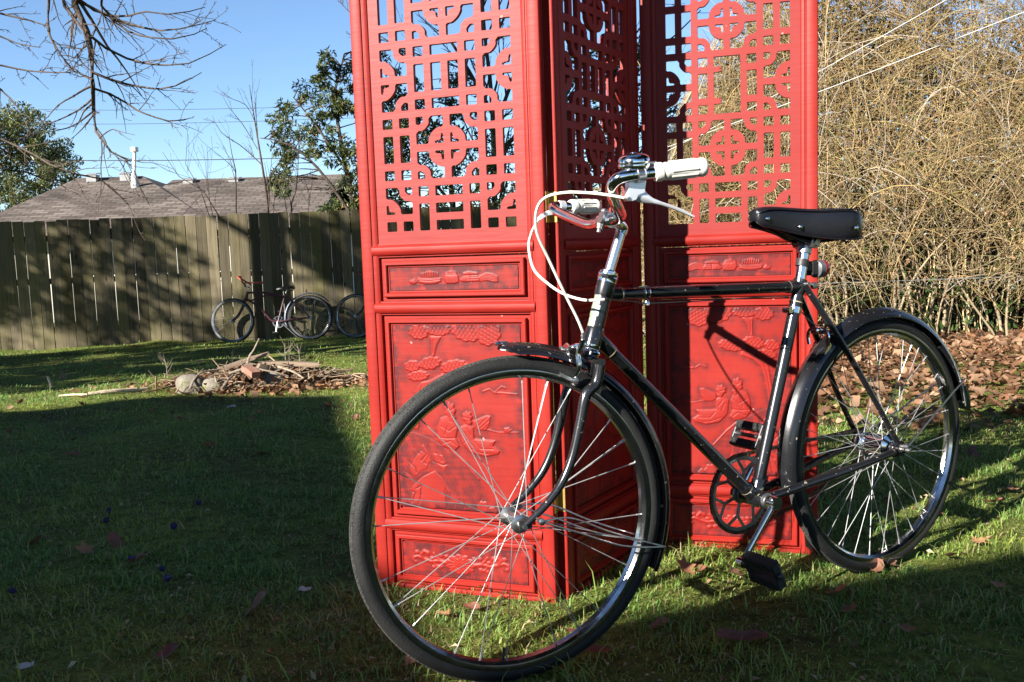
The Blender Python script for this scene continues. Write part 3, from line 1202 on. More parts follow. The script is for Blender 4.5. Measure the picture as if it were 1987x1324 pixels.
def carve_small():
    w, h = SMALL[1] - SMALL[0], SMALL[3] - SMALL[2]
    C = Carve(w, h)

    def s(pts):
        return [((x - 258) / (1185 - 258) * w, (385 - y) / (385 - 200) * h) for x, y in pts]
    C.poly(s([(400, 305), (440, 290), (465, 320), (440, 340), (405, 332)]), .004, dome=.001)
    C.poly(s([(458, 300), (470, 285), (560, 292), (640, 285), (640, 320), (600, 338), (520, 340), (470, 325)]), .0042, dome=.0015)
    for k in range(8):
        x = 490 + k * 17
        C.poly(s([(x, 285), (x - 6, 252 - 14 * math.sin(k * .4)), (x + 8, 242 - 14 * math.sin(k * .4)), (x + 13, 283)]), .004)
    C.poly(s([(655, 300), (665, 245), (700, 230), (750, 240), (770, 280), (768, 330), (735, 340), (675, 338)]), .005, dome=.0018)
    C.poly(s([(770, 300), (800, 275), (905, 272), (922, 300), (918, 325), (800, 328), (775, 322)]), .0045, dome=.0012)
    C.poly(s([(800, 275), (790, 250), (840, 238), (905, 250), (905, 272)]), .003)
    for k in range(5):
        C.line(s([(915, 285 + k * 9), (970, 262 + k * 12), (1010, 272 + k * 13), (1040, 290 + k * 9)]), .0016, .0036)
    for pts in ([(672, 262), (710, 270), (755, 262)], [(680, 250), (710, 258), (748, 250)], [(830, 290), (900, 288)], [(830, 305), (905, 305)], [(480, 305), (560, 312), (635, 302)],
                [(850, 275), (850, 326)]):
        C.line(s(pts), .0011, depth=.002)
    return C


def carve_low():
    w, h = LOW[1] - LOW[0], LOW[3] - LOW[2]
    C = Carve(w, h)

    def s(x, y):
        return ((x - 365) / (1130 - 365) * w, (705 - y) / (705 - 470) * h)
    C.lobes(*s(725, 605), .040, .026, 11, .12, .004, False, dome=.001)
    C.lobes(*s(725, 590), .020, .014, 8, .15, .0062, False, dome=.001)
    cx, cy = s(725, 600)
    for k in range(14):
        a = 2 * math.pi * k / 14
        C.line([(cx + .012 * math.cos(a), cy + .008 * math.sin(a)), (cx + .034 * math.cos(a), cy + .022 * math.sin(a))], .0011, depth=.0018)
    for sg in (-1, 1):
        def m(x, y):
            X, Y = s(725 + sg * abs(x - 725), y)
            return (X, Y)
        C.line([m(640, 600), m(590, 590), m(540, 600), m(495, 585), m(480, 555), m(500, 530), m(525, 540)], .0040, .0052)
        C.line([m(495, 585), m(460, 570), m(435, 580), m(430, 600), m(445, 612)], .0032, .0045)
        C.line([m(600, 590), m(570, 560), m(560, 540)], .0030, .004)
        C.line([m(560, 605), m(570, 625), m(600, 640)], .0030, .004)
        for lx, ly in ((605, 552), (550, 575), (600, 630), (455, 540), (520, 545), (640, 555), (560, 638)):
            X, Y = m(lx, ly)
            C.lobes(X, Y, .0075, .0055, 5, .2, .0042, False)
    return C


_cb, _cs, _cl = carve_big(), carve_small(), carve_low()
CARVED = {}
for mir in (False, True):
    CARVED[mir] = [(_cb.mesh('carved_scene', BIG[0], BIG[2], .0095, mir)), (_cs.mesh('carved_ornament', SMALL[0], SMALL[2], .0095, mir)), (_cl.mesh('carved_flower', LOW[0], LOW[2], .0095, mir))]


def frame_ring(mb, u0, u1, z0, z1, prof):
    vs = []
    for ins, y in prof:
        vs += [(u0 + ins, y, z0 + ins), (u1 - ins, y, z0 + ins), (u1 - ins, y, z1 - ins), (u0 + ins, y, z1 - ins)]
    fs = []
    for k in range(len(prof) - 1):
        for j in range(4):
            j2 = (j + 1) % 4
            fs.append((k * 4 + j, k * 4 + j2, k * 4 + 4 + j2, k * 4 + 4 + j))
    mb.add(vs, fs)


def screen_meshes():
    out = []
    prof = [(0, .003), (.0015, .0008), (.004, 0), (.026, 0), (.029, .0015), (.0305, .0045), (.033, .0045), (.035, .003), (.040, .0035), (.0445, .0065), (.0455, .010), (.0455, .0265), (0, .0265)]
    for side in (0, 1):
        mb = MB()
        pp = [(PWID - a if side else a, b) for a, b in prof]
        mb.extrude(pp, (0, 0, 0), (1, 0, 0), (0, 1, 0), (0, 0, 1), 0, PTOP)
        out.append(('stile', mb.mesh('stile', M['red'], 30)))
    bead = [(0, .007), (.0035, .0068), (.005, .002), (.010, -.0022), (.0165, -.0034), (.024, -.0022), (.029, .002), (.0305, .0068), (.034, .007), (.034, .0245), (0, .0245)]
    for z in (.1735, .7355, .8810):
        mb = MB()
        mb.extrude(bead, (0, 0, z), (0, 0, 1), (0, 1, 0), (1, 0, 0), .0302, PWID - .0302)
        out.append(('rail', mb.mesh('rail', M['red'], 30)))
    for z0, z1 in ((.002, .031), (1.7105, 1.798)):
        mb = MB()
        mb.extrude([(z0, .0042), (z0 + .002, .0022), (z1 - .004, .0022), (z1, .0062), (z1, .0245), (z0, .0245)], (0, 0, 0), (0, 0, 1), (0, 1, 0), (1, 0, 0), .0302, PWID - .0302)
        out.append(('rail', mb.mesh('rail', M['red'], 30)))
    for (z0, z1), fld in (((.2085, .7345), BIG), ((.7705, .8800), SMALL), ((.0320, .1725), LOW)):
        mb = MB()
        gap = .009
        du = fld[0] - .0457
        pr = [(0, .0145), (gap, .0145), (gap + .0008, .0045), (gap + .003, .0028), (gap + .0095, .0028), (gap + .0115, .0050), (gap + .0130, .0095), (gap + .016, .0097)]
        frame_ring(mb, .0457, PWID - .0457, z0, z1, pr)
        # plain board behind the field
        mb.box((.0459, .0165, z0 + .0003), (PWID - .0459, .0235, z1 - .0003))
        out.append(('panel_frame', mb.mesh('panel_frame', M['red'], 30)))
    return out


_parts = screen_meshes()
_lat, _latb = lattice_mesh('lattice', False), lattice_mesh('lattice_broken', True)
SCR_BASE = Vector((.1, 2.3, 0))
screen = thing('folding_screen', "red carved wooden folding screen standing in three panels behind the black bicycle", "folding screen", SCR_BASE)
PANELS = [((-.375, 2.3025), (.0865, 2.1352)), ((.119, 2.158), (.3730, 2.546)), ((.3785, 2.5465), (.8245, 2.4165))]
for k, (a, b) in enumerate(PANELS):
    a, b = Vector((*a, -.022)), Vector((*b, -.022))
    e = (b - a)
    Lw = e.length
    e.normalize()
    mt = Matrix(((e.x, -e.y, 0, a.x - SCR_BASE.x), (e.y, e.x, 0, a.y - SCR_BASE.y), (0, 0, 1, a.z), (0, 0, 0, 1)))
    mt = mt @ Matrix.Diagonal((Lw / PWID, 1, 1, 1))
    p = link('screen_panel', None, screen, mat4=mt)
    p["label"] = ("sunlit panel with whole fretwork at the front wheel", "panel folded back into shadow in the middle", "panel behind the saddle with broken fretwork bars")[k]
    for nm, me in _parts:
        link(nm, me, p)
    link('lattice', _latb if k == 2 else _lat, p)
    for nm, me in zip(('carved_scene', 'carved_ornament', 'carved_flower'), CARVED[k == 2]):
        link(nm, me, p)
# brass hinges on the two folds
for hx, hy, hz, ang in ((.1030, 2.1475, .965, .55), (.1030, 2.1475, .26, .55)):
    mb = MB()
    ax = Vector((PANELS[1][1][0] - PANELS[1][0][0], PANELS[1][1][1] - PANELS[1][0][1], 0)).normalized()
    nn = Vector((ax.y, -ax.x, 0))
    c0 = Vector((PANELS[1][0][0], PANELS[1][0][1], hz))
    # a leaf on the narrow edge of the middle panel, a leaf on the edge of the first, and the knuckle between
    mb.obox(c0 - ax * .0012 - nn * .013, (nn, (0, 0, 1), ax), (.0115, .036, .0009))
    e1 = Vector((PANELS[0][1][0] - PANELS[0][0][0], PANELS[0][1][1] - PANELS[0][0][1], 0)).normalized()
    n1 = Vector((e1.y, -e1.x, 0))
    c1_ = Vector((PANELS[0][1][0], PANELS[0][1][1], hz))
    mb.obox(c1_ + e1 * .0012 - n1 * .016, (n1, (0, 0, 1), e1), (.0095, .036, .0009))
    k0 = (c0 - nn * .026 + c1_ - n1 * .026) / 2
    mb.tube([k0 + Vector((0, 0, -.036)), k0 + Vector((0, 0, .036))], .0042, 10)
    mb.obox((c0 - nn * .022 + k0) / 2, ((k0 - c0 + nn * .022), (0, 0, 1), (nn)), ((k0 - c0 + nn * .022).length / 2 + .002, .034, .0009))
    mb.obox((c1_ - n1 * .024 + k0) / 2, ((k0 - c1_ + n1 * .024), (0, 0, 1), (n1)), ((k0 - c1_ + n1 * .024).length / 2 + .002, .034, .0009))
    mb.build('hinge', M['brass'], screen, off=SCR_BASE)

# ================================================================== the black bicycle
R_W = .33
RC = Vector((.94519841, 2.298027, 0))
_t = Vector((.86470825, .50227447, 0))
_u = Vector((-.00689268, .01186633, .99990584))
_n = Vector((.50222718, -.86462682, .01372293))
_y = -_n
MBIKE = Matrix(((_t.x, _y.x, _u.x, RC.x), (_t.y, _y.y, _u.y, RC.y), (_t.z, _y.z, _u.z, RC.z), (0, 0, 0, 1)))
_tf = Vector((.93579915, .35253361, 0))
_uf = Vector((-.00414332, .01099844, .99993093))
_nf = Vector((.35250927, -.93573452, .01175299))
CF = Vector((-.00832801, 1.76195823, .32997721))
MFRONT = Matrix(((_tf.x, -_nf.x, _uf.x, CF.x), (_tf.y, -_nf.y, _uf.y, CF.y), (_tf.z, -_nf.z, _uf.z, CF.z), (0, 0, 0, 1)))
MFL = MBIKE.inverted() @ MFRONT

bike = thing('bicycle', "black roadster bicycle with white grips leaning before the red screen", "bicycle", mat4=MBIKE)


def B(a, h, s=0.0):
    return Vector((a, -s, h))


def Fp(a, h, s=0.0):
    return MFL @ Vector((a, -s, h))


def bez(p, n=20):
    """smooth curve through points (Catmull-Rom)"""
    p = [Vector(q) for q in p]
    out = []
    for i in range(len(p) - 1):
        p0, p1, p2, p3 = p[max(i - 1, 0)], p[i], p[i + 1], p[min(i + 2, len(p) - 1)]
        for k in range(n):
            t = k / n
            out.append(.5 * ((2 * p1) + (p2 - p0) * t + (2 * p0 - 5 * p1 + 4 * p2 - p3) * t * t + (3 * p1 - p0 - 3 * p2 + p3) * t ** 3))
    out.append(p[-1])
    return out


X3, Y3, Z3 = Vector((1, 0, 0)), Vector((0, 1, 0)), Vector((0, 0, 1))


def make_wheel(name, parent, mat4, nsp, hub_kind, label):
    w = link(name, None, parent, mat4=mat4)
    if label:
        w["label"] = label
    # tyre: carcass with ribbed shoulders and a tread band
    prof = []
    for k in range(15):
        a = math.radians(-128 + 256 * k / 14)
        r = .0178 + (.0006 if k in (3, 11) else 0) - (.0004 if k in (4, 10) else 0)
        prof.append((.3118 + r * math.cos(a), r * math.sin(a)))
    mb = MB()
    mb.ring((0, 0, 0), X3, Z3, Y3, prof, segs=120)
    mb.build('tyre', M['tyre'], w, angle=35)
    mb = MB()
    for off in (-.0072, -.0024, .0024, .0072):
        rr = .3118 + math.sqrt(.0178 ** 2 - off ** 2)
        mb.ring((0, 0, 0), X3, Z3, Y3, [(rr - .001, off - .0019), (rr + .0009, off - .0014), (rr + .0009, off + .0014), (rr - .001, off + .0019)], segs=120)
    mb.build('tread', M['tread'], w, angle=30)
    mb = MB()
    rp = [(.3040, -.0155), (.3040, -.0128), (.2990, -.0120), (.2920, -.0105), (.2885, -.0060), (.2915, -.0025), (.2915, .0025), (.2885, .0060), (.2920, .0105), (.2990, .0120), (.3040, .0128), (.3040, .0155),
          (.3020, .0160), (.2925, .0140), (.2870, .0075), (.2900, 0), (.2870, -.0075), (.2925, -.0140), (.3020, -.0160)]
    mb.ring((0, 0, 0), X3, Z3, Y3, rp, segs=120)
    mb.build('rim', M['rim'], w, angle=35)
    mb = MB()
    if hub_kind == 'front':
        fl, fo = .0190, .033
        mb.lathe((0, -.048, 0), Y3, [(0, .0085), (.010, .0085), (.0105, .013), (.0130, .0190), (.0170, .0190), (.0200, .0125), (.034, .0110), (.048, .0125), (.062, .0110), (.076, .0125), (.0790, .0190), (.0830, .0190), (.0855, .013), (.086, .0085), (.096, .0085)], 20)
        ax0, ax1 = -.064, .064
    else:
        fl, fo = .0330, .031
        mb.lathe((0, -.050, 0), Y3, [(0, .012), (.008, .014), (.0085, .022), (.0160, .030), (.0175, .0345), (.0205, .0345), (.0215, .0285), (.050, .0300), (.0785, .0300), (.0795, .0400), (.0825, .0400), (.0840, .032), (.094, .026), (.095, .014), (.100, .012)], 28)
        ax0, ax1 = -.078, .078
    mb.build('hub', M['steel'] if hub_kind == 'front' else M['chrome'], w)
    mb = MB()
    mb.tube([(0, ax0, 0), (0, ax1, 0)], .0046, 8)
    for s in (-1, 1):
        mb.lathe((0, s * (abs(ax0) - .018), 0), Y3 * s, [(0, .0095), (.0075, .0095), (.0078, .0065)], 6)
    if hub_kind == 'rear':
        mb.lathe((0, -.083, 0), -Y3, [(0, .0055), (.010, .0055), (.012, .003)], 10)
    mb.build('axle', M['steel'], w)
    # spokes: one wire with its nipple, turned round the wheel
    for side in (-1, 1):
        for lead in (-1, 1):
            mb = MB()
            hubp = Vector((fl * .9, side * fo, 0))
            cross = lead * math.radians(62 if hub_kind == 'front' else 52)
            rimp = Vector((.2895 * math.cos(cross), side * .002, .2895 * math.sin(cross)))
            mb.tube([hubp, hubp.lerp(rimp, .5), hubp.lerp(rimp, .955)], .00098, 6)
            mb.tube([hubp.lerp(rimp, .95), rimp], .0018, 5)
            me = mb.mesh('spoke', M['spoke'])
            q = nsp // 4
            for k in range(q):
                off = (0 if side < 0 else math.pi * 2 / nsp) + (math.pi * 2 / nsp * 2 if lead > 0 else 0)
                a = 2 * math.pi * k / q + off - cross * 0
                link('spoke', me, w, mat4=Matrix.Rotation(a, 4, 'Y'))
    mb = MB()
    va = math.radians(-97 if hub_kind == 'front' else -72)
    d = Vector((math.cos(va), 0, math.sin(va)))
    mb.tube([d * .2905, d * .262, d * .2618], [.0031, .0031, .002], 7)
    mb.build('valve', M['black_metal'], w)
    return w


wf = make_wheel('wheel', bike, MFL, 32, 'front', "turned front wheel with red reflections in the rim")
wr = make_wheel('wheel', bike, Matrix.Translation((0, 0, R_W)), 40, 'rear', "rear wheel on the leaf strewn grass")


def wedge(p, q, r0, r1, n=16):
    mb = MB()
    mb.tube([p, q], [r0, r1], n)
    return mb


BBp = B(-.442, .266)
# ---- frame: tubes and lugs
def lugged(name, p, q, r, lug=.0020, l0=.035, l1=.035, n=18):
    p, q = Vector(p), Vector(q)
    d = (q - p).normalized()
    mb = MB()
    mb.tube([p, p.lerp(q, .5), q], r, n)
    if l0:
        mb.tube([p, p + d * l0, p + d * (l0 + .006)], [r + lug, r + lug, r + .0003], n)
    if l1:
        mb.tube([q, q - d * l1, q - d * (l1 + .006)], [r + lug, r + lug, r + .0003], n)
    return mb.build(name, M['black_paint'], bike)


HT, HB = B(-.8535, .797), B(-.8985, .664)
lugged('head_tube', HT, HB, .0178, .0022, .030, .034)
lugged('top_tube', B(-.856, .7685), B(-.288, .756), .0130)
lugged('down_tube', B(-.886, .682), BBp, .0146, l0=.05, l1=.045)
lugged('seat_tube', BBp, B(-.2805, .7725), .0145, l0=.040, l1=.030)
mb = MB()
mb.tube([B(-.442, .266, -.035), B(-.442, .266, .035)], .0200, 20)
mb.build('bottom_bracket', M['black_paint'], bike)
mb = MB()
for s in (-1, 1):
    mb.lathe(B(-.442, .266, s * .034), -Y3 * s, [(0, .0185), (.005, .0185), (.006, .0150), (.009, .0145)], 18)
mb.build('bearing_cup', M['steel'], bike)
for s in (-1, 1):
    mb = MB()
    mb.tube(bez([B(-.281, .757, s * .014), B(-.19, .628, s * .034), B(-.09, .472, s * .055), B(-.004, .343, s * .062)], 6), [.0078] * 6 + [.0076] * 6 + [.007] * 6 + [.0062], 12)
    mb.build('seat_stay', M['black_paint'], bike)
    mb = MB()
    mb.tube(bez([B(-.425, .268, s * .024), B(-.33, .281, s * .034), B(-.15, .306, s * .056), B(-.02, .325, s * .063)], 6), [.0110] * 6 + [.0104] * 6 + [.009] * 6 + [.0074], 12)
    mb.build('chain_stay', M['black_paint'], bike)
    mb = MB()
    mb.extrude([(-.030, .313), (.012, .312), (.022, .322), (.022, .338), (.012, .347), (-.004, .352), (-.020, .340)], (0, 0, 0), X3, Z3, Y3, -s * .0595, -s * .0660)
    mb.build('dropout', M['black_paint'], bike)
for ba, bh in ((-.205, .641), (-.345, .278)):
    mb = MB()
    mb.tube([B(ba, bh, -.034), B(ba, bh, .034)], .0063, 10)
    mb.build('stay_bridge', M['black_paint'], bike)
mb = MB()
mb.tube([B(-.2825, .7625, -.028), B(-.2825, .7625, .028)], .0048, 10)
for s in (-1, 1):
    mb.lathe(B(-.2575, .757, s * .016), -Y3 * s, [(0, .0085), (.008, .0085), (.009, .005)], 10)
mb.build('seat_bolt', M['steel'], bike)
# pale worn lining at the lugs
mb = MB()
for p, d, r in ((B(-.822, .7677), X3, .0152), (B(-.3255, .7568), X3, .0152), (B(-.2967, .719), (B(-.2805, .7725) - BBp), .0168), (B(-.851, .6485), (BBp - B(-.886, .682)), .0168), (B(-.470, .292), (BBp - B(-.886, .682)), .0168)):
    d = Vector(d).normalized()
    mb.tube([p - d * .0011, p + d * .0011], r, 18, caps=False)
mb.build('lug_lining', mk('worn_cream_lining', (.45, .38, .26), (.2, .16, .1), 60, .5), bike)
# band with cable pulley on the seat tube and the cable clip on the top tube
sd = (B(-.2805, .7725) - BBp).normalized()
c0 = B(-.3025, .7005)
mb = MB()
mb.tube([c0 - sd * .0075, c0 + sd * .0075], .0162, 18)
mb.obox(c0 + B(-.020, .002), (X3, Y3, sd), (.007, .008, .0075))
mb.tube([c0 + B(-.024, .002, -.010), c0 + B(-.024, .002, .012)], .0075, 12)
mb.build('frame_clamp', M['chrome'], bike)
mb = MB()
for da in (-.006, .006):
    c = B(-.7566 + da, .7663)
    loop = []
    for k in range(18):
        a = math.radians(-70 + 320 * k / 17)
        loop.append(c + Vector((0, -math.cos(a) * .0148, math.sin(a) * .0148)))
    mb.tube(loop, .0016, 6)
mb.lathe(B(-.7566, .7500, .008), Z3 * -1, [(0, .005), (.004, .0065), (.009, .0065), (.011, .004)], 10)
mb.build('cable_clip', M['chrome'], bike)
# head badge, worn patch on the front of the head tube
hd = (HT - HB).normalized()
hside = (hd.cross(Y3)).normalized()
mb = MB()
hm = HB.lerp(HT, .52)
vs, fs = [], []
for i in range(9):
    for k in range(7):
        a = math.radians(128 + 84 * k / 6)
        zz = (-.045 + .09 * i / 8)
        vs.append(hm + hd * zz + (X3 - hd * hd.x).normalized() * (.0184 * math.cos(a)) + (-Y3) * (.0184 * math.sin(a) * -1) * -1)
for i in range(8):
    for k in range(6):
        q = (i - 3.5) ** 2 / 14 + (k - 2.5) ** 2 / 7
        if q < 1.05:
            b0 = i * 7 + k
            fs.append((b0, b0 + 1, b0 + 8, b0 + 7))
mb.add(vs, fs)
mb.build('head_badge', M['badge'], bike)

# ---- headset, stem
mb = MB()
mb.lathe(HT, hd, [(-.004, .0205), (.002, .0205), (.005, .0220), (.008, .0205), (.010, .0215), (.0135, .0215), (.0145, .0195), (.0185, .0195), (.0195, .0150), (.022, .0140)], 24)
mb.build('headset_cup', M['chrome'], bike)
mb = MB()
mb.lathe(HB, -hd, [(-.003, .0200), (.004, .0200), (.006, .0185), (.009, .0225), (.013, .0235), (.016, .0210), (.018, .0195)], 24)
mb.build('headset_cup', M['chrome'], bike)
QT, QB = B(-.8090, .907), B(-.8500, .808)
BC = Fp(.2264, .5900)                      # bar clamp
mb = MB()
mb.tube([QB, QB.lerp(QT, .5), QT.lerp(QB, .04)], .0111, 20)
qd = (QT - QB).normalized()
mb.build('stem', M['satin'], bike)
mb = MB()
# forward extension and clamp band
nl = (Fp(0, 0, 1) - Fp(0, 0, 0))
mb.tube(bez([QT - qd * .016, QT - qd * .002, QT.lerp(BC, .45) + qd * .004, BC], 6), [.0125] * 6 + [.0125] * 6 + [.0128] * 6 + [.0132], 18)
mb.tube([BC - nl * .022, BC + nl * .022], .0158, 20)
mb.build('stem_clamp', M['chrome'], bike)
mb = MB()
cb = BC + (BC - QT).normalized() * .018
mb.obox(cb + qd * .002, ((BC - QT).normalized(), nl, qd), (.010, .011, .012), .002)
mb.lathe(cb + qd * .014, qd, [(0, .0085), (.004, .0085), (.007, .006)], 8)
mb.lathe(cb - qd * .010, -qd, [(0, .0085), (.006, .0085), (.0065, .0068), (.012, .0068), (.0125, .0042), (.019, .0042)], 8)
mb.build('clamp_bolt', M['steel'], bike)
mb = MB()
mb.lathe(QT - qd * .001, qd, [(0, .0075), (.006, .0075), (.007, .005)], 6)
mb.build('stem_bolt', M['steel'], bike)

# ---- handlebar, grips, bell, levers
near = [(.2264, .5900, .0), (.2240, .5908, .045), (.2110, .5945, .090), (.1830, .6085, .132), (.1575, .6250, .165), (.1420, .6410, .190), (.1430, .6535, .2085), (.1600, .6595, .2170), (.1860, .6622, .2165), (.2160, .6650, .2175), (.3060, .6728, .2345)]
far = [(.2264, .5900, .0), (.2310, .5878, -.045), (.2280, .5872, -.092), (.2230, .6035, -.160), (.2160, .6205, -.215), (.2120, .6300, -.2385), (.2215, .6362, -.2475), (.2400, .6352, -.2510), (.2640, .6345, -.2540), (.3400, .6352, -.2775)]
bar = bez([Fp(*p) for p in reversed(far)] + [Fp(*p) for p in near[1:]], 7)
mb = MB()
mb.tube(bar, .0111, 16)
mb.build('handlebar', M['chrome'], bike)


def grip(a, b):
    a, b = Vector(a), Vector(b)
    d = (b - a).normalized()
    L = (b - a).length
    mb = MB()
    pr = [(-.004, .0118), (-.004, .0160), (0, .0172), (.008, .0172), (.010, .0155), (.014, .0155), (.016, .0165), (.02, .0158), (L * .55, .0168), (L - .012, .0162), (L - .010, .0172), (L - .003, .0172), (L + .001, .0150), (L + .003, .010)]
    mb.lathe(a, d, pr, 24)
    for k in range(10):
        e1 = d.orthogonal().normalized()
        e2 = d.cross(e1)
        t = 2 * math.pi * k / 10
        o = (e1 * math.cos(t) + e2 * math.sin(t)) * .0162
        mb.tube([a + d * .024 + o, a + d * (L - .018) + o * 1.02], .0019, 5)
    mb.build('grip', M['grip'], bike)


grip(Fp(.2190, .6653, .2182), Fp(.3085, .6731, .2350))
grip(Fp(.2665, .6344, -.2548), Fp(.3415, .6353, -.2780))
# bell
bo = Fp(.1830, .6760, .2000)
bx = (Fp(.18, .7, .2) - Fp(.18, .6, .2)).normalized()
bx = (bx + (Fp(.1, 0, 0) - Fp(0, 0, 0)).normalized() * -.10 + nl * .16).normalized()
mb = MB()
mb.lathe(bo, bx, [(-.006, .010), (-.002, .0235), (.000, .0285), (.004, .0295), (.0075, .0285), (.0085, .0270), (.0100, .0270), (.0110, .0287), (.014, .0284), (.0185, .0262), (.0225, .0205), (.0248, .0120), (.0256, .0060), (.0266, .0055), (.0272, .001)], 32)
mb.build('bell', M['chrome'], bike)
mb = MB()
mb.tube([bo - bx * .014, bo - bx * .003], .006, 10)
c = Fp(.1830, .6612, .2168)
bd = (Fp(.216, .665, .2175) - Fp(.160, .6595, .217)).normalized()
mb.tube([c - bd * .006, c + bd * .006], .0135, 14)
lv = (Fp(.1, 0, 0) - Fp(0, 0, 0)).normalized()
mb.obox(bo + lv * .034 + bx * .006, (lv, nl, bx), (.009, .003, .0045), .001)
mb.lathe(bo + lv * .040 + bx * .006, lv, [(0, .004), (.003, .006), (.006, .0045)], 8)
mb.build('bell_bracket', M['steel'], bike)


def flat_lever(body, blade, side, clampc, cd):
    """cast bracket and a tapering flat blade, both in the plane of the grip"""
    ex, ez, ey = (MFL.to_3x3() @ v for v in (X3, Z3, Y3))
    o = MFL @ Vector((0, 0, 0))
    mb = MB()
    mb.extrude(body, o, ex, ez, ey, -side - .0075, -side + .0075)
    mb.tube([clampc - cd * .007, clampc + cd * .007], .0138, 14)
    mb.build('brake_bracket', M['alloy'], bike)
    mb = MB()
    # blade: rounded strip between an upper and a lower edge
    k = len(blade)
    vs, fs = [], []
    for i, ((a0, h0), (a1, h1)) in enumerate(blade):
        c = Vector(((a0 + a1) / 2, 0, (h0 + h1) / 2))
        th = .0052 - .0022 * i / (k - 1)
        for j in range(8):
            t = 2 * math.pi * j / 8
            q = Vector((c.x + (a0 - a1) / 2 * math.cos(t), -side + th * math.sin(t) - .010 * (i / (k - 1)) ** 2 * (1 if side > 0 else -1), c.z + (h0 - h1) / 2 * math.cos(t)))
            vs.append(MFL @ q)
    for i in range(k - 1):
        for j in range(8):
            fs.append((i * 8 + j, i * 8 + (j + 1) % 8, i * 8 + 8 + (j + 1) % 8, i * 8 + 8 + j))
    fs += [tuple(range(8)), tuple((k - 1) * 8 + j for j in range(7, -1, -1))]
    mb.add(vs, fs)
    mb.build('brake_lever', M['alloy'], bike)
    mb = MB()
    pv = MFL @ Vector((body[2][0] - .006, -side, body[2][1] + .004))
    nn_ = MFL.to_3x3() @ Y3
    mb.tube([pv - nn_ * .009, pv + nn_ * .009], .0035, 10)
    mb.build('lever_pivot', M['steel'], bike)


flat_lever([(.1655, .6480), (.1630, .6175), (.1700, .6150), (.1790, .6180), (.1830, .6260), (.1960, .6300), (.2000, .6500), (.1850, .6540)],
           [((.1850, .6300), (.1790, .6160)), ((.1990, .6370), (.1850, .6140)), ((.2060, .6280), (.2060, .6108)), ((.2160, .6205), (.2180, .6090)), ((.2335, .6134), (.2320, .6064)), ((.2560, .6064), (.2545, .5994)),
            ((.2770, .5985), (.2750, .5914)), ((.2920, .5900), (.2905, .5850)), ((.2968, .5862), (.2950, .5838))], .205, Fp(.1850, .6610, .2165), bd)
fd = (Fp(.2640, .6345, -.254) - Fp(.2215, .6362, -.2475)).normalized()
flat_lever([(.2260, .6290), (.2200, .6170), (.1960, .6150), (.1780, .6050), (.1750, .6090), (.1860, .6190), (.2060, .6280), (.2200, .6340)],
           [((.2230, .6240), (.2130, .6150)), ((.2350, .6220), (.2300, .6090)), ((.2520, .6130), (.2500, .6040)), ((.2750, .6040), (.2730, .5970)), ((.3000, .5930), (.2980, .5880))], -.242, Fp(.2380, .6352, -.2508), fd)
# cables
CA = [(.1600, .6215, .202), (.1342, .6276, .19), (.1082, .6332, .17), (.0728, .6369, .14), (.0455, .6302, .11), (.0353, .6071, .09), (.041, .5675, .075), (.0698, .5162, .06), (.1064, .4469, .05), (.1325, .3988, .045), (.1462, .3701, .04)]
CB = [(.1780, .6064, -.241), (.1586, .5923, -.22), (.1357, .5711, -.19), (.1136, .5427, -.15), (.0993, .4967, -.09), (.1149, .4653, -.05), (.1377, .4437, -.02), (.1614, .4329, .010), (.1790, .4316, .026), (.2000, .4320, .030)]
for L in (CA, CB):
    mb = MB()
    mb.tube(bez([Fp(*p) for p in L], 8), .0028, 8)
    mb.build('brake_cable', M['cable'], bike)
mb = MB()
e = [Fp(.2000, .4320, .030), B(-.790, .7490, .020), B(-.7566, .7440, .012), B(-.55, .7395, .006), B(-.345, .7360, .004), B(-.31, .715, .006), B(-.25, .665, .010), B(-.215, .655, .012)]
mb.tube(bez(e, 6), .0014, 6)
mb.build('brake_cable', M['black_metal'], bike)
mb = MB()
mb.tube([Fp(.1462, .3701, .04), Fp(.1462, .3560, .039), Fp(.1490, .3300, .037)], [.004, .0038, .0012], 8)
mb.build('cable_adjuster', M['steel'], bike)

# ---- fork
CRN = Fp(.1842, .3175)
st = (Fp(.1842, .3175) - Fp(.1717, .2601)).normalized()
mb = MB()
mb.lathe(HB - hd * .018, -hd, [(0, .0195), (.004, .0200), (.006, .0165), (.030, .0165)], 20)
cr0 = HB - hd * .040
mb.obox(cr0, (nl, lv, hd), (.050, .0150, .0165), .004)
mb.build('fork_crown', M['black_paint'], bike)
crf = MFL.inverted() @ cr0
for s in (-1, 1):
    pts = [(crf.x, crf.z + .006, s * .041), (crf.x - .010, crf.z - .03, s * .042), (.1470, .2450, s * .044), (.1330, .1960, s * .046), (.1130, .1290, s * .048), (.0880, .0790, s * .050), (.0540, .0410, s * .052), (.0200, .0140, s * .053), (.0030, .0020, s * .053)]
    mb = MB()
    k = (len(pts) - 1) * 5 + 1
    mb.tube(bez([Fp(*p) for p in pts], 5), [.0122 - .0062 * (i / (k - 1)) ** 1.2 for i in range(k)], 14)
    mb.build('fork_blade', M['black_paint'], bike)
    mb = MB()
    c = Fp(.004, .003, s * .053)
    mb.obox(c, (lv, bx * 0 + Vector((0, 0, 1)), nl), (.013, .009, .0028))
    mb.build('fork_end', M['black_metal'], bike)
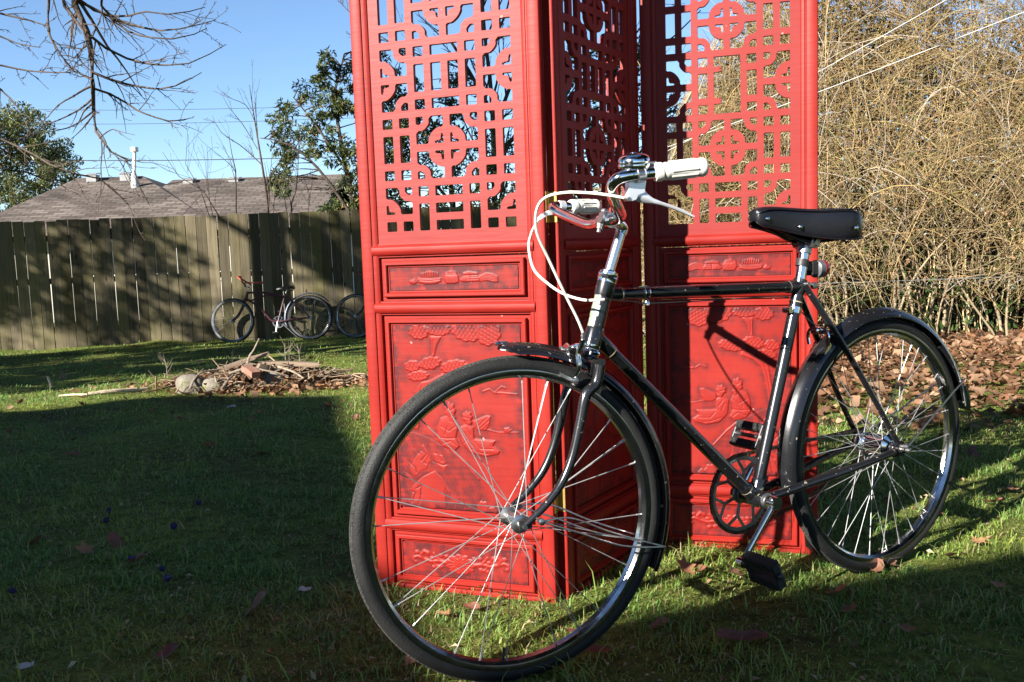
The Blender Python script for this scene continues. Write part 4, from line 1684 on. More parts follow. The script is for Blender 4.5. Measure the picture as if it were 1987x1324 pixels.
# front brake: two curved arms over the tyre, shoes on the rim, centre bolt
mb = MB()
pb = Fp(.1320, .3330, 0)
mb.tube([pb - lv * .012, pb + lv * .03], .0045, 10)
mb.lathe(pb - lv * .012, -lv, [(0, .0090), (.005, .0090), (.006, .007), (.009, .007), (.010, .004)], 12)
mb.build('brake_bolt', M['steel'], bike)
for s in (-1, 1):
    mb = MB()
    pts = [(.1330, .3350, -s * .006), (.1350, .3400, s * .016), (.1370, .3280, s * .034), (.1360, .3020, s * .038), (.1330, .2800, s * .030), (.1310, .2720, s * .026)]
    if s > 0:
        pts = [(.1450, .3560, .040), (.1440, .3480, .038)] + pts[2:]
        mb.tube(bez([Fp(.1335, .3330, 0), Fp(.138, .340, .016), Fp(.144, .343, .030), Fp(.1450, .3500, .038)], 5), .0058, 8, flat=.7)
    mb.tube(bez([Fp(*p) for p in pts], 5), .0058, 8, flat=.75)
    mb.build('brake_arm', M['chrome'], bike)
    mb = MB()
    mb.obox(Fp(.1180, .2790, s * .0195), ((Fp(.118, .279) - Fp(.150, .262)), nl, Vector((0, 0, 1))), (.017, .0042, .0045), .001)
    mb.lathe(Fp(.1290, .2740, s * .020), nl * s, [(0, .005), (.012, .005), (.0125, .0065), (.018, .0065), (.019, .004)], 10)
    mb.build('brake_shoe', M['steel'], bike)
# rear brake: a compact caliper in front of the stay bridge
mb = MB()
pb = B(-.2140, .6440, 0)
mb.tube([pb - X3 * .012, pb + X3 * .012], .0050, 8)
mb.lathe(pb - X3 * .012, -X3, [(0, .0085), (.004, .0085), (.005, .005)], 8)
for s in (-1, 1):
    mb.tube(bez([B(-.220, .648, -s * .004), B(-.221, .650, s * .020), B(-.222, .634, s * .031), B(-.221, .610, s * .029)], 5), .0048, 8, flat=.7)
    mb.obox(B(-.214, .600, s * .0200), ((.6, 0, .8), Y3, (-.8, 0, .6)), (.016, .0045, .005), .001)
mb.tube(bez([B(-.221, .650, .020), B(-.224, .662, .026), B(-.230, .672, .022)], 4), .0035, 6)
mb.build('rear_brake', M['chrome'], bike)


# ---- mudguards
def guard_profile(r, w, drop, th=.0011):
    out, inn = [], []
    for k in range(13):
        a = math.radians(-84 + 168 * k / 12)
        x, y = math.cos(a), math.sin(a)
        rad = r - drop * (1 - x) + (.0026 * math.exp(-((k - 6) / .9) ** 2))
        out.append((rad, w * y))
        inn.append((rad - th, (w - th) * y))
    return out + inn[::-1]


mb = MB()
mb.ring((0, 0, R_W), X3, Z3, Y3, guard_profile(.3555, .0275, .024), math.radians(12.5), math.radians(190), 72)
mb.build('mudguard', M['black_paint'], bike)
mb = MB()
mb.ring((0, 0, R_W), X3, Z3, Y3, guard_profile(.3568, .0282, .0245), math.radians(11.5), math.radians(34), 14)
mb.build('mudguard_tail', mk('grey_white_tail_paint', (.30, .31, .31), (.10, .10, .10), 30, .35, rough2=.5), bike)
rl = B(.3700, .4180, .010)
mb = MB()
dirr = Vector((math.cos(math.radians(14)), 0, math.sin(math.radians(14))))
upr = Vector((-dirr.z, 0, dirr.x))
pl = R_W * Z3 + dirr * .3585
mb.obox(pl + dirr * .010 + upr * -.004, (upr, Y3, dirr), (.032, .017, .008), .004)
mb.build('reflector_housing', M['chrome'], bike)
mb = MB()
mb.lathe(pl + dirr * .017 - upr * .004, dirr, [(0, .0155), (.004, .0150), (.006, .011)], 16)
mb.build('rear_reflector', mk('pale_reflector_glass', (.55, .5, .5), (.4, .2, .2), 40, .1), bike)
mb = MB()
a0, a1 = math.radians(93.0), math.radians(-26)
vs, fs = [], []
SEG = 60
for i in range(SEG + 1):
    a = a0 + (a1 - a0) * i / SEG
    f = min(1.0, i / 3.0)
    G = guard_profile(.3545 - .004 * (1 - f) ** 2, .0265 * (.30 + .70 * math.sqrt(f * (2 - f))), .022 * (.3 + .7 * f))
    vs += [MFL @ Vector((r * math.cos(a), s_, r * math.sin(a))) for r, s_ in G]
    K_ = len(G)
    if i:
        for j in range(K_):
            fs.append(((i - 1) * K_ + j, i * K_ + j, i * K_ + (j + 1) % K_, (i - 1) * K_ + (j + 1) % K_))
fs += [tuple(range(K_)), tuple(SEG * K_ + j for j in range(K_ - 1, -1, -1))]
mb.add(vs, fs)
mb.build('mudguard', M['black_paint'], bike)
mb = MB()
tp = MFL @ Vector((.3560 * math.cos(a0), 0, .3560 * math.sin(a0)))
mb.tube(bez([tp + lv * .02 + Z3 * .0015, tp + lv * .003 + Z3 * .0022, tp - lv * .006 - Z3 * .001], 5), [.0032] * 5 + [.0042] * 5 + [.0030], 8)
mb.build('mudguard_tip', M['chrome'], bike)
# stays
for s in (-1, 1):
    mb = MB()
    mb.tube(bez([Fp(.034, .0074, s * .064), Fp(.10, .004, s * .058), Fp(.20, -.045, s * .044), Fp(.3290, -.098, s * .028)], 6), .0021, 7)
    mb.tube(bez([Fp(.034, .0074, s * .064), Fp(.12, -.030, s * .055), Fp(.22, -.075, s * .042), Fp(.3290, -.098, s * .028)], 6), .0021, 7)
    mb.lathe(Fp(.034, .0074, s * .058), nl * s, [(0, .007), (.008, .0072), (.010, .004)], 10)
    mb.build('mudguard_stay', M['steel'], bike)
    mb = MB()
    mb.tube([B(.0143, .3349, s * .076), B(.16, .40, s * .052), B(.3230, .4720, s * .028)], .0021, 7)
    mb.lathe(B(.0143, .3349, s * .066), -Y3 * s, [(0, .007), (.009, .0072), (.012, .004)], 10)
    mb.build('mudguard_stay', M['steel'], bike)

# ---- chainset
CR_C = B(-.442, .266, -.047)
ca = math.atan2(.1522 - .266, -.559 + .442)     # direction of the near crank
mb = MB()
pr = [(.0925, -.0011), (.0925, .0011), (.0815, .0014), (.0815, -.0014)]
mb.ring(CR_C, X3, Z3, Y3, pr, segs=92)
for k in range(46):
    a = 2 * math.pi * k / 46
    d = Vector((math.cos(a), 0, math.sin(a)))
    e_ = Vector((-math.sin(a), 0, math.cos(a)))
    c = CR_C + d * .0938
    mb.add([c - e_ * .0036 - d * .002 - Y3 * .001, c + e_ * .0036 - d * .002 - Y3 * .001, c + e_ * .0012 + d * .0032 - Y3 * .0007, c - e_ * .0012 + d * .0032 - Y3 * .0007,
            c - e_ * .0036 - d * .002 + Y3 * .001, c + e_ * .0036 - d * .002 + Y3 * .001, c + e_ * .0012 + d * .0032 + Y3 * .0007, c - e_ * .0012 + d * .0032 + Y3 * .0007],
           [(0, 1, 2, 3), (7, 6, 5, 4), (0, 4, 5, 1), (1, 5, 6, 2), (2, 6, 7, 3), (3, 7, 4, 0)])
for k in range(6):
    a = 2 * math.pi * k / 6 + .3
    d = Vector((math.cos(a), 0, math.sin(a)))
    mb.obox(CR_C + d * .038, (d, Vector((-d.z, 0, d.x)), Y3), (.018, .0042, .0013))
    for sg in (-1, 1):
        b = a + sg * .32
        q = CR_C + Vector((math.cos(b), 0, math.sin(b))) * .083
        p = CR_C + d * .054
        dd = (q - p).normalized()
        mb.obox((p + q) / 2, (dd, dd.cross(Y3), Y3), ((q - p).length / 2, .0036, .0012))
mb.lathe(CR_C - Y3 * .003, Y3, [(0, .024), (.006, .024)], 20)
mb.build('chainring', M['steel'], bike)
# chain: every link a small plate pair, round ring and sprocket
mb = MB()
SP_C = Vector((0, .047, .33))
rr_, rs_ = .0945, .0365
dvec = Vector((SP_C.x - CR_C.x, 0, SP_C.z - CR_C.z))
th = math.atan2(dvec.z, dvec.x)
be = math.asin((rr_ - rs_) / dvec.length)
path = []
for k in range(41):
    a = th + math.pi / 2 - be + (math.pi + 2 * be) * k / 40
    path.append(Vector((CR_C.x + rr_ * math.cos(a), CR_C.y, CR_C.z + rr_ * math.sin(a))))
lo_end = path[-1]
sp = []
for k in range(17):
    a = th - math.pi / 2 + be + (math.pi - 2 * be) * k / 16
    sp.append(Vector((SP_C.x + rs_ * math.cos(a), SP_C.y, SP_C.z + rs_ * math.sin(a))))
mid = [(lo_end.lerp(sp[0], f) - Z3 * (.012 * math.sin(math.pi * f))) for f in (i / 24 for i in range(1, 24))]
topm = [sp[-1].lerp(path[0], f) for f in (i / 24 for i in range(1, 24))]
full = path + mid + sp + topm
# resample evenly
acc = [0]
for i in range(1, len(full) + 1):
    acc.append(acc[-1] + (full[i % len(full)] - full[i - 1]).length)
nl_ = 2 * int(acc[-1] / .0254)
for k in range(nl_):
    def on(s_):
        s_ %= acc[-1]
        j = int(np.searchsorted(acc, s_, side='right')) - 1
        j = min(j, len(full) - 1)
        return full[j].lerp(full[(j + 1) % len(full)], (s_ - acc[j]) / max(acc[j + 1] - acc[j], 1e-6))
    p, q = on(acc[-1] * k / nl_), on(acc[-1] * (k + 1) / nl_)
    d = (q - p).normalized()
    w = .0030 if k % 2 else .0019
    for s in (-1, 1):
        mb.obox((p + q) / 2 + Y3 * (s * w), (d, d.cross(Y3), Y3), (.0080, .0040, .0005))
    mb.tube([p - Y3 * .0036, p + Y3 * .0036], .0026, 5)
mb.build('chain', mk('oily_chain', (.05, .04, .033), (.12, .08, .05), 60, .45, .7), bike)
mb = MB()
mb.lathe(SP_C - Y3 * .001, Y3, [(0, .0375), (.002, .0375)], 20)
mb.build('sprocket', M['steel'], bike)


def crank(sg):
    s0 = .060 if sg > 0 else -.056
    s1 = .072 if sg > 0 else -.070
    d = Vector((math.cos(ca), 0, math.sin(ca))) * sg
    p0 = B(-.442, .266, s0)
    p1 = Vector((-.442, -s1, .266)) + d * .1625
    mb = MB()
    mb.tube([p0 - Y3 * .011, p0 + Y3 * .011], .0155, 18)
    mb.tube([p0 + d * .010, p0.lerp(p1, .5), p1], [.0095, .0082, .0085], 12, flat=.72, up=d.cross(Y3))
    mb.tube([p1 - Y3 * .0085, p1 + Y3 * .0085], .0118, 16)
    mb.build('crank', M['chrome'], bike)
    mb = MB()
    mb.tube([p0 - d.cross(Y3) * .018, p0 + d.cross(Y3) * .018], .0042, 8)
    mb.build('cotter_pin', M['steel'], bike)
    return p1


def pedal(c, sg, tilt):
    """two ribbed rubber blocks on a spindle with end plates; sg>0 points to the viewer"""
    o = -Y3 * sg
    p = link('pedal', None, bike)
    a = Vector((math.cos(tilt), 0, math.sin(tilt)))
    b = Vector((-a.z, 0, a.x))
    mb = MB()
    mb.tube([c, c + o * .108], .0055, 10)
    mb.lathe(c + o * .008, o, [(0, .010), (.005, .011), (.006, .0085)], 12)
    for d_ in (.017, .103):
        mb.obox(c + o * d_, (a, b, o), (.030, .0105, .0016), .002)
    mb.lathe(c + o * .105, o, [(0, .0085), (.006, .0080), (.008, .005)], 12)
    mb.build('pedal_cage', M['steel'] if sg < 0 else M['black_metal'], p)
    for q in (-1, 1):
        mb = MB()
        blk = c + o * .060 + a * (q * .0235)
        mb.obox(blk, (o, a, b), (.0425, .0105, .0125), .003)
        for k in range(9):
            for f in (-1, 1):
                mb.obox(blk + o * (-.036 + .009 * k) + b * (f * .0128), (a, o, b), (.0085, .0027, .0014))
        mb.build('pedal_rubber', M['rubber'], p)


pn = crank(1)
pf = crank(-1)
pedal(pn - Y3 * .006, 1, math.radians(-66))
pedal(pf + Y3 * .006, -1, math.radians(62))

# ---- seat post, saddle
sdir = (B(-.2805, .7725) - BBp).normalized()
PT = B(-.2610, .856)
mb = MB()
mb.tube([B(-.2850, .760), PT], .0127, 20)
mb.build('seat_post', M['chrome'], bike)
mb = MB()
mb.tube([PT - Y3 * .026 + Z3 * .004, PT + Y3 * .026 + Z3 * .004], .0135, 14)
mb.tube([PT - sdir * .022, PT + sdir * .004], .0165, 16)
for s in (-1, 1):
    mb.lathe(PT + Z3 * .004 - Y3 * s * .026, -Y3 * s, [(0, .0145), (.004, .0145), (.005, .0085), (.011, .0085)], 8)
mb.build('saddle_clamp', M['steel'], bike)
# shell: sections from nose to tail
saddle = link('saddle', None, bike)
secs = [(-.4330, .938, .010, .016), (-.4290, .941, .0175, .026), (-.4200, .9445, .0215, .034), (-.4030, .9475, .0235, .040), (-.3700, .9470, .0260, .046), (-.3300, .9440, .0320, .052), (-.2900, .9415, .0440, .058), (-.2550, .9410, .0600, .063),
        (-.2250, .9425, .0730, .068), (-.2000, .9430, .0810, .070), (-.1780, .9415, .0845, .068), (-.1580, .9370, .0810, .062), (-.1430, .9300, .0720, .053), (-.1340, .9220, .0590, .042), (-.1300, .9140, .0420, .028)]
mb = MB()
vs, fs = [], []
K = 17
for a, top, hwid, skirt in secs:
    for k in range(K):
        t = -1 + 2 * k / (K - 1)
        at_ = abs(t)
        if at_ <= .62:
            x = t / .62
            y = hwid * x * .97
            z = top - .010 * x ** 4 - .003 * (1 - x * x) * (1 if hwid > .05 else 0)
        else:
            f = (at_ - .62) / .38
            y = math.copysign(hwid * (.97 + .06 * math.sin(f * 2.2) - .10 * f * f), t)
            z = top - .010 - skirt * f
        vs.append((a, y, z))
for i in range(len(secs) - 1):
    for k in range(K - 1):
        b0 = i * K + k
        fs.append((b0, b0 + 1, b0 + K + 1, b0 + K))
fs.append(tuple(range(K)))
fs.append(tuple(range((len(secs) - 1) * K + K - 1, (len(secs) - 1) * K - 1, -1)))
mb.add(vs, fs)
me = mb.mesh('saddle_cover', M['leather'], 50)
so = link('saddle_cover', me, saddle)
sm = so.modifiers.new('thick', 'SOLIDIFY')
sm.thickness = .003
sb = so.modifiers.new('smooth', 'SUBSURF')
sb.levels = sb.render_levels = 1
# piping along the upper edge and the skirt hem, rivets
mb = MB()
for s in (-1, 1):
    up_, lo_ = [], []
    for a, top, hwid, skirt in secs:
        up_.append((a, s * hwid * 1.005, top - .0085))
        lo_.append((a, s * hwid * .965, top - .0095 - skirt))
    mb.tube(bez(up_, 4), .0016, 6)
    mb.tube(bez(lo_, 4), .0019, 6)
mb.build('saddle_piping', M['leather'], saddle)
for s in (-1, 1):
    for a, h, y in ((-.412, .918, .0235), (-.320, .897, .0375), (-.188, .890, .0865)):
        mb = MB()
        mb.lathe((a, s * y, h), (.0, s, 0), [(0, .0062), (.002, .0058), (.0035, .0035)], 12)
        mb.build('saddle_rivet', M['chrome'], saddle)
mb = MB()
for s in (-1, 1):
    mb.tube(bez([(-.418, s * .006, .912), (-.36, s * .012, .890), (-.30, s * .020, .868), (-.262, s * .024, .862), (-.215, s * .034, .864), (-.170, s * .058, .872), (-.160, s * .060, .890)], 5), .0036, 8)
    # coil spring at the back
    sp_ = []
    for k in range(49):
        t = k / 48
        sp_.append((-.178 + .011 * math.cos(t * 8 * math.pi), s * .050 + .011 * math.sin(t * 8 * math.pi), .858 + .040 * t))
    mb.tube(sp_, .0021, 6)
mb.tube([(-.172, -.062, .872), (-.165, 0, .868), (-.172, .062, .872)], .0034, 8)
mb.build('saddle_spring', M['black_metal'], saddle)
mb = MB()
mb.obox((-.414, 0, .921), ((0, 1, 0), (1, 0, 0), (0, 0, 1)), (.014, .006, .010), .002)
mb.build('saddle_nose_plate', M['black_metal'], saddle)

# ---- tail lamp on the seat post
pc = B(-.2745, .8120)
lamp = link('tail_lamp', None, bike)
mb = MB()
mb.tube([pc - sdir * .0085, pc + sdir * .0085], .0152, 16)
mb.obox(pc + B(.022, -.010), (X3, Y3, Z3), (.012, .009, .010), .002)
mb.obox(pc + B(.034, -.014), (X3, Y3, Z3), (.009, .012, .017), .003)
mb.build('lamp_bracket', M['black_metal'], lamp)
mb = MB()
mb.lathe(pc + B(.043, -.016), X3, [(0, .019), (.002, .0215), (.018, .0215)], 20)
mb.build('lamp_body', M['grey_plastic'], lamp)
mb = MB()
mb.lathe(pc + B(.0612, -.016), X3, [(0, .0218), (.010, .0212), (.016, .0180), (.018, .010)], 20)
mb.build('lamp_lens', M['red_lens'], lamp)

# ================================================================== the two old cruisers by the board fence
M['cruiser_paint'] = mk('faded_maroon_paint', (.09, .022, .03), (.05, .02, .045), 9, .4, rough2=.6, speck=(.12, .06, .03), speck_scale=60, speck_amt=-.02)
M['cruiser_guard'] = mk('dull_blue_steel', (.25, .27, .34), (.16, .15, .19), 14, .35, .6, rough2=.55)
M['whitewall'] = mk('dirty_whitewall', (.20, .205, .22), (.07, .07, .075), 12, .7)
M['rust'] = mk('rusty_grip', (.22, .05, .03), (.30, .07, .04), 20, .7)


def cruiser():
    root = link('cruiser_bicycle', None)

    def wheel(cx, turn):
        w = link('wheel', None, root, mat4=Matrix.Translation((cx, 0, .333)) @ Matrix.Rotation(turn, 4, 'Z'))
        mb = MB()
        pr = [(.307 + .026 * math.cos(math.radians(a)), .026 * math.sin(math.radians(a))) for a in range(-140, 141, 28)]
        mb.ring((0, 0, 0), X3, Z3, Y3, pr, segs=44)
        mb.build('tyre', M['tyre'], w)
        mb = MB()
        for s in (-1, 1):
            mb.ring((0, 0, 0), X3, Z3, Y3, [(.288, s * .0205), (.304, s * .0270), (.313, s * .0272), (.304, s * .0250)], segs=44)
        mb.build('whitewall', M['whitewall'], w)
        mb = MB()
        mb.ring((0, 0, 0), X3, Z3, Y3, [(.291, -.019), (.281, -.015), (.278, 0), (.281, .015), (.291, .019), (.286, 0)], segs=44)
        mb.build('rim', M['rim'], w)
        mb = MB()
        mb.lathe((0, -.05, 0), Y3, [(0, .008), (.015, .01), (.017, .024), (.022, .024), (.024, .015), (.076, .015), (.078, .024), (.083, .024), (.085, .01), (.1, .008)], 12)
        mb.build('hub', M['steel'], w)
        for side in (-1, 1):
            mb = MB()
            mb.tube([(.02, side * .03, 0), (.15, side * .016, .242)], .0013, 4)
            me = mb.mesh('spoke', M['spoke'])
            for k in range(9):
                for fl in (0, 1):
                    m4 = Matrix.Rotation(2 * math.pi * (k + .25 * side + .5 * fl) / 9, 4, 'Y')
                    if fl:
                        m4 = m4 @ Matrix.Diagonal((1, 1, -1, 1))
                    link('spoke', me, w, mat4=m4)
    wheel(-1.11, math.radians(-14))
    wheel(0, 0)
    P = 'cruiser_paint'

    def tube(name, pts, r, mat=P, n=8, curve=True):
        mb = MB()
        mb.tube(bez(pts, 5) if curve and len(pts) > 2 else pts, r, n)
        return mb.build(name, M[mat], root)
    BBc = (-.46, 0, .29)
    tube('head_tube', [(-.875, 0, .755), (-.918, 0, .62)], .021)
    tube('top_tube', [(-.885, 0, .735), (-.70, 0, .735), (-.50, 0, .70), (-.345, 0, .66)], .0145)
    tube('top_tube', [(-.86, 0, .60), (-.72, 0, .665), (-.55, 0, .685), (-.36, 0, .655)], .0125)
    tube('down_tube', [(-.90, 0, .645), (-.80, 0, .58), (-.66, 0, .44), (-.56, 0, .32), BBc], .0155)
    tube('seat_tube', [BBc, (-.34, 0, .70)], .0155)
    for s in (-1, 1):
        tube('seat_stay', [(-.355, s * .02, .655), (-.2, s * .05, .56), (-.09, s * .06, .45), (0, s * .065, .333)], .009)
        tube('chain_stay', [(BBc[0] + .02, s * .03, .29), (-.25, s * .055, .315), (0, s * .065, .333)], .0105)
        tube('fork_blade', [(-.925, s * .045, .63), (-.955, s * .05, .54), (-1.02, s * .055, .42), (-1.105, s * .058, .335)], .0115)
    tube('fork_crown', [(-.922, -.055, .63), (-.918, 0, .645), (-.922, .055, .63)], .014)
    tube('seat_post', [(-.345, 0, .67), (-.318, 0, .775)], .0125, 'chrome')
    tube('stem', [(-.872, 0, .76), (-.858, 0, .81), (-.905, 0, .83)], .0125, 'chrome')
    bars = [(-.60, -.33, .855), (-.70, -.325, .86), (-.82, -.26, .875), (-.90, -.12, .93), (-.905, 0, .83), (-.91, .12, .94), (-.96, .24, .965), (-.95, .30, .90), (-.88, .325, .80), (-.84, .33, .70)]
    bars = [(-.62, -.33, .845), (-.74, -.315, .85), (-.875, -.20, .865), (-.905, -.06, .832), (-.905, 0, .83), (-.905, .06, .832), (-1.00, .16, .95), (-1.05, .22, 1.0), (-.95, .27, 1.005), (-.93, .29, .93), (-.945, .30, .82)]
    tube('handlebar', bars, .0115, 'rust')
    tube('grip', [(-.72, -.318, .849), (-.60, -.332, .845)], .018, 'rust', curve=False)
    tube('grip', [(-.938, .293, .86), (-.955, .302, .76)], .018, 'rust', curve=False)
    # saddle
    mb = MB()
    vs, fs = [], []
    S = [(-.46, .80, .02), (-.42, .81, .035), (-.36, .805, .05), (-.30, .81, .09), (-.24, .825, .115), (-.20, .82, .10)]
    for a, z, w in S:
        for k in range(7):
            t = -1 + k / 3
            vs.append((a, w * t, z - .03 * t * t))
        for k in range(7):
            t = 1 - k / 3
            vs.append((a, w * t * .9, z - .05))
    for i in range(len(S) - 1):
        for k in range(14):
            fs.append((i * 14 + k, i * 14 + (k + 1) % 14, (i + 1) * 14 + (k + 1) % 14, (i + 1) * 14 + k))
    fs += [tuple(range(14)), tuple(range((len(S) - 1) * 14 + 13, (len(S) - 1) * 14 - 1, -1))]
    mb.add(vs, fs)
    mb.build('saddle', M['leather'], root)
    for s in (-1, 1):
        tube('saddle_spring', [(-.40, s * .03, .765), (-.31, s * .05, .745), (-.235, s * .07, .75), (-.225, s * .07, .785)], .006, 'black_metal')
    mb = MB()
    pr = [(.352, -.03), (.368, -.02), (.374, 0), (.368, .02), (.352, .03), (.350, .028), (.366, .018), (.372, 0), (.366, -.018), (.350, -.028)]
    mb.ring((0, 0, .333), X3, Z3, Y3, pr, math.radians(38), math.radians(200), 30)
    mb.build('mudguard', M['cruiser_guard'], root)
    mb = MB()
    mb.ring((BBc[0], .045, .29), X3, Z3, Y3, [(.088, -.003), (.088, .003), (.075, .003), (.075, -.003)], segs=28)
    for k in range(4):
        a = k * math.pi / 4
        mb.obox((BBc[0], .045 - .001 * k, .29), ((math.cos(a), 0, math.sin(a)), (-math.sin(a), 0, math.cos(a)), Y3), (.078, .006, .0015))
    mb.build('chainring', M['steel'], root)
    tube('crank', [(BBc[0], -.06, .29), (BBc[0] - .03, -.07, .13)], .010, 'steel', curve=False)
    tube('crank', [(BBc[0], .07, .29), (BBc[0] + .03, .08, .45)], .010, 'steel', curve=False)
    for s, dx, z in ((-1, -.03, .13), (1, .03, .45)):
        mb = MB()
        mb.obox((BBc[0] + dx, s * .125, z), (X3, Y3, Z3), (.04, .045, .012), .003)
        mb.build('pedal', M['rubber'], root)
    tube('kickstand', [(-.40, -.03, .26), (-.16, -.09, .02)], .008, 'steel', curve=False)
    return root


def place_cruiser(o, pxr, pyr, Yr, label, extra=0.0):
    p = at(pxr, pyr, Yr)
    p.z = float(gz(p.x, p.y)) - .01
    ang = math.atan2(FDIR.y, FDIR.x) + extra
    o.matrix_world = Matrix.Translation(p) @ Matrix.Rotation(ang, 4, 'Z') @ Matrix.Rotation(math.radians(-7), 4, 'X')
    tag(o, label, "bicycle", "old cruiser bicycles propped against the board fence")


c1_ = cruiser()
c2_ = copy_tree(c1_)
place_cruiser(c1_, 603, 655, 13.3, "old maroon cruiser bicycle with blue grey mudguard propped against the fence")
place_cruiser(c2_, 838, 645, 13.5, "second cruiser bicycle at the fence, half hidden behind the red screen")

# ================================================================== beyond the fence: house, wires, trees
M['shingle'] = mk('brown_shingle', (.085, .068, .057), (.15, .125, .107), 3, .9, bump=.6, bscale=30, spec=.15, stretch=(1, 1, 6))
def shingle_material():
    m = bpy.data.materials.new('brown_shingle_courses')
    nt, b = nodes_of(m)
    tc = N(nt, 'ShaderNodeTexCoord')
    sp = N(nt, 'ShaderNodeSeparateXYZ')
    nt.links.new(tc.outputs['Object'], sp.inputs[0])
    mu = N(nt, 'ShaderNodeMath', operation='MULTIPLY')
    mu.inputs[1].default_value = 3.1
    nt.links.new(sp.outputs['Z'], mu.inputs[0])
    cb = N(nt, 'ShaderNodeCombineXYZ')
    nt.links.new(sp.outputs['X'], cb.inputs[0])
    nt.links.new(mu.outputs[0], cb.inputs[1])
    br = N(nt, 'ShaderNodeTexBrick')
    br.inputs['Scale'].default_value = 1.0
    br.inputs['Brick Width'].default_value = .34
    br.inputs['Row Height'].default_value = .16
    br.inputs['Mortar Size'].default_value = .012
    br.inputs['Color1'].default_value = (.075, .060, .050, 1)
    br.inputs['Color2'].default_value = (.150, .124, .105, 1)
    br.inputs['Mortar'].default_value = (.035, .028, .024, 1)
    nt.links.new(cb.outputs[0], br.inputs['Vector'])
    no = N(nt, 'ShaderNodeTexNoise', Scale=.9, Detail=6.0)
    nt.links.new(tc.outputs['Object'], no.inputs['Vector'])
    hs = N(nt, 'ShaderNodeHueSaturation')
    mr = N(nt, 'ShaderNodeMapRange')
    mr.inputs[1].default_value, mr.inputs[2].default_value, mr.inputs[3].default_value, mr.inputs[4].default_value = .3, .7, .7, 1.35
    nt.links.new(no.outputs['Fac'], mr.inputs[0])
    nt.links.new(mr.outputs[0], hs.inputs['Value'])
    nt.links.new(br.outputs['Color'], hs.inputs['Color'])
    nt.links.new(hs.outputs[0], b.inputs['Base Color'])
    b.inputs['Roughness'].default_value = .9
    b.inputs['Specular IOR Level'].default_value = .15
    return m


M['shingle'] = shingle_material()
M['vent'] = mk('grey_vent_metal', (.26, .26, .25), (.2, .2, .2), 8, .5)
M['siding'] = mk('pale_siding', (.42, .39, .33), (.5, .47, .4), 4, .8)
M['trim'] = mk('white_trim_paint', (.75, .75, .72), (.68, .68, .65), 8, .6)
M['bark'] = mk('grey_brown_bark', (.055, .042, .034), (.11, .085, .07), 14, .9, bump=.7, bscale=60, spec=.1)
M['dark_glass'] = mk('dark_window_glass', (.02, .025, .03), (.03, .035, .04), 4, .08)


def build_house():
    YR, YE = 25.0, 20.5
    base = at(300, 507, 22.5)
    base.z = float(gz(base.x, base.y))
    root = thing('neighbour_house', "low house with brown shingle roof behind the board fence", "house", base)

    def roof(pl, pr, pyl, pyr, pel, per, pyel, pyer, hipl, hipr, name):
        a, b = at(pl, pyl, YR), at(pr, pyr, YR)
        b.z = a.z
        e0, e1 = at(pel, pyel, YE), at(per, pyer, YE)
        ez = min(e0.z, e1.z)
        e0.z = e1.z = ez
        back = 2 * YR - YE
        f0, f1 = Vector((e0.x, back, ez)), Vector((e1.x, back, ez))
        if not hipl:
            a.x = e0.x
        if not hipr:
            b.x = e1.x
        mb = MB()
        t = Vector((0, 0, -.16))
        V = [e0, e1, b, a, f1, f0]
        V = V + [v + t for v in V]
        F = [(0, 1, 2, 3), (4, 5, 3, 2), (5, 0, 3), (1, 4, 2), (6, 9, 8, 7), (10, 8, 9, 11), (11, 9, 6), (7, 8, 10), (0, 6, 7, 1), (4, 10, 11, 5), (5, 11, 6, 0), (1, 7, 10, 4)]
        mb.add(V, F)
        o = mb.build(name, M['shingle'], root, off=base, angle=0)
        w = MB()
        w.box((e0.x + .5, YE + .5, base.z - .3), (e1.x - .5, back - .5, ez - .02))
        w.build('wall', M['siding'], root, off=base, angle=0)
        return a, b, e0, e1, o
    a, b, e0, e1, r1 = roof(150, 276, 346, 338, -95, 420, 444, 436, True, True, 'roof')
    a2, b2, g0, g1, r2 = roof(288, 611, 351, 342, 200, 611, 438, 428, False, False, 'roof')
    # small box vents under the ridge and a white vent mast
    for px, py in ((180, 342), (245, 340), (367, 352), (455, 350), (540, 346)):
        p = at(px, py, YR - .35)
        mb = MB()
        mb.box((p.x - .13, p.y - .12, p.z - .16), (p.x + .13, p.y + .12, p.z + .03))
        mb.add([(p.x - .16, p.y - .15, p.z + .03), (p.x + .16, p.y - .15, p.z + .03), (p.x + .16, p.y + .15, p.z + .08), (p.x - .16, p.y + .15, p.z + .08),
                (p.x - .16, p.y - .15, p.z + .05), (p.x + .16, p.y - .15, p.z + .05), (p.x + .16, p.y + .15, p.z + .10), (p.x - .16, p.y + .15, p.z + .10)],
               [(3, 2, 1, 0), (4, 5, 6, 7), (0, 1, 5, 4), (1, 2, 6, 5), (2, 3, 7, 6), (3, 0, 4, 7)])
        mb.build('roof_vent', M['vent'], root, off=base, angle=0)
    t, q = at(261, 293, YR - 1.1), at(262, 362, YR - 1.1)
    mb = MB()
    mb.tube([q - Vector((0, 0, .2)), q, q + Vector((0, 0, .25)), q + Vector((0, 0, .35)), t], [.10, .10, .085, .045, .045], 10)
    mb.tube([t - Vector((0, 0, .02)), t + Vector((0, 0, .09))], .10, 10)
    mb.build('vent_mast', M['trim'], root, off=base)
    for x in np.linspace(e0.x + 2.5, g1.x - 2, 4):
        f = link('window', None, root)
        mb = MB()
        z = base.z + 1.0
        frame_ring(mb, x, x + 1.2, z, z + .9, [(0, YE + .5), (0, YE + .44), (.07, YE + .44), (.07, YE + .48)])
        mb.build('window_frame', M['trim'], f, off=base, angle=0)
        mb = MB()
        mb.box((x + .06, YE + .47, z + .06), (x + 1.14, YE + .49, z + .84))
        mb.build('pane', M['dark_glass'], f, off=base, angle=0)


build_house()

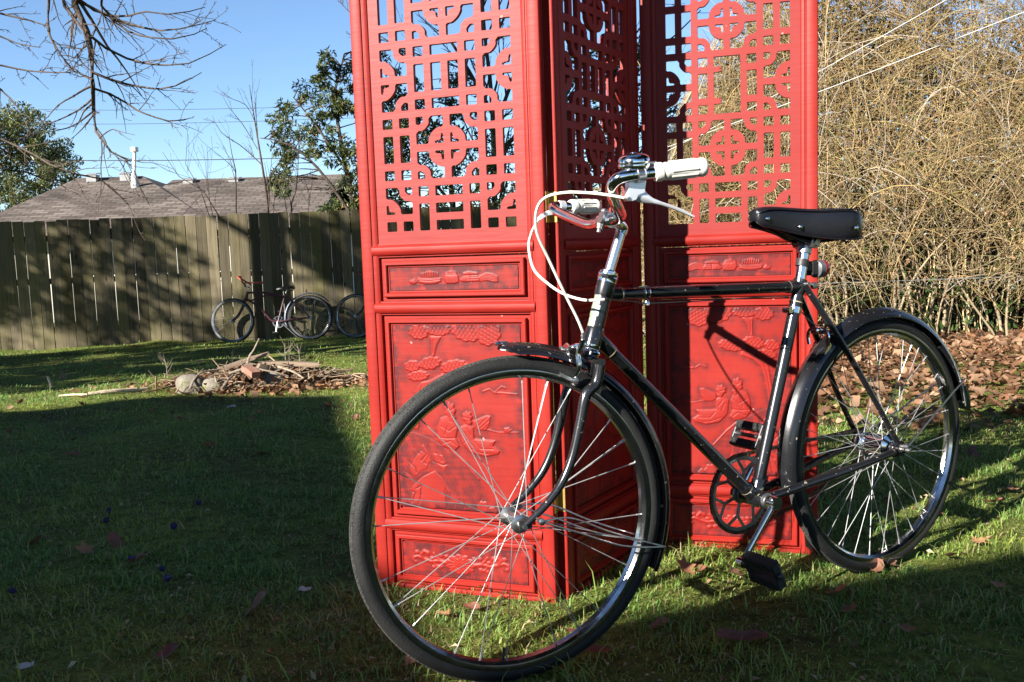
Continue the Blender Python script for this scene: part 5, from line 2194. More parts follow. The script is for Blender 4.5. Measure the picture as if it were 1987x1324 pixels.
M['wire'] = mk('dark_wire', (.03, .03, .035), (.04, .04, .045), 3, .6)
for k, (y0, y1, r) in enumerate(((312, 318, .016), (241, 234, .009), (214, 216, .009))):
    Yw = 34.0 + k
    a, b, c = at(-700, y0 - 30, Yw), at(240, y0, Yw), at(1500, y1 - 40, Yw)
    mb = MB()
    mb.tube(bez([a, b, c], 14), r, 5)
    base = Vector((0, Yw, 3))
    o = mb.build('power_line', M['wire'], None, off=base)
    o.location = base
    tag(o, ("dark power line just above the roof ridge", "middle thin power line in the sky over the roof", "highest thin power line in the sky over the roof")[k], "power line", "overhead power lines")


def branchy(P, rad, depth, nchild, lenf, spread, droop, out, r, minr=.002, level=0, kink=.12):
    """P: polyline of a limb; adds child twigs along it to out as (points, radii)."""
    out.append((P, rad))
    if level >= depth:
        return
    L = sum((P[i + 1] - P[i]).length for i in range(len(P) - 1))
    for c in range(nchild[level]):
        f = r.uniform(.12, .98) if level else r.uniform(.05, .98)
        k = f * (len(P) - 1)
        i = min(int(k), len(P) - 2)
        p = P[i].lerp(P[i + 1], k - i)
        d = (P[i + 1] - P[i]).normalized()
        side = d.orthogonal().normalized()
        side.rotate(Matrix.Rotation(r.uniform(0, 6.283), 3, d))
        nd = (d * math.cos(spread) + side * math.sin(spread) * r.uniform(.6, 1.2)).normalized()
        ln = L * lenf * r.uniform(.45, 1.1) * (1 - .45 * f)
        r0 = max(rad[i] * .55, minr)
        Q, R, q = [p], [r0], p
        m = 6
        for s in range(m):
            nd = (nd + Vector((r.gauss(0, kink), r.gauss(0, kink), r.gauss(0, kink) + droop))).normalized()
            q = q + nd * (ln / m)
            Q.append(q)
            R.append(max(r0 * (1 - .8 * (s + 1) / m), minr * .7))
        branchy(Q, R, depth, nchild, lenf, spread, droop, out, r, minr, level + 1, kink)


def resample(P, R, K):
    """Even polyline of K points."""
    P = np.array([tuple(p) for p in P])
    R = np.array(R, dtype=float)
    s = np.concatenate([[0], np.cumsum(np.linalg.norm(np.diff(P, axis=0), axis=1))])
    t = np.linspace(0, s[-1], K)
    return np.stack([np.interp(t, s, P[:, i]) for i in range(3)], 1), np.interp(t, s, R)


def limbs_mesh(name, out, mat, K=8, n=4):
    PR = [resample(p, r, K) for p, r in out]
    V, Q, _ = np_tubes(np.array([p for p, _ in PR]), np.array([r for _, r in PR]), n)
    return np_mesh(name, V, [Q], mat, smooth=True)


def limb(pts, r0, r1, n=6):
    P = bez(pts, n)
    k = len(P)
    return P, [r0 + (r1 - r0) * i / (k - 1) for i in range(k)]


# ---- the bare tree whose limbs hang in from the upper left
def build_bare_tree():
    r = random.Random(11)
    base = Vector((-5.7, 7.0, float(gz(-5.7, 7.0)) - .1))
    root = thing('bare_tree', "leafless tree with drooping limbs hanging in at the upper left", "tree", base)
    q = lambda x, y: (x / 2.8386, y / 2.8386)
    limbs = [
        ([(405, -180), (405, 0), (470, 150), (500, 260), (510, 400), (510, 500), (515, 600), (520, 700), (560, 780), (650, 870), (720, 890)], 7.0, .030, .004),
        ([(340, -150), (340, 0), (400, 90), (470, 190), (495, 300), (560, 400)], 6.8, .016, .004),
        ([(270, -150), (270, 0), (262, 150), (300, 250), (370, 350), (420, 405)], 6.6, .013, .003),
        ([(-150, 30), (0, 75), (150, 110), (250, 140)], 6.5, .010, .004),
        ([(440, 0), (560, 80), (700, 90), (800, 65), (960, 80), (1130, 40)], 7.2, .012, .003),
        ([(460, 20), (640, 110), (780, 150), (900, 170), (1040, 150), (1190, 110)], 7.4, .013, .003),
        ([(500, 200), (620, 290), (760, 340), (900, 360), (1060, 345), (1245, 245)], 7.1, .012, .003),
        ([(510, 400), (640, 450), (780, 480), (900, 490), (1000, 460), (1110, 400)], 7.3, .012, .003),
        ([(520, 490), (660, 540), (740, 600), (880, 655), (970, 670), (1050, 650)], 6.9, .010, .003),
        ([(560, -20), (570, 60), (700, 170), (850, 210), (1010, 210), (1140, 155)], 7.0, .011, .003),
        ([(-200, 330), (0, 360), (150, 390), (300, 400), (390, 400)], 6.7, .009, .003),
        ([(-200, 120), (0, 200), (100, 240), (220, 262)], 6.9, .009, .003),
        ([(-120, 420), (0, 490), (70, 560), (120, 630), (160, 720)], 6.8, .009, .003),
        ([(-250, 640), (0, 770), (150, 830), (300, 920), (420, 960), (560, 990), (700, 1110), (760, 1080)], 7.0, .012, .003),
        ([(120, 940), (300, 1010), (450, 1060), (530, 1120)], 7.2, .007, .002),
        ([(480, 250), (430, 290), (440, 330), (500, 390), (620, 450), (720, 470)], 7.0, .008, .003),
    ]
    out = []
    for pts, Yd, r0, r1 in limbs:
        W = [at(*q(x, y), Yd + .25 * math.sin(i * 1.3)) for i, (x, y) in enumerate(pts)]
        P, R = limb(W, r0, r1)
        nm = max(5, int(len(pts) * 1.9))
        branchy(P, R, 2, [nm, 3], .30, .75, -.01, out, r, .0026)
    me = limbs_mesh('branches', out, M['bark'], 9, 5)
    me.transform(Matrix.Translation(-base))
    link('branches', me, root)
    mb = MB()
    top = at(*q(405, -180), 7.0)
    for pts, r0, r1 in (([base, base + Vector((.05, 0, 2.2)), base + Vector((.25, 0, 4.2)), base + Vector((.9, 0, 5.3)), Vector((top.x - .5, 7, 5.2)), Vector((top.x, 7.0, 4.5)), top], .17, .03),
                        ([base + Vector((.25, 0, 4.0)), base + Vector((-.6, .4, 5.4)), base + Vector((-1.5, .5, 6.6))], .10, .02),
                        ([base + Vector((.06, 0, 2.6)), base + Vector((.8, -.3, 3.3)), at(*q(-200, 330), 6.7)], .06, .01),
                        ([base + Vector((.06, 0, 2.0)), base + Vector((.8, -.1, 2.6)), at(*q(-250, 640), 7.0)], .06, .012),
                        ([base + Vector((.1, 0, 3.0)), base + Vector((.9, -.2, 3.7)), at(*q(-150, 30), 6.5)], .06, .010),
                        ([base + Vector((.9, 0, 5.3)), base + Vector((2.2, 1.5, 6.2)), base + Vector((3.4, 3.0, 6.4))], .08, .02)):
        P, R = limb(pts, r0, r1)
        mb.tube(P, R, 10)
    mb.build('trunk', M['bark'], root, off=base)


build_bare_tree()

M['leaf_green'] = leaf_mat('glossy_leaves', .25, .35)
M['twig'] = tint_mat('dry_twigs', .75, .25)


def leafy(name, label, cat, base, trunk, clumps, per, size, cols, seed, group=None, aspect=.42, upness=.2, wood=None, limb_r=.03):
    """trunk: list of limb polylines; clumps: array (n,4) of centre+radius."""
    g = np.random.default_rng(seed)
    r = random.Random(seed)
    base = Vector(base)
    root = thing(name, label, cat, base, group=group)
    cl = np.array(clumps)
    n = len(cl) * per
    k = np.repeat(np.arange(len(cl)), per)
    d = g.normal(size=(n, 3))
    d /= np.linalg.norm(d, axis=1, keepdims=True)
    C = cl[k, :3] + d * (cl[k, 3] * g.uniform(.25, 1.0, n) ** .6)[:, None] * np.array([1, 1, .85])
    D = d * .8 + g.normal(size=(n, 3)) * .6 + np.array([0, 0, upness])
    S = size * g.uniform(.6, 1.35, n)
    cols = np.array(cols)
    mix = g.uniform(0, 1, n)[:, None]
    tone = (g.uniform(.7, 1.25, len(cl))[k])[:, None]
    T = (cols[0] + (cols[1] - cols[0]) * mix) * tone
    odd = g.uniform(0, 1, n) < .05
    T[odd] = cols[2]
    V, F, tv = np_leaves(C - np.array(base), D, S, .2, aspect, T)
    link('crown', np_mesh('crown', V, [F], M['leaf_green'], colors=tv), root)
    out = []
    for P, r0, r1 in trunk:
        Pp, Rr = limb([Vector(p) for p in P], r0, r1, 5)
        out.append((Pp, Rr))
    # a thin bough to each clump from the nearest limb point
    allp = [p for P, _ in out for p in P]
    for c in cl:
        c = Vector(c[:3])
        near_ = min(allp, key=lambda p: (p - c).length + .8 * max(0, p.z - c.z))
        m = near_.lerp(c, .5) + Vector((r.gauss(0, .06), r.gauss(0, .06), r.gauss(.04, .06)))
        out.append(limb([near_, m, c], limb_r * .45, .004, 4))
    me = limbs_mesh('trunk', out, M['bark'], 9, 5)
    me.transform(Matrix.Translation(-base))
    link('trunk', me, root)
    return root


def clumps_in(px0, px1, py0, py1, Y, dY, n, rad, seed, shape=None):
    g = random.Random(seed)
    out = []
    while len(out) < n:
        fx, fy = g.uniform(-1, 1), g.uniform(-1, 1)
        px, py = (px0 + px1) / 2 + fx * (px1 - px0) / 2, (py0 + py1) / 2 + fy * (py1 - py0) / 2
        if shape and not shape(px, py):
            continue
        p = at(px, py, Y + g.uniform(-dY, dY))
        out.append((p.x, p.y, p.z, rad * g.uniform(.6, 1.25)))
    return out


def gb(px, py, Y):
    p = at(px, py, Y)
    p.z = float(gz(p.x, p.y)) - .1
    return p


DG = [(.018, .040, .012), (.050, .075, .022), (.11, .09, .03)]
# evergreen mound on the far left, in front of the neighbour's roof
b0 = gb(20, 500, 29.0)
leafy('evergreen_shrub', "round dark evergreen rising behind the roof at the far left", "tree", b0,
      [([b0, b0 + Vector((.1, 0, 1.4)), at(20, 300, 29.0)], .10, .03), ([b0 + Vector((0, 0, 1)), at(90, 330, 28.7)], .05, .02), ([b0 + Vector((0, 0, 1)), at(-70, 320, 29.2)], .05, .02)],
      clumps_in(-170, 158, 200, 420, 29.0, 1.5, 210, .36, 3, lambda x, y: ((x + 15) / 172) ** 2 + ((y - 365) / 158) ** 2 < 1), 120, .12,
      [(.035, .055, .018), (.14, .15, .05), (.26, .22, .09)], 3)
# leafy tree behind the fence to the left of the screen
b1 = gb(690, 560, 17.0)
leafy('leafy_tree', "loose leafy evergreen tree beside the left edge of the screen", "tree", b1,
      [([b1, at(690, 430, 17), at(665, 300, 17), at(650, 180, 17.1), at(668, 105, 17)], .07, .012), ([at(690, 430, 17), at(620, 330, 16.9), at(560, 280, 16.8), at(505, 268, 16.8)], .035, .008),
       ([at(685, 400, 17), at(740, 300, 17.2), at(760, 200, 17.2)], .04, .01), ([at(672, 330, 17), at(610, 240, 17.1), at(570, 190, 17)], .03, .008)],
      clumps_in(528, 790, 95, 430, 17.0, .6, 190, .16, 5, lambda x, y: (y > 95 + 1.15 * max(0, 645 - x) * (1 if x < 645 else 0)) and (y < 390 or x > 620) and not (560 < x < 625 and 300 < y < 420)), 62, .105,
      [(.035, .060, .022), (.13, .15, .048), (.30, .22, .09)], 5, aspect=.28, upness=-.25)
b2 = gb(880, 560, 18.2)
leafy('leafy_tree', "dark leafy tree seen through the left lattice of the screen", "tree", b2,
      [([b2, at(880, 420, 18.2), at(870, 300, 18.2), at(880, 160, 18.2)], .09, .015), ([at(880, 420, 18.2), at(960, 330, 18), at(1010, 290, 18)], .04, .01), ([at(880, 400, 18.2), at(800, 300, 18.3), at(770, 250, 18.3)], .04, .01)],
      clumps_in(720, 1035, 150, 440, 18.2, .7, 150, .24, 7, lambda x, y: y > 150 + .0016 * (x - 870) ** 2 + (90 if x > 930 else 0)), 62, .10,
      [(.03, .055, .018), (.11, .125, .035), (.28, .21, .06)], 7, aspect=.35, upness=-.1)
b3 = gb(1180, 520, 16.0)
leafy('leafy_tree', "dark leafy tree behind the folded middle panel of the screen", "tree", b3,
      [([b3, at(1180, 400, 16), at(1190, 200, 16), at(1200, 90, 16)], .10, .02), ([at(1180, 400, 16), at(1270, 250, 16)], .05, .01), ([at(1180, 420, 16), at(1090, 300, 16)], .05, .01)],
      clumps_in(1050, 1345, 60, 470, 16.0, .8, 120, .28, 9, lambda x, y: ((x - 1185) / 150) ** 2 + ((y - 300) / 240) ** 2 < 1 and not (x > 1260 and y < 200)), 70, .10,
      [(.025, .048, .018), (.085, .105, .035), (.24, .18, .06)], 9, aspect=.35)


# ---- bare saplings and the bare tree behind the lattice
def bare(name, label, px, Y, limbs, seed, nch, group=None, minr=.003, lenf=.34):
    r = random.Random(seed)
    b = gb(px, 520, Y)
    root = thing(name, label, "tree", b, group=group)
    out = []
    for pts, r0, r1 in limbs:
        P, R = limb([b if p is None else at(*p, Y + .12 * math.sin(i * 2.1)) for i, p in enumerate(pts)], r0, r1)
        branchy(P, R, len(nch), nch, lenf, .6, .03, out, r, minr)
    o1 = [out[0]]
    me = limbs_mesh('trunk', o1, M['bark'], 12, 6)
    me.transform(Matrix.Translation(-b))
    link('trunk', me, root)
    me = limbs_mesh('branches', out[1:], M['bark'], 8, 4)
    me.transform(Matrix.Translation(-b))
    link('branches', me, root)


bare('bare_sapling', "slim bare sapling forking over the roof left of the leafy tree", 522, 15.2,
     [([None, (520, 410), (510, 330), (500, 270), (492, 220), (484, 165)], .028, .004), ([(508, 320), (470, 285), (430, 258), (412, 225)], .010, .003), ([(496, 240), (478, 205), (450, 192), (432, 180)], .007, .003), ([(500, 290), (470, 240), (445, 210), (428, 178)], .008, .003)], 21, [9, 2])
bare('bare_sapling', "bare sapling with curved stems over the middle of the roof", 457, 15.0,
     [([None, (458, 410), (458, 340), (452, 310), (444, 265)], .018, .004), ([None, (420, 400), (380, 370), (340, 335), (315, 295)], .012, .003), ([None, (400, 396), (362, 330), (364, 260)], .008, .003), ([None, (405, 380), (403, 330), (402, 285)], .006, .003)], 22, [7, 1])
bare('bare_sapling', "twiggy bare sapling over the roof beside the leafy tree", 575, 15.4,
     [([None, (565, 405), (575, 370), (578, 330), (580, 265)], .02, .004), ([None, (552, 380), (535, 340), (552, 300)], .010, .003), ([None, (600, 380), (590, 345)], .010, .003)], 23, [9, 2])
bare('bare_tree', "tall bare tree whose twigs show through the top of the screen", 960, 21.0,
     [([None, (960, 400), (955, 200), (940, 60), (930, -120)], .10, .02), ([(957, 260), (1010, 120), (1080, 20), (1130, -120)], .05, .012), ([(955, 220), (900, 120), (850, 40), (800, -80)], .05, .012), ([(957, 300), (1120, 180), (1260, 110), (1360, 20)], .05, .01), ([(945, 100), (980, 30), (1000, -60)], .04, .01), ([(1120, 180), (1240, 60), (1300, -90)], .03, .01), ([(910, 135), (820, 110), (720, 60), (650, -5)], .02, .006)],
     24, [16, 6], minr=.006, lenf=.36)


# ---- the thicket of dry vines on the right
def build_thicket():
    g = np.random.default_rng(41)
    base = Vector((4.0, 9.6, float(gz(4.0, 9.6))))
    bz = base.z
    root = thing('vine_thicket', "tall tangled thicket of dry tan vines filling the right side", "hedge", base)

    def ztop(x):
        return np.interp(x, [1.5, 2.0, 2.6, 3.4, 4.4, 5.2, 6.0, 8.0], [1.2, 2.3, 3.3, 3.75, 3.6, 3.05, 3.2, 3.4])

    def yface(x, z):
        """front face of the mass: bulges out over the wire fence"""
        return 9.0 - .25 * np.sin(z * 1.6) - .06 * (x - 4) + .18 * vnoise(x, z, .9, 44)
    # canes
    n = 3000
    K = 11
    x = g.uniform(1.5, 8.0, n)
    z0 = bz + g.uniform(-.05, 1.0, n) ** 1.0 * ztop(x)
    y = yface(x, z0) + g.gamma(1.6, .28, n)
    ln = g.uniform(.5, 2.1, n)
    th = g.normal(0, .9, n) + g.choice([0, .4, -.4], n)
    el = g.uniform(.15, 1.45, n)
    d = np.stack([np.sin(th) * np.cos(el), -np.abs(g.normal(0, .25, n)) * np.cos(el), np.sin(el)], 1)
    P = np.zeros((n, K, 3))
    p = np.stack([x, y, z0], 1)
    P[:, 0] = p
    drp = g.uniform(.06, .34, n)
    curl = g.normal(0, .10, (n, 3))
    for k in range(1, K):
        d = d + g.normal(0, .10, (n, 3)) + curl * .5
        d[:, 2] -= drp
        d[:, 1] *= .85
        d /= np.linalg.norm(d, axis=1, keepdims=True)
        p = p + d * (ln / (K - 1))[:, None]
        p[:, 2] = np.clip(p[:, 2], bz + .02, bz + ztop(p[:, 0]) + .5)
        P[:, k] = p
    R = ((g.uniform(.0026, .0085, n) * np.where(g.uniform(0, 1, n) < .5, .7, 1.0))[:, None] * np.linspace(1, .35, K)[None])
    tan = np.array([.36, .26, .12])
    T = tan * g.uniform(.45, 1.25, n)[:, None] * (1 + g.normal(0, .06, (n, 3)))
    grey = g.uniform(0, 1, n) < .25
    T[grey] = np.array([.40, .33, .26]) * g.uniform(.6, 1.2, grey.sum())[:, None]
    # the foot of the mass is open over the wire fence, and there are dark pockets
    mz = P[:, :, 2].min(axis=1) - bz
    hole = (vnoise(P[:, 5, 0], P[:, 5, 2], 1.1, 46) + .6 * vnoise(P[:, 5, 0], P[:, 5, 2], .45, 47)) * np.where(P[:, 5, 2] > bz + 1.4, .2, 1.0) - .8 * np.exp(-(((P[:, 5, 0] - 4.1) / 1.1) ** 2 + ((P[:, 5, 2] - bz - .95) / .5) ** 2))
    ok_ = ((mz > .42) | (x < 3.3) | (g.uniform(0, 1, n) < .12)) & ((hole > -.7) | (g.uniform(0, 1, n) < .35))
    P, R, T = P[ok_], R[ok_], T[ok_]
    V1, Q1, t1 = np_tubes(P - np.array(base), R, 3, T)
    me = np_mesh('canes', V1, [Q1], M['twig'], colors=t1)
    o = link('canes', me, root)
    o["kind"] = "stuff"
    # upright stems at the back and the left end
    n = 420
    x = g.uniform(1.7, 8.0, n)
    y = 9.3 + g.uniform(0, .9, n)
    h = ztop(x) * g.uniform(.55, 1.08, n)
    K2 = 9
    t = np.linspace(0, 1, K2)
    sway = g.normal(0, .22, (n, 2))
    P = np.stack([x[:, None] + sway[:, :1] * t ** 1.6 + .05 * np.sin(t * 9 + x[:, None] * 7), y[:, None] + sway[:, 1:] * t, bz - .05 + h[:, None] * t], 2)
    R = g.uniform(.004, .011, n)[:, None] * np.linspace(1, .3, K2)[None]
    T = np.array([.48, .37, .20]) * g.uniform(.5, 1.2, n)[:, None]
    V, Q, t2 = np_tubes(P - np.array(base), R, 4, T)
    o = link('stems', np_mesh('stems', V, [Q], M['twig'], colors=t2), root)
    o["kind"] = "stuff"
    # a few stout old stems that fork
    n = 90
    K4 = 10
    x = np.concatenate([g.uniform(1.8, 3.5, 45), g.uniform(3.5, 8.0, 45)])
    y = 9.0 + g.uniform(0, .6, n)
    h = ztop(x) * g.uniform(.4, .95, n)
    t = np.linspace(0, 1, K4)
    sway = g.normal(0, .45, (n, 2)) * np.array([1, .3])
    wob = g.uniform(0, 6.3, n)[:, None]
    P = np.stack([x[:, None] + sway[:, :1] * t ** 1.4 + .05 * np.sin(t * 8 + wob), y[:, None] + sway[:, 1:] * t, bz - .05 + h[:, None] * t], 2)
    R = g.uniform(.009, .022, n)[:, None] * np.linspace(1, .25, K4)[None]
    T = np.array([.30, .235, .15]) * g.uniform(.5, 1.2, n)[:, None]
    Pf, Rf, Tf = [P], [R], [T]
    for _ in range(3):
        i0 = g.integers(3, 7, n)
        st_ = P[np.arange(n), i0]
        dd = np.stack([g.normal(0, .5, n), g.normal(-.1, .2, n), g.uniform(.3, .9, n)], 1) * g.uniform(.3, .9, n)[:, None]
        Pf.append(st_[:, None, :] + dd[:, None, :] * t[None, :, None] + np.array([0, 0, -.25])[None, None, :] * (t ** 2)[None, :, None])
        Rf.append(R[np.arange(n), i0][:, None] * .6 * np.linspace(1, .25, K4)[None])
        Tf.append(T)
    V, Q, t2 = np_tubes(np.concatenate(Pf) - np.array(base), np.concatenate(Rf), 5, np.concatenate(Tf))
    o = link('old_stems', np_mesh('old_stems', V, [Q], M['twig'], smooth=True, colors=t2), root)
    o["kind"] = "stuff"
    # withered leaves still hanging in the front of it
    n = 3800
    x = g.uniform(1.6, 8.0, n)
    z = bz + .4 + g.beta(1.3, 1.3, n) * ztop(x)
    y = yface(x, z) + g.gamma(1.5, .2, n)
    T = np.array([.26, .16, .085]) * g.uniform(.4, 1.4, n)[:, None]
    gr = g.uniform(0, 1, n) < .3
    T[gr] = np.array([.08, .11, .03]) * g.uniform(.6, 1.5, gr.sum())[:, None]
    V, F, tv = np_leaves(np.stack([x, y, z], 1) - np.array(base), g.normal(size=(n, 3)) + np.array([0, 0, -.5]), g.uniform(.025, .075, n), .35, .5, T)
    o = link('withered_leaves', np_mesh('withered_leaves', V, [F], M['leaf_green'], colors=tv), root)
    o["kind"] = "stuff"
    # fine twigs
    n = 22000
    K3 = 4
    x = g.uniform(1.4, 8.0, n)
    fz = g.beta(1.5, 1.15, n)
    z = bz + .12 + fz * (ztop(x) + .25)
    y = yface(x, z) - .10 + g.gamma(1.5, .22, n)
    ln = g.uniform(.10, .50, n)
    hole = (vnoise(x, z, 1.1, 46) + .6 * vnoise(x, z, .45, 47)) * np.where(z > bz + 1.4, .2, 1.0) - .9 * np.exp(-(((x - 4.1) / 1.1) ** 2 + ((z - bz - .95) / .5) ** 2))
    keep_ = ((hole > -.55) | (g.uniform(0, 1, n) < .3)) & ((z > bz + .5) | (x < 3.3) | (g.uniform(0, 1, n) < .1))
    x, y, z, ln = x[keep_], y[keep_], z[keep_], ln[keep_]
    n = len(x)
    d = g.normal(0, 1, (n, 3)) * np.array([1, .55, .9]) + np.array([0, -.1, .25])
    d /= np.linalg.norm(d, axis=1, keepdims=True)
    P = np.zeros((n, K3, 3))
    p = np.stack([x, y, z], 1)
    for k in range(K3):
        P[:, k] = p
        d = d + g.normal(0, .22, (n, 3))
        d /= np.linalg.norm(d, axis=1, keepdims=True)
        p = p + d * (ln / (K3 - 1))[:, None]
    R = g.uniform(.0016, .0036, n)[:, None] * np.linspace(1, .5, K3)[None]
    T = np.array([.375, .272, .13]) * g.uniform(.45, 1.25, n)[:, None] * (1 + g.normal(0, .07, (n, 3)))
    V, Q, t3 = np_tubes(P - np.array(base), R, 3, T)
    o = link('twigs', np_mesh('twigs', V, [Q], M['twig'], colors=t3), root)
    o["kind"] = "stuff"
    # dense dead growth deep inside
    n = 15000
    x = g.uniform(1.5, 8.0, n)
    z = bz + .2 + g.uniform(0, 1, n) * (ztop(x) + .1)
    y = 9.6 + g.uniform(0, .8, n)
    T = np.array([.085, .062, .034]) * g.uniform(.4, 1.3, n)[:, None]
    V, F, tv = np_leaves(np.stack([x, y, z], 1) - np.array(base), g.normal(size=(n, 3)) * np.array([1, .5, 1]), g.uniform(.06, .16, n), .1, .22, T)
    o = link('dead_leaves', np_mesh('dead_leaves', V, [F], M['twig'], colors=tv), root)
    o["kind"] = "stuff"
    # the darker evergreen leaves growing inside and below it
    n = 42000
    x = g.uniform(1.5, 8.0, n)
    z = bz + .05 + g.beta(1.1, 1.25, n) * (ztop(x) - .15)
    y = 9.75 + g.uniform(0, 1.0, n) + .15 * vnoise(x, z, .6, 45)
    low = g.uniform(0, 1, n) < .05
    z[low] = bz + g.uniform(.05, .8, low.sum())
    y[low] = 9.15 + g.uniform(0, .5, low.sum())
    C = np.stack([x, y, z], 1)
    T = np.array([.016, .034, .010]) + (g.uniform(0, 1, n) ** 1.5)[:, None] * np.array([.06, .085, .022])
    V, F, tv = np_leaves(C - np.array(base), g.normal(size=(n, 3)), g.uniform(.05, .12, n), .2, .55, T)
    o = link('foliage', np_mesh('foliage', V, [F], M['leaf_green'], colors=tv), root)
    o["kind"] = "stuff"


build_thicket()


# ---- chain link fence under the thicket
def build_chainlink():
    Yc = 8.82
    base = Vector((4.5, Yc, float(gz(4.5, Yc))))
    root = thing('chain_link_fence', "low grey chain link fence at the foot of the thicket", "fence", base)
    M['galv'] = mk('galvanised_wire', (.42, .43, .43), (.3, .3, .29), 30, .45, .6)
    x0, x1, z0, z1 = 2.2, 8.0, base.z + .03, base.z + .62
    pw, ph = .058, .058
    mb = MB()
    i = 0
    x = x0
    polys, rad = [], []
    nz = int((z1 - z0) / ph)
    while x < x1:
        pts = []
        for k in range(nz + 1):
            pts.append((x + (pw / 2 if k % 2 else 0) * (1 if i % 2 == 0 else 1) - (0 if i % 2 == 0 else 0), Yc + (.004 if k % 2 else -.004), z0 + k * ph))
        polys.append(pts)
        # the mate, mirrored, hooked into it
        polys.append([(px_ + (pw / 2 if k % 2 == 0 else -pw / 2), py_, pz_) for k, (px_, py_, pz_) in enumerate(pts)])
        x += pw
        i += 1
    P = np.array(polys) - np.array(base)
    V, Q, _ = np_tubes(P, np.full(P.shape[:2], .0017), 3)
    o = link('wire_mesh', np_mesh('wire_mesh', V, [Q], M['galv']), root)
    o["kind"] = "stuff"
    for xp in (2.2, 7.3):
        mb = MB()
        mb.tube([(xp, Yc + .03, base.z - .2), (xp, Yc + .03, z1 + .06)], .024, 10)
        mb.build('post', M['galv'], root, off=base)
    mb = MB()
    mb.tube([(x0, Yc + .02, z1 + .01), (x1, Yc + .02, z1 + .01)], .004, 6)
    mb.build('tension_wire', M['galv'], root, off=base)


build_chainlink()

M['line'] = mk('pale_line', (.5, .49, .46), (.4, .39, .37), 6, .6)
for k, (a, b) in enumerate((((1587, 133), (1830, 0)), ((1587, 172), (1987, 20)))):
    Yl = 7.2
    f = lambda t: (a[0] + (b[0] - a[0]) * t, a[1] + (b[1] - a[1]) * t)
    p, q = at(*f(-1.05 if k else -1.3), Yl + 1.4), at(*f(1.6), Yl - 1.0)
    mid = (p + q) / 2 + Vector((0, 0, -.03))
    mb = MB()
    mb.tube(bez([p, mid, q], 10), .0034, 6)
    base = Vector(mid)
    o = mb.build('slack_line', M['line'], None, off=base)
    o.location = base
    tag(o, ("upper of the two pale lines slanting across the thicket", "lower of the two pale lines slanting across the thicket")[k], "line", "pale lines over the thicket")

# ================================================================== things lying on the lawn
M['stone'] = mk('mossy_grey_stone', (.15, .13, .10), (.25, .22, .17), 9, .9, bump=.8, bscale=30, speck=(.12, .14, .04), speck_scale=14, speck_amt=.05, per_obj=.25)
M['scrap_wood'] = mk('weathered_scrap_wood', (.16, .11, .075), (.30, .22, .15), 4, .85, bump=.5, bscale=40, stretch=(1, 12, 12), per_obj=.25)
M['stick'] = mk('dead_stick_bark', (.13, .10, .075), (.26, .21, .16), 18, .9, bump=.6, bscale=80, per_obj=.3)
M['pale_stick'] = mk('peeled_pale_wood', (.42, .34, .23), (.52, .44, .32), 14, .8, bump=.3, bscale=60)


def stone(px, py, Y, s, seed, label):
    r = np.random.default_rng(seed)
    import bmesh
    bm = bmesh.new()
    bmesh.ops.create_icosphere(bm, subdivisions=3, radius=1)
    ph = r.uniform(0, 6, 9)
    for v in bm.verts:
        c = v.co
        k = 1 + .13 * math.sin(c.x * 2.3 + ph[0]) + .11 * math.sin(c.y * 2.9 + ph[1]) + .10 * math.sin(c.z * 3.1 + ph[2]) + .05 * math.sin(c.x * 6 + c.y * 5 + ph[3])
        v.co = Vector((c.x * s[0], c.y * s[1], c.z * s[2])) * k
    me = bpy.data.meshes.new('stone')
    bm.to_mesh(me)
    bm.free()
    me.polygons.foreach_set('use_smooth', [True] * len(me.polygons))
    me.materials.append(M['stone'])
    p = at(px, py, Y)
    o = link('stone', me, None)
    o.location = (p.x, p.y, float(gz(p.x, p.y)) + s[2] * .35)
    o.rotation_euler = (0, 0, seed)
    tag(o, label, "stone", "stones edging the debris pile")


YP = 6.9
for k, (px, py, s, lab) in enumerate(((372, 742, (.12, .10, .085), "leftmost stone edging the debris pile, tan and rounded"),
                                      (422, 748, (.105, .09, .075), "broad grey stone second from the left at the debris pile"),
                                      (470, 746, (.10, .085, .055), "low flat stone in the middle of the debris pile edge"),
                                      (534, 735, (.10, .09, .10), "upright mossy stone near the right of the debris pile"),
                                      (505, 748, (.07, .06, .045), "small stone between the flat and the upright one at the pile"),
                                      (600, 742, (.06, .06, .04), "small stone at the right tip of the debris pile"))):
    stone(px, py, YP - .15 + .03 * k, s, k + 3, lab)


def lying(name, a, b, half, mat, label, cat, group, roll=0.0):
    a, b = Vector(a), Vector(b)
    d = (b - a).normalized()
    side = d.cross(Vector((0, 0, 1))).normalized()
    up = side.cross(d)
    side, up = side * math.cos(roll) + up * math.sin(roll), up * math.cos(roll) - side * math.sin(roll)
    c = (a + b) / 2
    L = (b - a).length / 2
    # local mesh with x along the plank, slightly bowed, ends uneven
    mb = MB()
    n = 8
    vs = []
    rr = random.Random(len(bpy.data.objects))
    for i in range(n + 1):
        x = -L + 2 * L * i / n
        bow = .006 * (1 - (x / L) ** 2)
        w = 1 + rr.uniform(-.05, .05)
        for sy, sz in ((-1, -1), (1, -1), (1, 1), (-1, 1)):
            vs.append((x + (rr.uniform(-.012, .012) if i in (0, n) else 0), sy * half[0] * w, sz * half[1] * w + bow))
    fs = []
    for i in range(n):
        for j in range(4):
            fs.append((i * 4 + j, i * 4 + (j + 1) % 4, i * 4 + 4 + (j + 1) % 4, i * 4 + 4 + j))
    fs += [(3, 2, 1, 0), tuple(n * 4 + j for j in range(4))]
    mb.add(vs, fs)
    o = mb.build(name, mat, None, angle=30)
    o.matrix_world = Matrix(((d.x, side.x, up.x, c.x), (d.y, side.y, up.y, c.y), (d.z, side.z, up.z, c.z), (0, 0, 0, 1)))
    tag(o, label, cat, group)
    return o


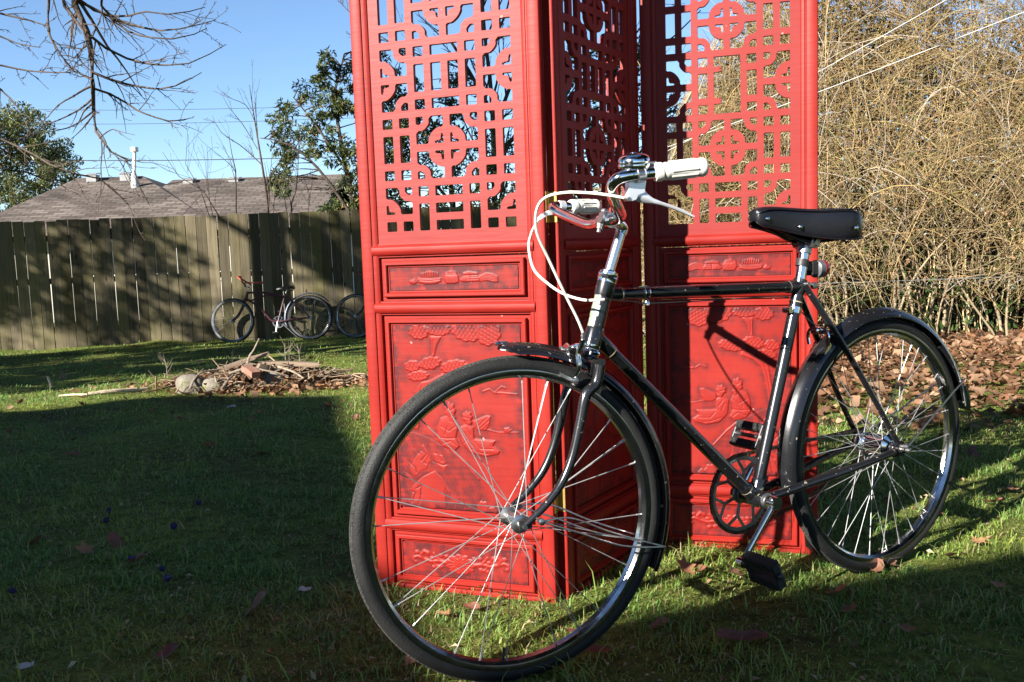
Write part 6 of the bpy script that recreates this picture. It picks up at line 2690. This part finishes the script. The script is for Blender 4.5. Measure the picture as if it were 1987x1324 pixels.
PG = "scrap boards on the debris pile"
pw = lambda px, py, dy=0.0: at(px, py, YP + dy)
lying('scrap_board', pw(437, 714), pw(524, 686, .1), (.028, .014), M['scrap_wood'], "pale board sloping up to the right on top of the pile", "board", PG)
lying('scrap_board', pw(425, 716, .2), pw(535, 704, .25), (.036, .014), M['scrap_wood'], "long flat board lying across the middle of the debris pile", "board", PG)
lying('scrap_board', pw(520, 706, .1), pw(621, 709, .1), (.030, .017), M['scrap_wood'], "board sticking out level from the right of the pile", "board", PG)
lying('scrap_board', pw(478, 716, -.15), pw(496, 727, -.25), (.035, .022), mk('red_brown_block', (.22, .10, .07), (.3, .15, .10), 9, .85), "short reddish wood block in the middle of the pile", "board", PG)
lying('scrap_board', pw(500, 712, -.1), pw(520, 716, -.05), (.032, .026), M['scrap_wood'], "short tan block right of the reddish one on the pile", "board", PG)
lying('scrap_board', pw(405, 722, .1), pw(500, 716, .25), (.034, .012), M['scrap_wood'], "lowest grey board under the others at the left of the pile", "board", PG)


def mound(x, y):
    return .17 * np.exp(-(((x + 1.95) / .62) ** 2 + ((y - 7.0) / .26) ** 2))


def build_heap():
    """small broken twigs and leaves heaped between the stones"""
    g = np.random.default_rng(81)
    n = 420
    x = g.normal(-1.95, .36, n)
    y = g.normal(6.98, .15, n)
    z = gz(x, y) + mound(x, y) * g.uniform(.5, 1.05, n) + .01
    d = np.stack([g.normal(0, 1, n), g.normal(0, .6, n), g.normal(0, .22, n)], 1)
    d /= np.linalg.norm(d, axis=1, keepdims=True)
    ln = g.uniform(.08, .34, n)
    c = np.stack([x, y, z], 1)
    bend = g.normal(0, .02, (n, 3))
    P = np.stack([c - d * ln[:, None] / 2, c + bend, c + d * ln[:, None] / 2], 1)
    R = g.uniform(.0025, .008, n)[:, None] * np.array([1, .9, .6])[None]
    T = np.array([.20, .14, .09]) * g.uniform(.4, 1.6, n)[:, None]
    V, Q, tv = np_tubes(P, R, 4, T)
    o = link('twig_heap', np_mesh('twig_heap', V, [Q], M['twig'], colors=tv))
    tag(o, "heap of broken twigs in the middle of the debris pile", "twigs", kind="stuff")
    n = 900
    x = g.normal(-1.85, .42, n)
    y = g.normal(6.98, .2, n)
    z = gz(x, y) + mound(x, y) * g.uniform(.3, 1.0, n) + .012
    T = np.array([.20, .10, .05]) * g.uniform(.4, 1.5, n)[:, None]
    V, F, tv = np_leaves(np.stack([x, y, z], 1), np.stack([g.normal(0, 1, n), g.normal(0, 1, n), g.normal(0, .4, n)], 1), g.uniform(.03, .08, n), .3, .6, T)
    o = link('heaped_leaves', np_mesh('heaped_leaves', V, [F], bpy.data.materials['dead_leaf'], colors=tv))
    tag(o, "dead leaves caught in the debris pile", "leaves", kind="stuff")


build_heap()


def stick(pts, r0, r1, mat, label, group=None, name='stick', cat="stick", twigs=0, seed=0):
    P, R = limb([Vector(p) for p in pts], r0, r1, 6)
    base = P[0]
    r = random.Random(seed)
    mb = MB()
    mb.tube([p - base for p in P], [q * (1 + .15 * math.sin(i * 2.3)) for i, q in enumerate(R)], 7)
    for k in range(twigs):
        i = r.randrange(2, len(P) - 1)
        q = P[i] - base
        d = Vector((r.gauss(0, 1), r.gauss(0, .4), r.uniform(.2, 1))).normalized()
        mb.tube([q, q + d * .05, q + d * .09 + Vector((0, 0, .02))], [R[i] * .6, R[i] * .5, R[i] * .25], 5)
    o = mb.build(name, mat, None)
    o.location = base
    return tag(o, label, cat, group)


SG = "sticks on the debris pile"
stick([pw(480, 705), pw(485, 690), pw(492, 680), pw(503, 657)], .010, .005, M['stick'], "forked grey stick standing up from the top of the pile", SG)
stick([pw(590, 758, -.1), pw(615, 740), pw(640, 722, .05), pw(652, 714)], .016, .008, M['stick'], "dark branch leaning at the right end of the pile", SG, twigs=2, seed=4)
stick([pw(368, 756, -.3), pw(378, 735, -.2), pw(395, 722, -.1), pw(425, 718)], .010, .006, M['stick'], "curved twig looping over the leftmost stones", SG)
stick([pw(430, 756, -.35), pw(445, 735, -.2), pw(460, 722)], .011, .007, M['stick'], "dark stick propped between two stones at the front", SG)
stick([pw(445, 725, -.1), pw(480, 715, -.15), pw(530, 722, -.2), pw(560, 730, -.2)], .009, .005, M['stick'], "long thin stick across the front of the pile", SG, twigs=2, seed=7)
stick([pw(540, 712), pw(570, 722, -.1), pw(590, 735, -.15)], .010, .006, M['stick'], "stick slanting down at the right of the upright stone", SG)
WG = "dry weed stalks by the debris pile"
for k, (px, py, h, lab) in enumerate(((325, 728, 32, "branching dry weed stalk left of the pile"), (555, 702, 42, "tall twin weed stalk rising behind the pile"), (563, 702, 34, "shorter weed stalk next to the tall one behind the pile"),
                                      (582, 700, 33, "single straight weed stalk at the right behind the pile"), (452, 700, 16, "tiny dry weed above the sloping board"))):
    g_ = at_g(px, py + 6)
    Yk = g_.y
    stick([g_, at(px - 2, py - h * .5, Yk), at(px - 6 + 4 * (k % 3), py - h, Yk)], .0045, .002, M['stick'], lab, WG, 'weed_stalk', 'weed', twigs=7, seed=k + 20)
g0 = at_g(100, 752)
stick([g0, at(97, 741, g0.y), at(92, 730, g0.y)], .013, .011, M['pale_stick'], "short pale stake poking out of the lawn on the left", None, 'stake', 'stake')
a_, b_, c_ = at_g(172, 768), at_g(225, 764), at_g(283, 759)
for v in (a_, b_, c_):
    v.z += .012
stick([a_, b_ + Vector((0, 0, .008)), c_], .014, .016, M['pale_stick'], "peeled pale branch lying on the sunny strip of lawn", None, 'fallen_branch', 'branch')
a_, b_ = at_g(115, 771), at_g(170, 769)
stick([a_ + Vector((0, 0, .01)), (a_ + b_) / 2 + Vector((0, 0, .015)), b_ + Vector((0, 0, .01))], .007, .009, M['pale_stick'], "thinner pale twig at the left end of the peeled branch", None, 'fallen_branch', 'branch')

# ---- single fallen leaves in the near grass
LM = [leaf_mesh('fallen_leaf', k, mk('dry_leaf_%d' % k, c, d, 7, .65, bump=.3, bscale=25, per_obj=.25)) for k, (c, d) in enumerate((((.22, .09, .045), (.32, .16, .08)), ((.16, .06, .04), (.25, .11, .06)), ((.30, .17, .09), (.20, .09, .05)), ((.11, .04, .03), (.20, .075, .045))))]
spots = [
    (1330, 1112, .075, "broad tan leaf in the sunny grass left of the near pedal"), (1362, 1118, .060, "smaller tan leaf touching the broad one left of the near pedal"),
    (1425, 1128, .050, "brown leaf tucked in right beside the near pedal"), (1440, 1262, .120, "long reddish leaf in the dark foreground below the near pedal"),
    (1625, 1165, .085, "pointed brown leaf in the shade below the rear wheel"), (1690, 1110, .070, "curled leaf touching the bottom of the rear tyre"),
    (1722, 1103, .065, "leaf just right of the lowest point of the rear tyre"), (1845, 1092, .060, "leaf on the sunny edge of grass right of the rear wheel"),
    (1900, 1062, .060, "small leaf in the sun further right of the rear wheel"), (1930, 985, .070, "leaf in the sunny grass at the right edge, nearer of two"),
    (1960, 960, .070, "leaf in the sunny grass at the right edge, farther of two"), (1890, 890, .080, "wide pale leaf beside the rear wheel at hub height"),
    (860, 1205, .050, "leaf seen between the lower left spokes of the front wheel"), (915, 1192, .045, "leaf at the foot of the screen behind the front spokes"),
    (1108, 1240, .055, "leaf in the sun behind the lower right spokes of the front wheel"), (1160, 1282, .060, "leaf at the sun's edge just right of the front tyre"),
    (800, 1292, .050, "dark leaf hugging the lower left of the front tyre"), (500, 1190, .080, "orange brown leaf standing in the dark grass left of the front wheel"),
    (270, 1095, .090, "largest dark red leaf among the crocuses"), (225, 1063, .070, "dark leaf above the largest one among the crocuses"),
    (165, 1080, .070, "dark leaf left of the largest one among the crocuses"), (70, 1062, .060, "dark leaf near the left edge level with the crocuses"),
    (510, 890, .060, "lone red brown leaf in shade between the pile and the front wheel"), (325, 1278, .060, "dull leaf low in the dark lawn at bottom left"),
    (1650, 1195, .050, "small dark leaf right below the pointed one under the rear wheel"), (1280, 1222, .050, "dark leaf in the shade between front tyre and near pedal"),
    (1755, 1232, .060, "dark leaf in the deep shade below and right of the rear wheel"), (690, 815, .050, "leaf in the sunny strip at the left edge of the screen"),
    (1937, 1152, .060, "dark leaf in the shade at the lower right edge"), (140, 890, .075, "greenish leaf lying flat in the shade below the pale branch")]
for k, (px, py, s, lab) in enumerate(spots):
    r = random.Random(k * 7 + 1)
    p = at_g(px, py)
    o = link('fallen_leaf', LM[k % 4], None)
    o.location = (p.x, p.y, p.z + .012 + r.uniform(0, .012))
    o.rotation_euler = (r.gauss(0, .3), r.gauss(0, .3), r.uniform(0, 6.28))
    o.scale = (s, s * r.uniform(.7, 1.1), s)
    tag(o, lab, "leaf", "single dry leaves in the near grass")
# the big leaf leaning against the foot of the screen
p = at_g(1565, 1082)
o = link('fallen_leaf', LM[2], None)
o.location = (p.x, p.y, .06)
o.rotation_euler = (math.radians(75), math.radians(70), .5)
o.scale = (.12, .07, .06)
tag(o, "large tan leaf standing against the foot of the screen beside the rear tyre", "leaf")

# ---- crocuses in the shaded grass
M['petal'] = mk('violet_petal', (.045, .022, .13), (.075, .04, .18), 20, .5)
M['stem_green'] = mk('pale_green_stem', (.10, .18, .06), (.16, .24, .1), 20, .6)


def crocus():
    root = link('crocus', None)
    mb = MB()
    mb.tube([(0, 0, 0), (.002, 0, .03), (0, .002, .055)], .0022, 6)
    mb.build('stem', M['stem_green'], root)
    for k in range(6):
        a = k * math.pi / 3
        mb = MB()
        vs, fs = [], []
        for i in range(6):
            t = i / 5
            rad = .003 + .016 * math.sin(t * 2.2) * (1 if k % 2 else .8)
            w = .0105 * math.sin(math.pi * min(.12 + t * .95, 1)) + .0008
            for s in (-1, 0, 1):
                ra = rad + (0 if s == 0 else -.002)
                vs.append((ra * math.cos(a) - s * w * math.sin(a), ra * math.sin(a) + s * w * math.cos(a), .053 + .034 * t))
        for i in range(5):
            for s in range(2):
                fs.append((i * 3 + s, i * 3 + s + 1, i * 3 + s + 4, i * 3 + s + 3))
        mb.add(vs, fs)
        mb.build('petal', M['petal'], root)
    return root


cr0_ = crocus()
for k, (px, py, lab) in enumerate(((380, 985, "violet crocus in the shade, the rightmost one"), (212, 1000, "upper violet crocus of the close pair in the shade"), (200, 1018, "lower violet crocus of the close pair in the shade"),
                                   (264, 1098, "violet crocus beside the largest dark leaf"), (312, 1112, "upper violet crocus right of the largest dark leaf"), (316, 1140, "lowest violet crocus, right of the largest dark leaf"),
                                   (18, 1155, "violet crocus at the left edge of the picture"), (335, 1035, "violet crocus between the close pair and the rightmost one"))):
    o = cr0_ if k == 0 else copy_tree(cr0_)
    p = at_g(px, py)
    o.location = (p.x, p.y, p.z - .02)
    o.rotation_euler = (.3 * math.sin(k), .3 * math.cos(2 * k), k)
    o.scale = (.55 + .12 * math.sin(k * 3),) * 3
    tag(o, lab, "flower", "crocuses in the shaded lawn")
# pale paper scraps
M['paper'] = mk('scrap_paper', (.5, .48, .43), (.38, .36, .32), 12, .8)
for k, (px, py, s, lab) in enumerate(((592, 1160, .016, "crumpled white paper scrap in the grass left of the front wheel"), (48, 1312, .017, "crumpled white paper scrap at the lower left corner"), (450, 797, .028, "pale scrap lying in the shade below the debris pile"))):
    p = at_g(px, py)
    mb = MB()
    g2 = random.Random(k)
    vs, fs = [], []
    for i in range(5):
        for j in range(5):
            vs.append(((i - 2) * s / 2 + g2.uniform(-.1, .1) * s, (j - 2) * s / 2 * .8 + g2.uniform(-.1, .1) * s, g2.uniform(0, .5) * s + .25 * s))
    for i in range(4):
        for j in range(4):
            fs.append((i * 5 + j, i * 5 + j + 1, i * 5 + j + 6, i * 5 + j + 5))
    mb.add(vs, fs)
    o = mb.build('paper_scrap', M['paper'], None, angle=0)
    o.location = (p.x, p.y, p.z + .015)
    tag(o, lab, "paper scrap", "pale scraps in the grass")

# ================================================================== behind and beside the viewer: what shades the lawn
def sunspace(u, a, z):
    """u across the sunlight, a along it."""
    c, s = math.cos(SUN_TR), math.sin(SUN_TR)
    return Vector((a * c + u * s, a * s - u * c, z))


TE = math.tan(SUN_EL)


def wing(name, prof, a0, a1, label_parts, root, base):
    """House wing whose gable profile (u,z) runs along the sunlight from a0 to a1."""
    k = len(prof)
    V = [sunspace(u, a0, z) for u, z in prof] + [sunspace(u, a1, z) for u, z in prof]
    mb = MB()
    # roof slopes (top edges), walls
    F = []
    for i in range(k):
        F.append((i, (i + 1) % k, k + (i + 1) % k, k + i))
    F += [tuple(range(k)), tuple(range(2 * k - 1, k - 1, -1))]
    mb.add(V, F)
    mb.build(name, M['siding'], root, off=base, angle=0)
    mb = MB()
    for i in range(1, k - 2):
        (u0, z0), (u1, z1) = prof[i], prof[i + 1]
        e = .0
        q = [sunspace(u0, a0 - .3, z0), sunspace(u1, a0 - .3, z1), sunspace(u1, a1 + .25, z1), sunspace(u0, a1 + .25, z0)]
        up_ = Vector((0, 0, .02))
        V2 = [p + up_ for p in q] + [p + up_ * 5 for p in q]
        mb.add(V2, [(3, 2, 1, 0), (4, 5, 6, 7), (0, 1, 5, 4), (1, 2, 6, 5), (2, 3, 7, 6), (3, 0, 4, 7)])
        mb.build('roof', M['shingle'], root, off=base, angle=0)
        mb = MB()


def zsil(a, dist):
    return (dist - .25 + a) * TE - .1


DH = 7.0
hb = sunspace(-2.5, -DH - 3, 0)
hb.z = 0
own = thing('garden_house', "two gabled house behind the viewer that shades the near lawn", "house", hb)
profA = [(-6.5, -.2), (-6.5, zsil(2.55, DH)), (-5.3, zsil(3.2, DH)), (-1.335, zsil(1.10, DH)), (-1.335, -.2)]
profB = [(-1.33, -.2), (-1.33, zsil(1.58, DH)), (1.2, zsil(6.8, DH)), (4.4, zsil(1.4, DH)), (4.4, -.2)]
wing('wall', profA, -DH - 6, -DH, None, own, hb)
wing('wall', profB, -DH - 6.2, -DH - .02, None, own, hb)
# a garden tree row on the left, outside the view, whose crowns shade the back of the lawn
for k, (u, a, ztop_, rad, n, lab) in enumerate(((-8.9, -5.0, 5.3, 1.0, 46, "leafy garden tree left of the viewer, nearest of four in a row"),
                                                (-10.6, -5.2, 5.7, 1.05, 50, "leafy garden tree left of the viewer, second of four in a row"),
                                                (-12.4, -5.0, 5.6, 1.0, 46, "leafy garden tree left of the viewer, third of four in a row"),
                                                (-11.2, -6.4, 8.9, 1.0, 60, "high crowned leafy garden tree left of the viewer, behind the row"),
                                                (-14.9, -4.5, 7.3, 1.95, 190, "tallest leafy garden tree left of the viewer, last of the row"))):
    g_ = random.Random(50 + k)
    b = sunspace(u, a, 0)
    b.z = float(gz(b.x, b.y)) - .1
    cl = []
    while len(cl) < n:
        f, q, h = g_.uniform(-1, 1), g_.uniform(-1, 1), g_.uniform(-1, 1)
        if f * f + q * q + h * h > 1:
            continue
        p = sunspace(u + f * rad, a + q * rad, ztop_ - 1.5 + h * 1.5)
        cl.append((p.x, p.y, p.z, .36 * g_.uniform(.7, 1.2)))
    leafy('garden_tree', lab, "tree", b, [([b, b + Vector((.1, 0, 1.6)), Vector((b.x, b.y, ztop_ - 1))], .14, .03), ([b + Vector((0, 0, 1.6)), b + Vector((.5, -.5, 3))], .06, .02)], cl, 70, .14, DG, 60 + k, "garden trees left of the viewer")

# the tall bare-limbed tree in that row: its boughs throw the slanting shadows on the fence
r = random.Random(77)
b = sunspace(-10.2, -6.0, 0)
b.z = float(gz(b.x, b.y)) - .1
tall = thing('garden_tree', "tall bare limbed garden tree left of the viewer behind the leafy row", "tree", b, group="garden trees left of the viewer")
out = []
for pts, r0, r1 in (([(-10.2, 0), (-10.3, 4), (-10.1, 7.0), (-10.3, 9.5)], .24, .10), ([(-10.2, 6.6), (-11.0, 7.35), (-12.0, 7.55), (-13.2, 7.9)], .15, .05), ([(-10.2, 7.4), (-11.2, 8.0), (-12.2, 8.3)], .12, .04),
                    ([(-10.2, 6.0), (-11.2, 6.7), (-12.4, 6.75), (-13.0, 6.3)], .07, .02), ([(-10.2, 8.2), (-11.4, 8.9), (-12.6, 9.0)], .12, .04), ([(-11.6, 7.45), (-12.3, 6.9), (-12.7, 6.5)], .05, .015)):
    P, R = limb([sunspace(u, -6.0 + .3 * math.sin(i * 2), z) for i, (u, z) in enumerate(pts)], r0, r1)
    branchy(P, R, 2, [8, 3], .28, .8, -.01, out, r, .012)
me = limbs_mesh('trunk', out[:1], M['bark'], 12, 8)
me.transform(Matrix.Translation(-b))
link('trunk', me, tall)
me = limbs_mesh('branches', out[1:], M['bark'], 9, 5)
me.transform(Matrix.Translation(-b))
link('branches', me, tall)
# unseen pines added to block sky light, crowns clear of the low sun
for k, (x, y, z0, z1, rad, n, lab) in enumerate(((5.2, -2.6, 8.0, 16.0, 5.6, 230, "added tall pine blocking sky light behind the viewer to the right"), (-2.4, -4.2, 13.5, 20.0, 5.6, 230, "added tallest pine blocking sky light behind the viewer to the left"),
                                                 (9.2, 5.2, 8.0, 16.0, 5.6, 230, "added tall pine blocking sky light on the right beyond the thicket's near end"), (-9.5, 4.4, 8.5, 16.0, 4.3, 180, "added tall pine blocking sky light on the left behind the bare tree"),
                                                 (-7.8, 9.6, 10.5, 17.0, 5.0, 210, "added tall pine blocking sky light at the left end of the board fence"), (7.8, 11.4, 7.2, 15.0, 5.2, 210, "added tall pine blocking sky light behind the thicket"),
                                                 (.62, 12.2, 7.6, 15.0, 5.2, 210, "added tall pine blocking sky light, its trunk behind the middle of the screen"),
                                                 (10.5, 1.0, 1.5, 9.0, 2.8, 110, "added shorter pine blocking sky light far right of the viewer"))):
    g_ = random.Random(90 + k)
    b = Vector((x, y, float(gz(x, y)) - .1))
    cl = []
    while len(cl) < n:
        h = g_.random() ** 1.3
        a = g_.uniform(0, 6.283)
        q = rad * (1 - .6 * h) * math.sqrt(g_.random())
        cl.append((x + q * math.cos(a), y + q * math.sin(a), z0 + (z1 - z0) * h, .85 * g_.uniform(.7, 1.2)))
    leafy('sky_blocking_pine', lab, "tree", b, [([b, b + Vector((.05, 0, 3)), b + Vector((0, .1, 7)), Vector((x, y, z1 - .5))], .28, .05)], cl, 40, .60, DG, 95 + k, "added pines that block sky light", aspect=.55)
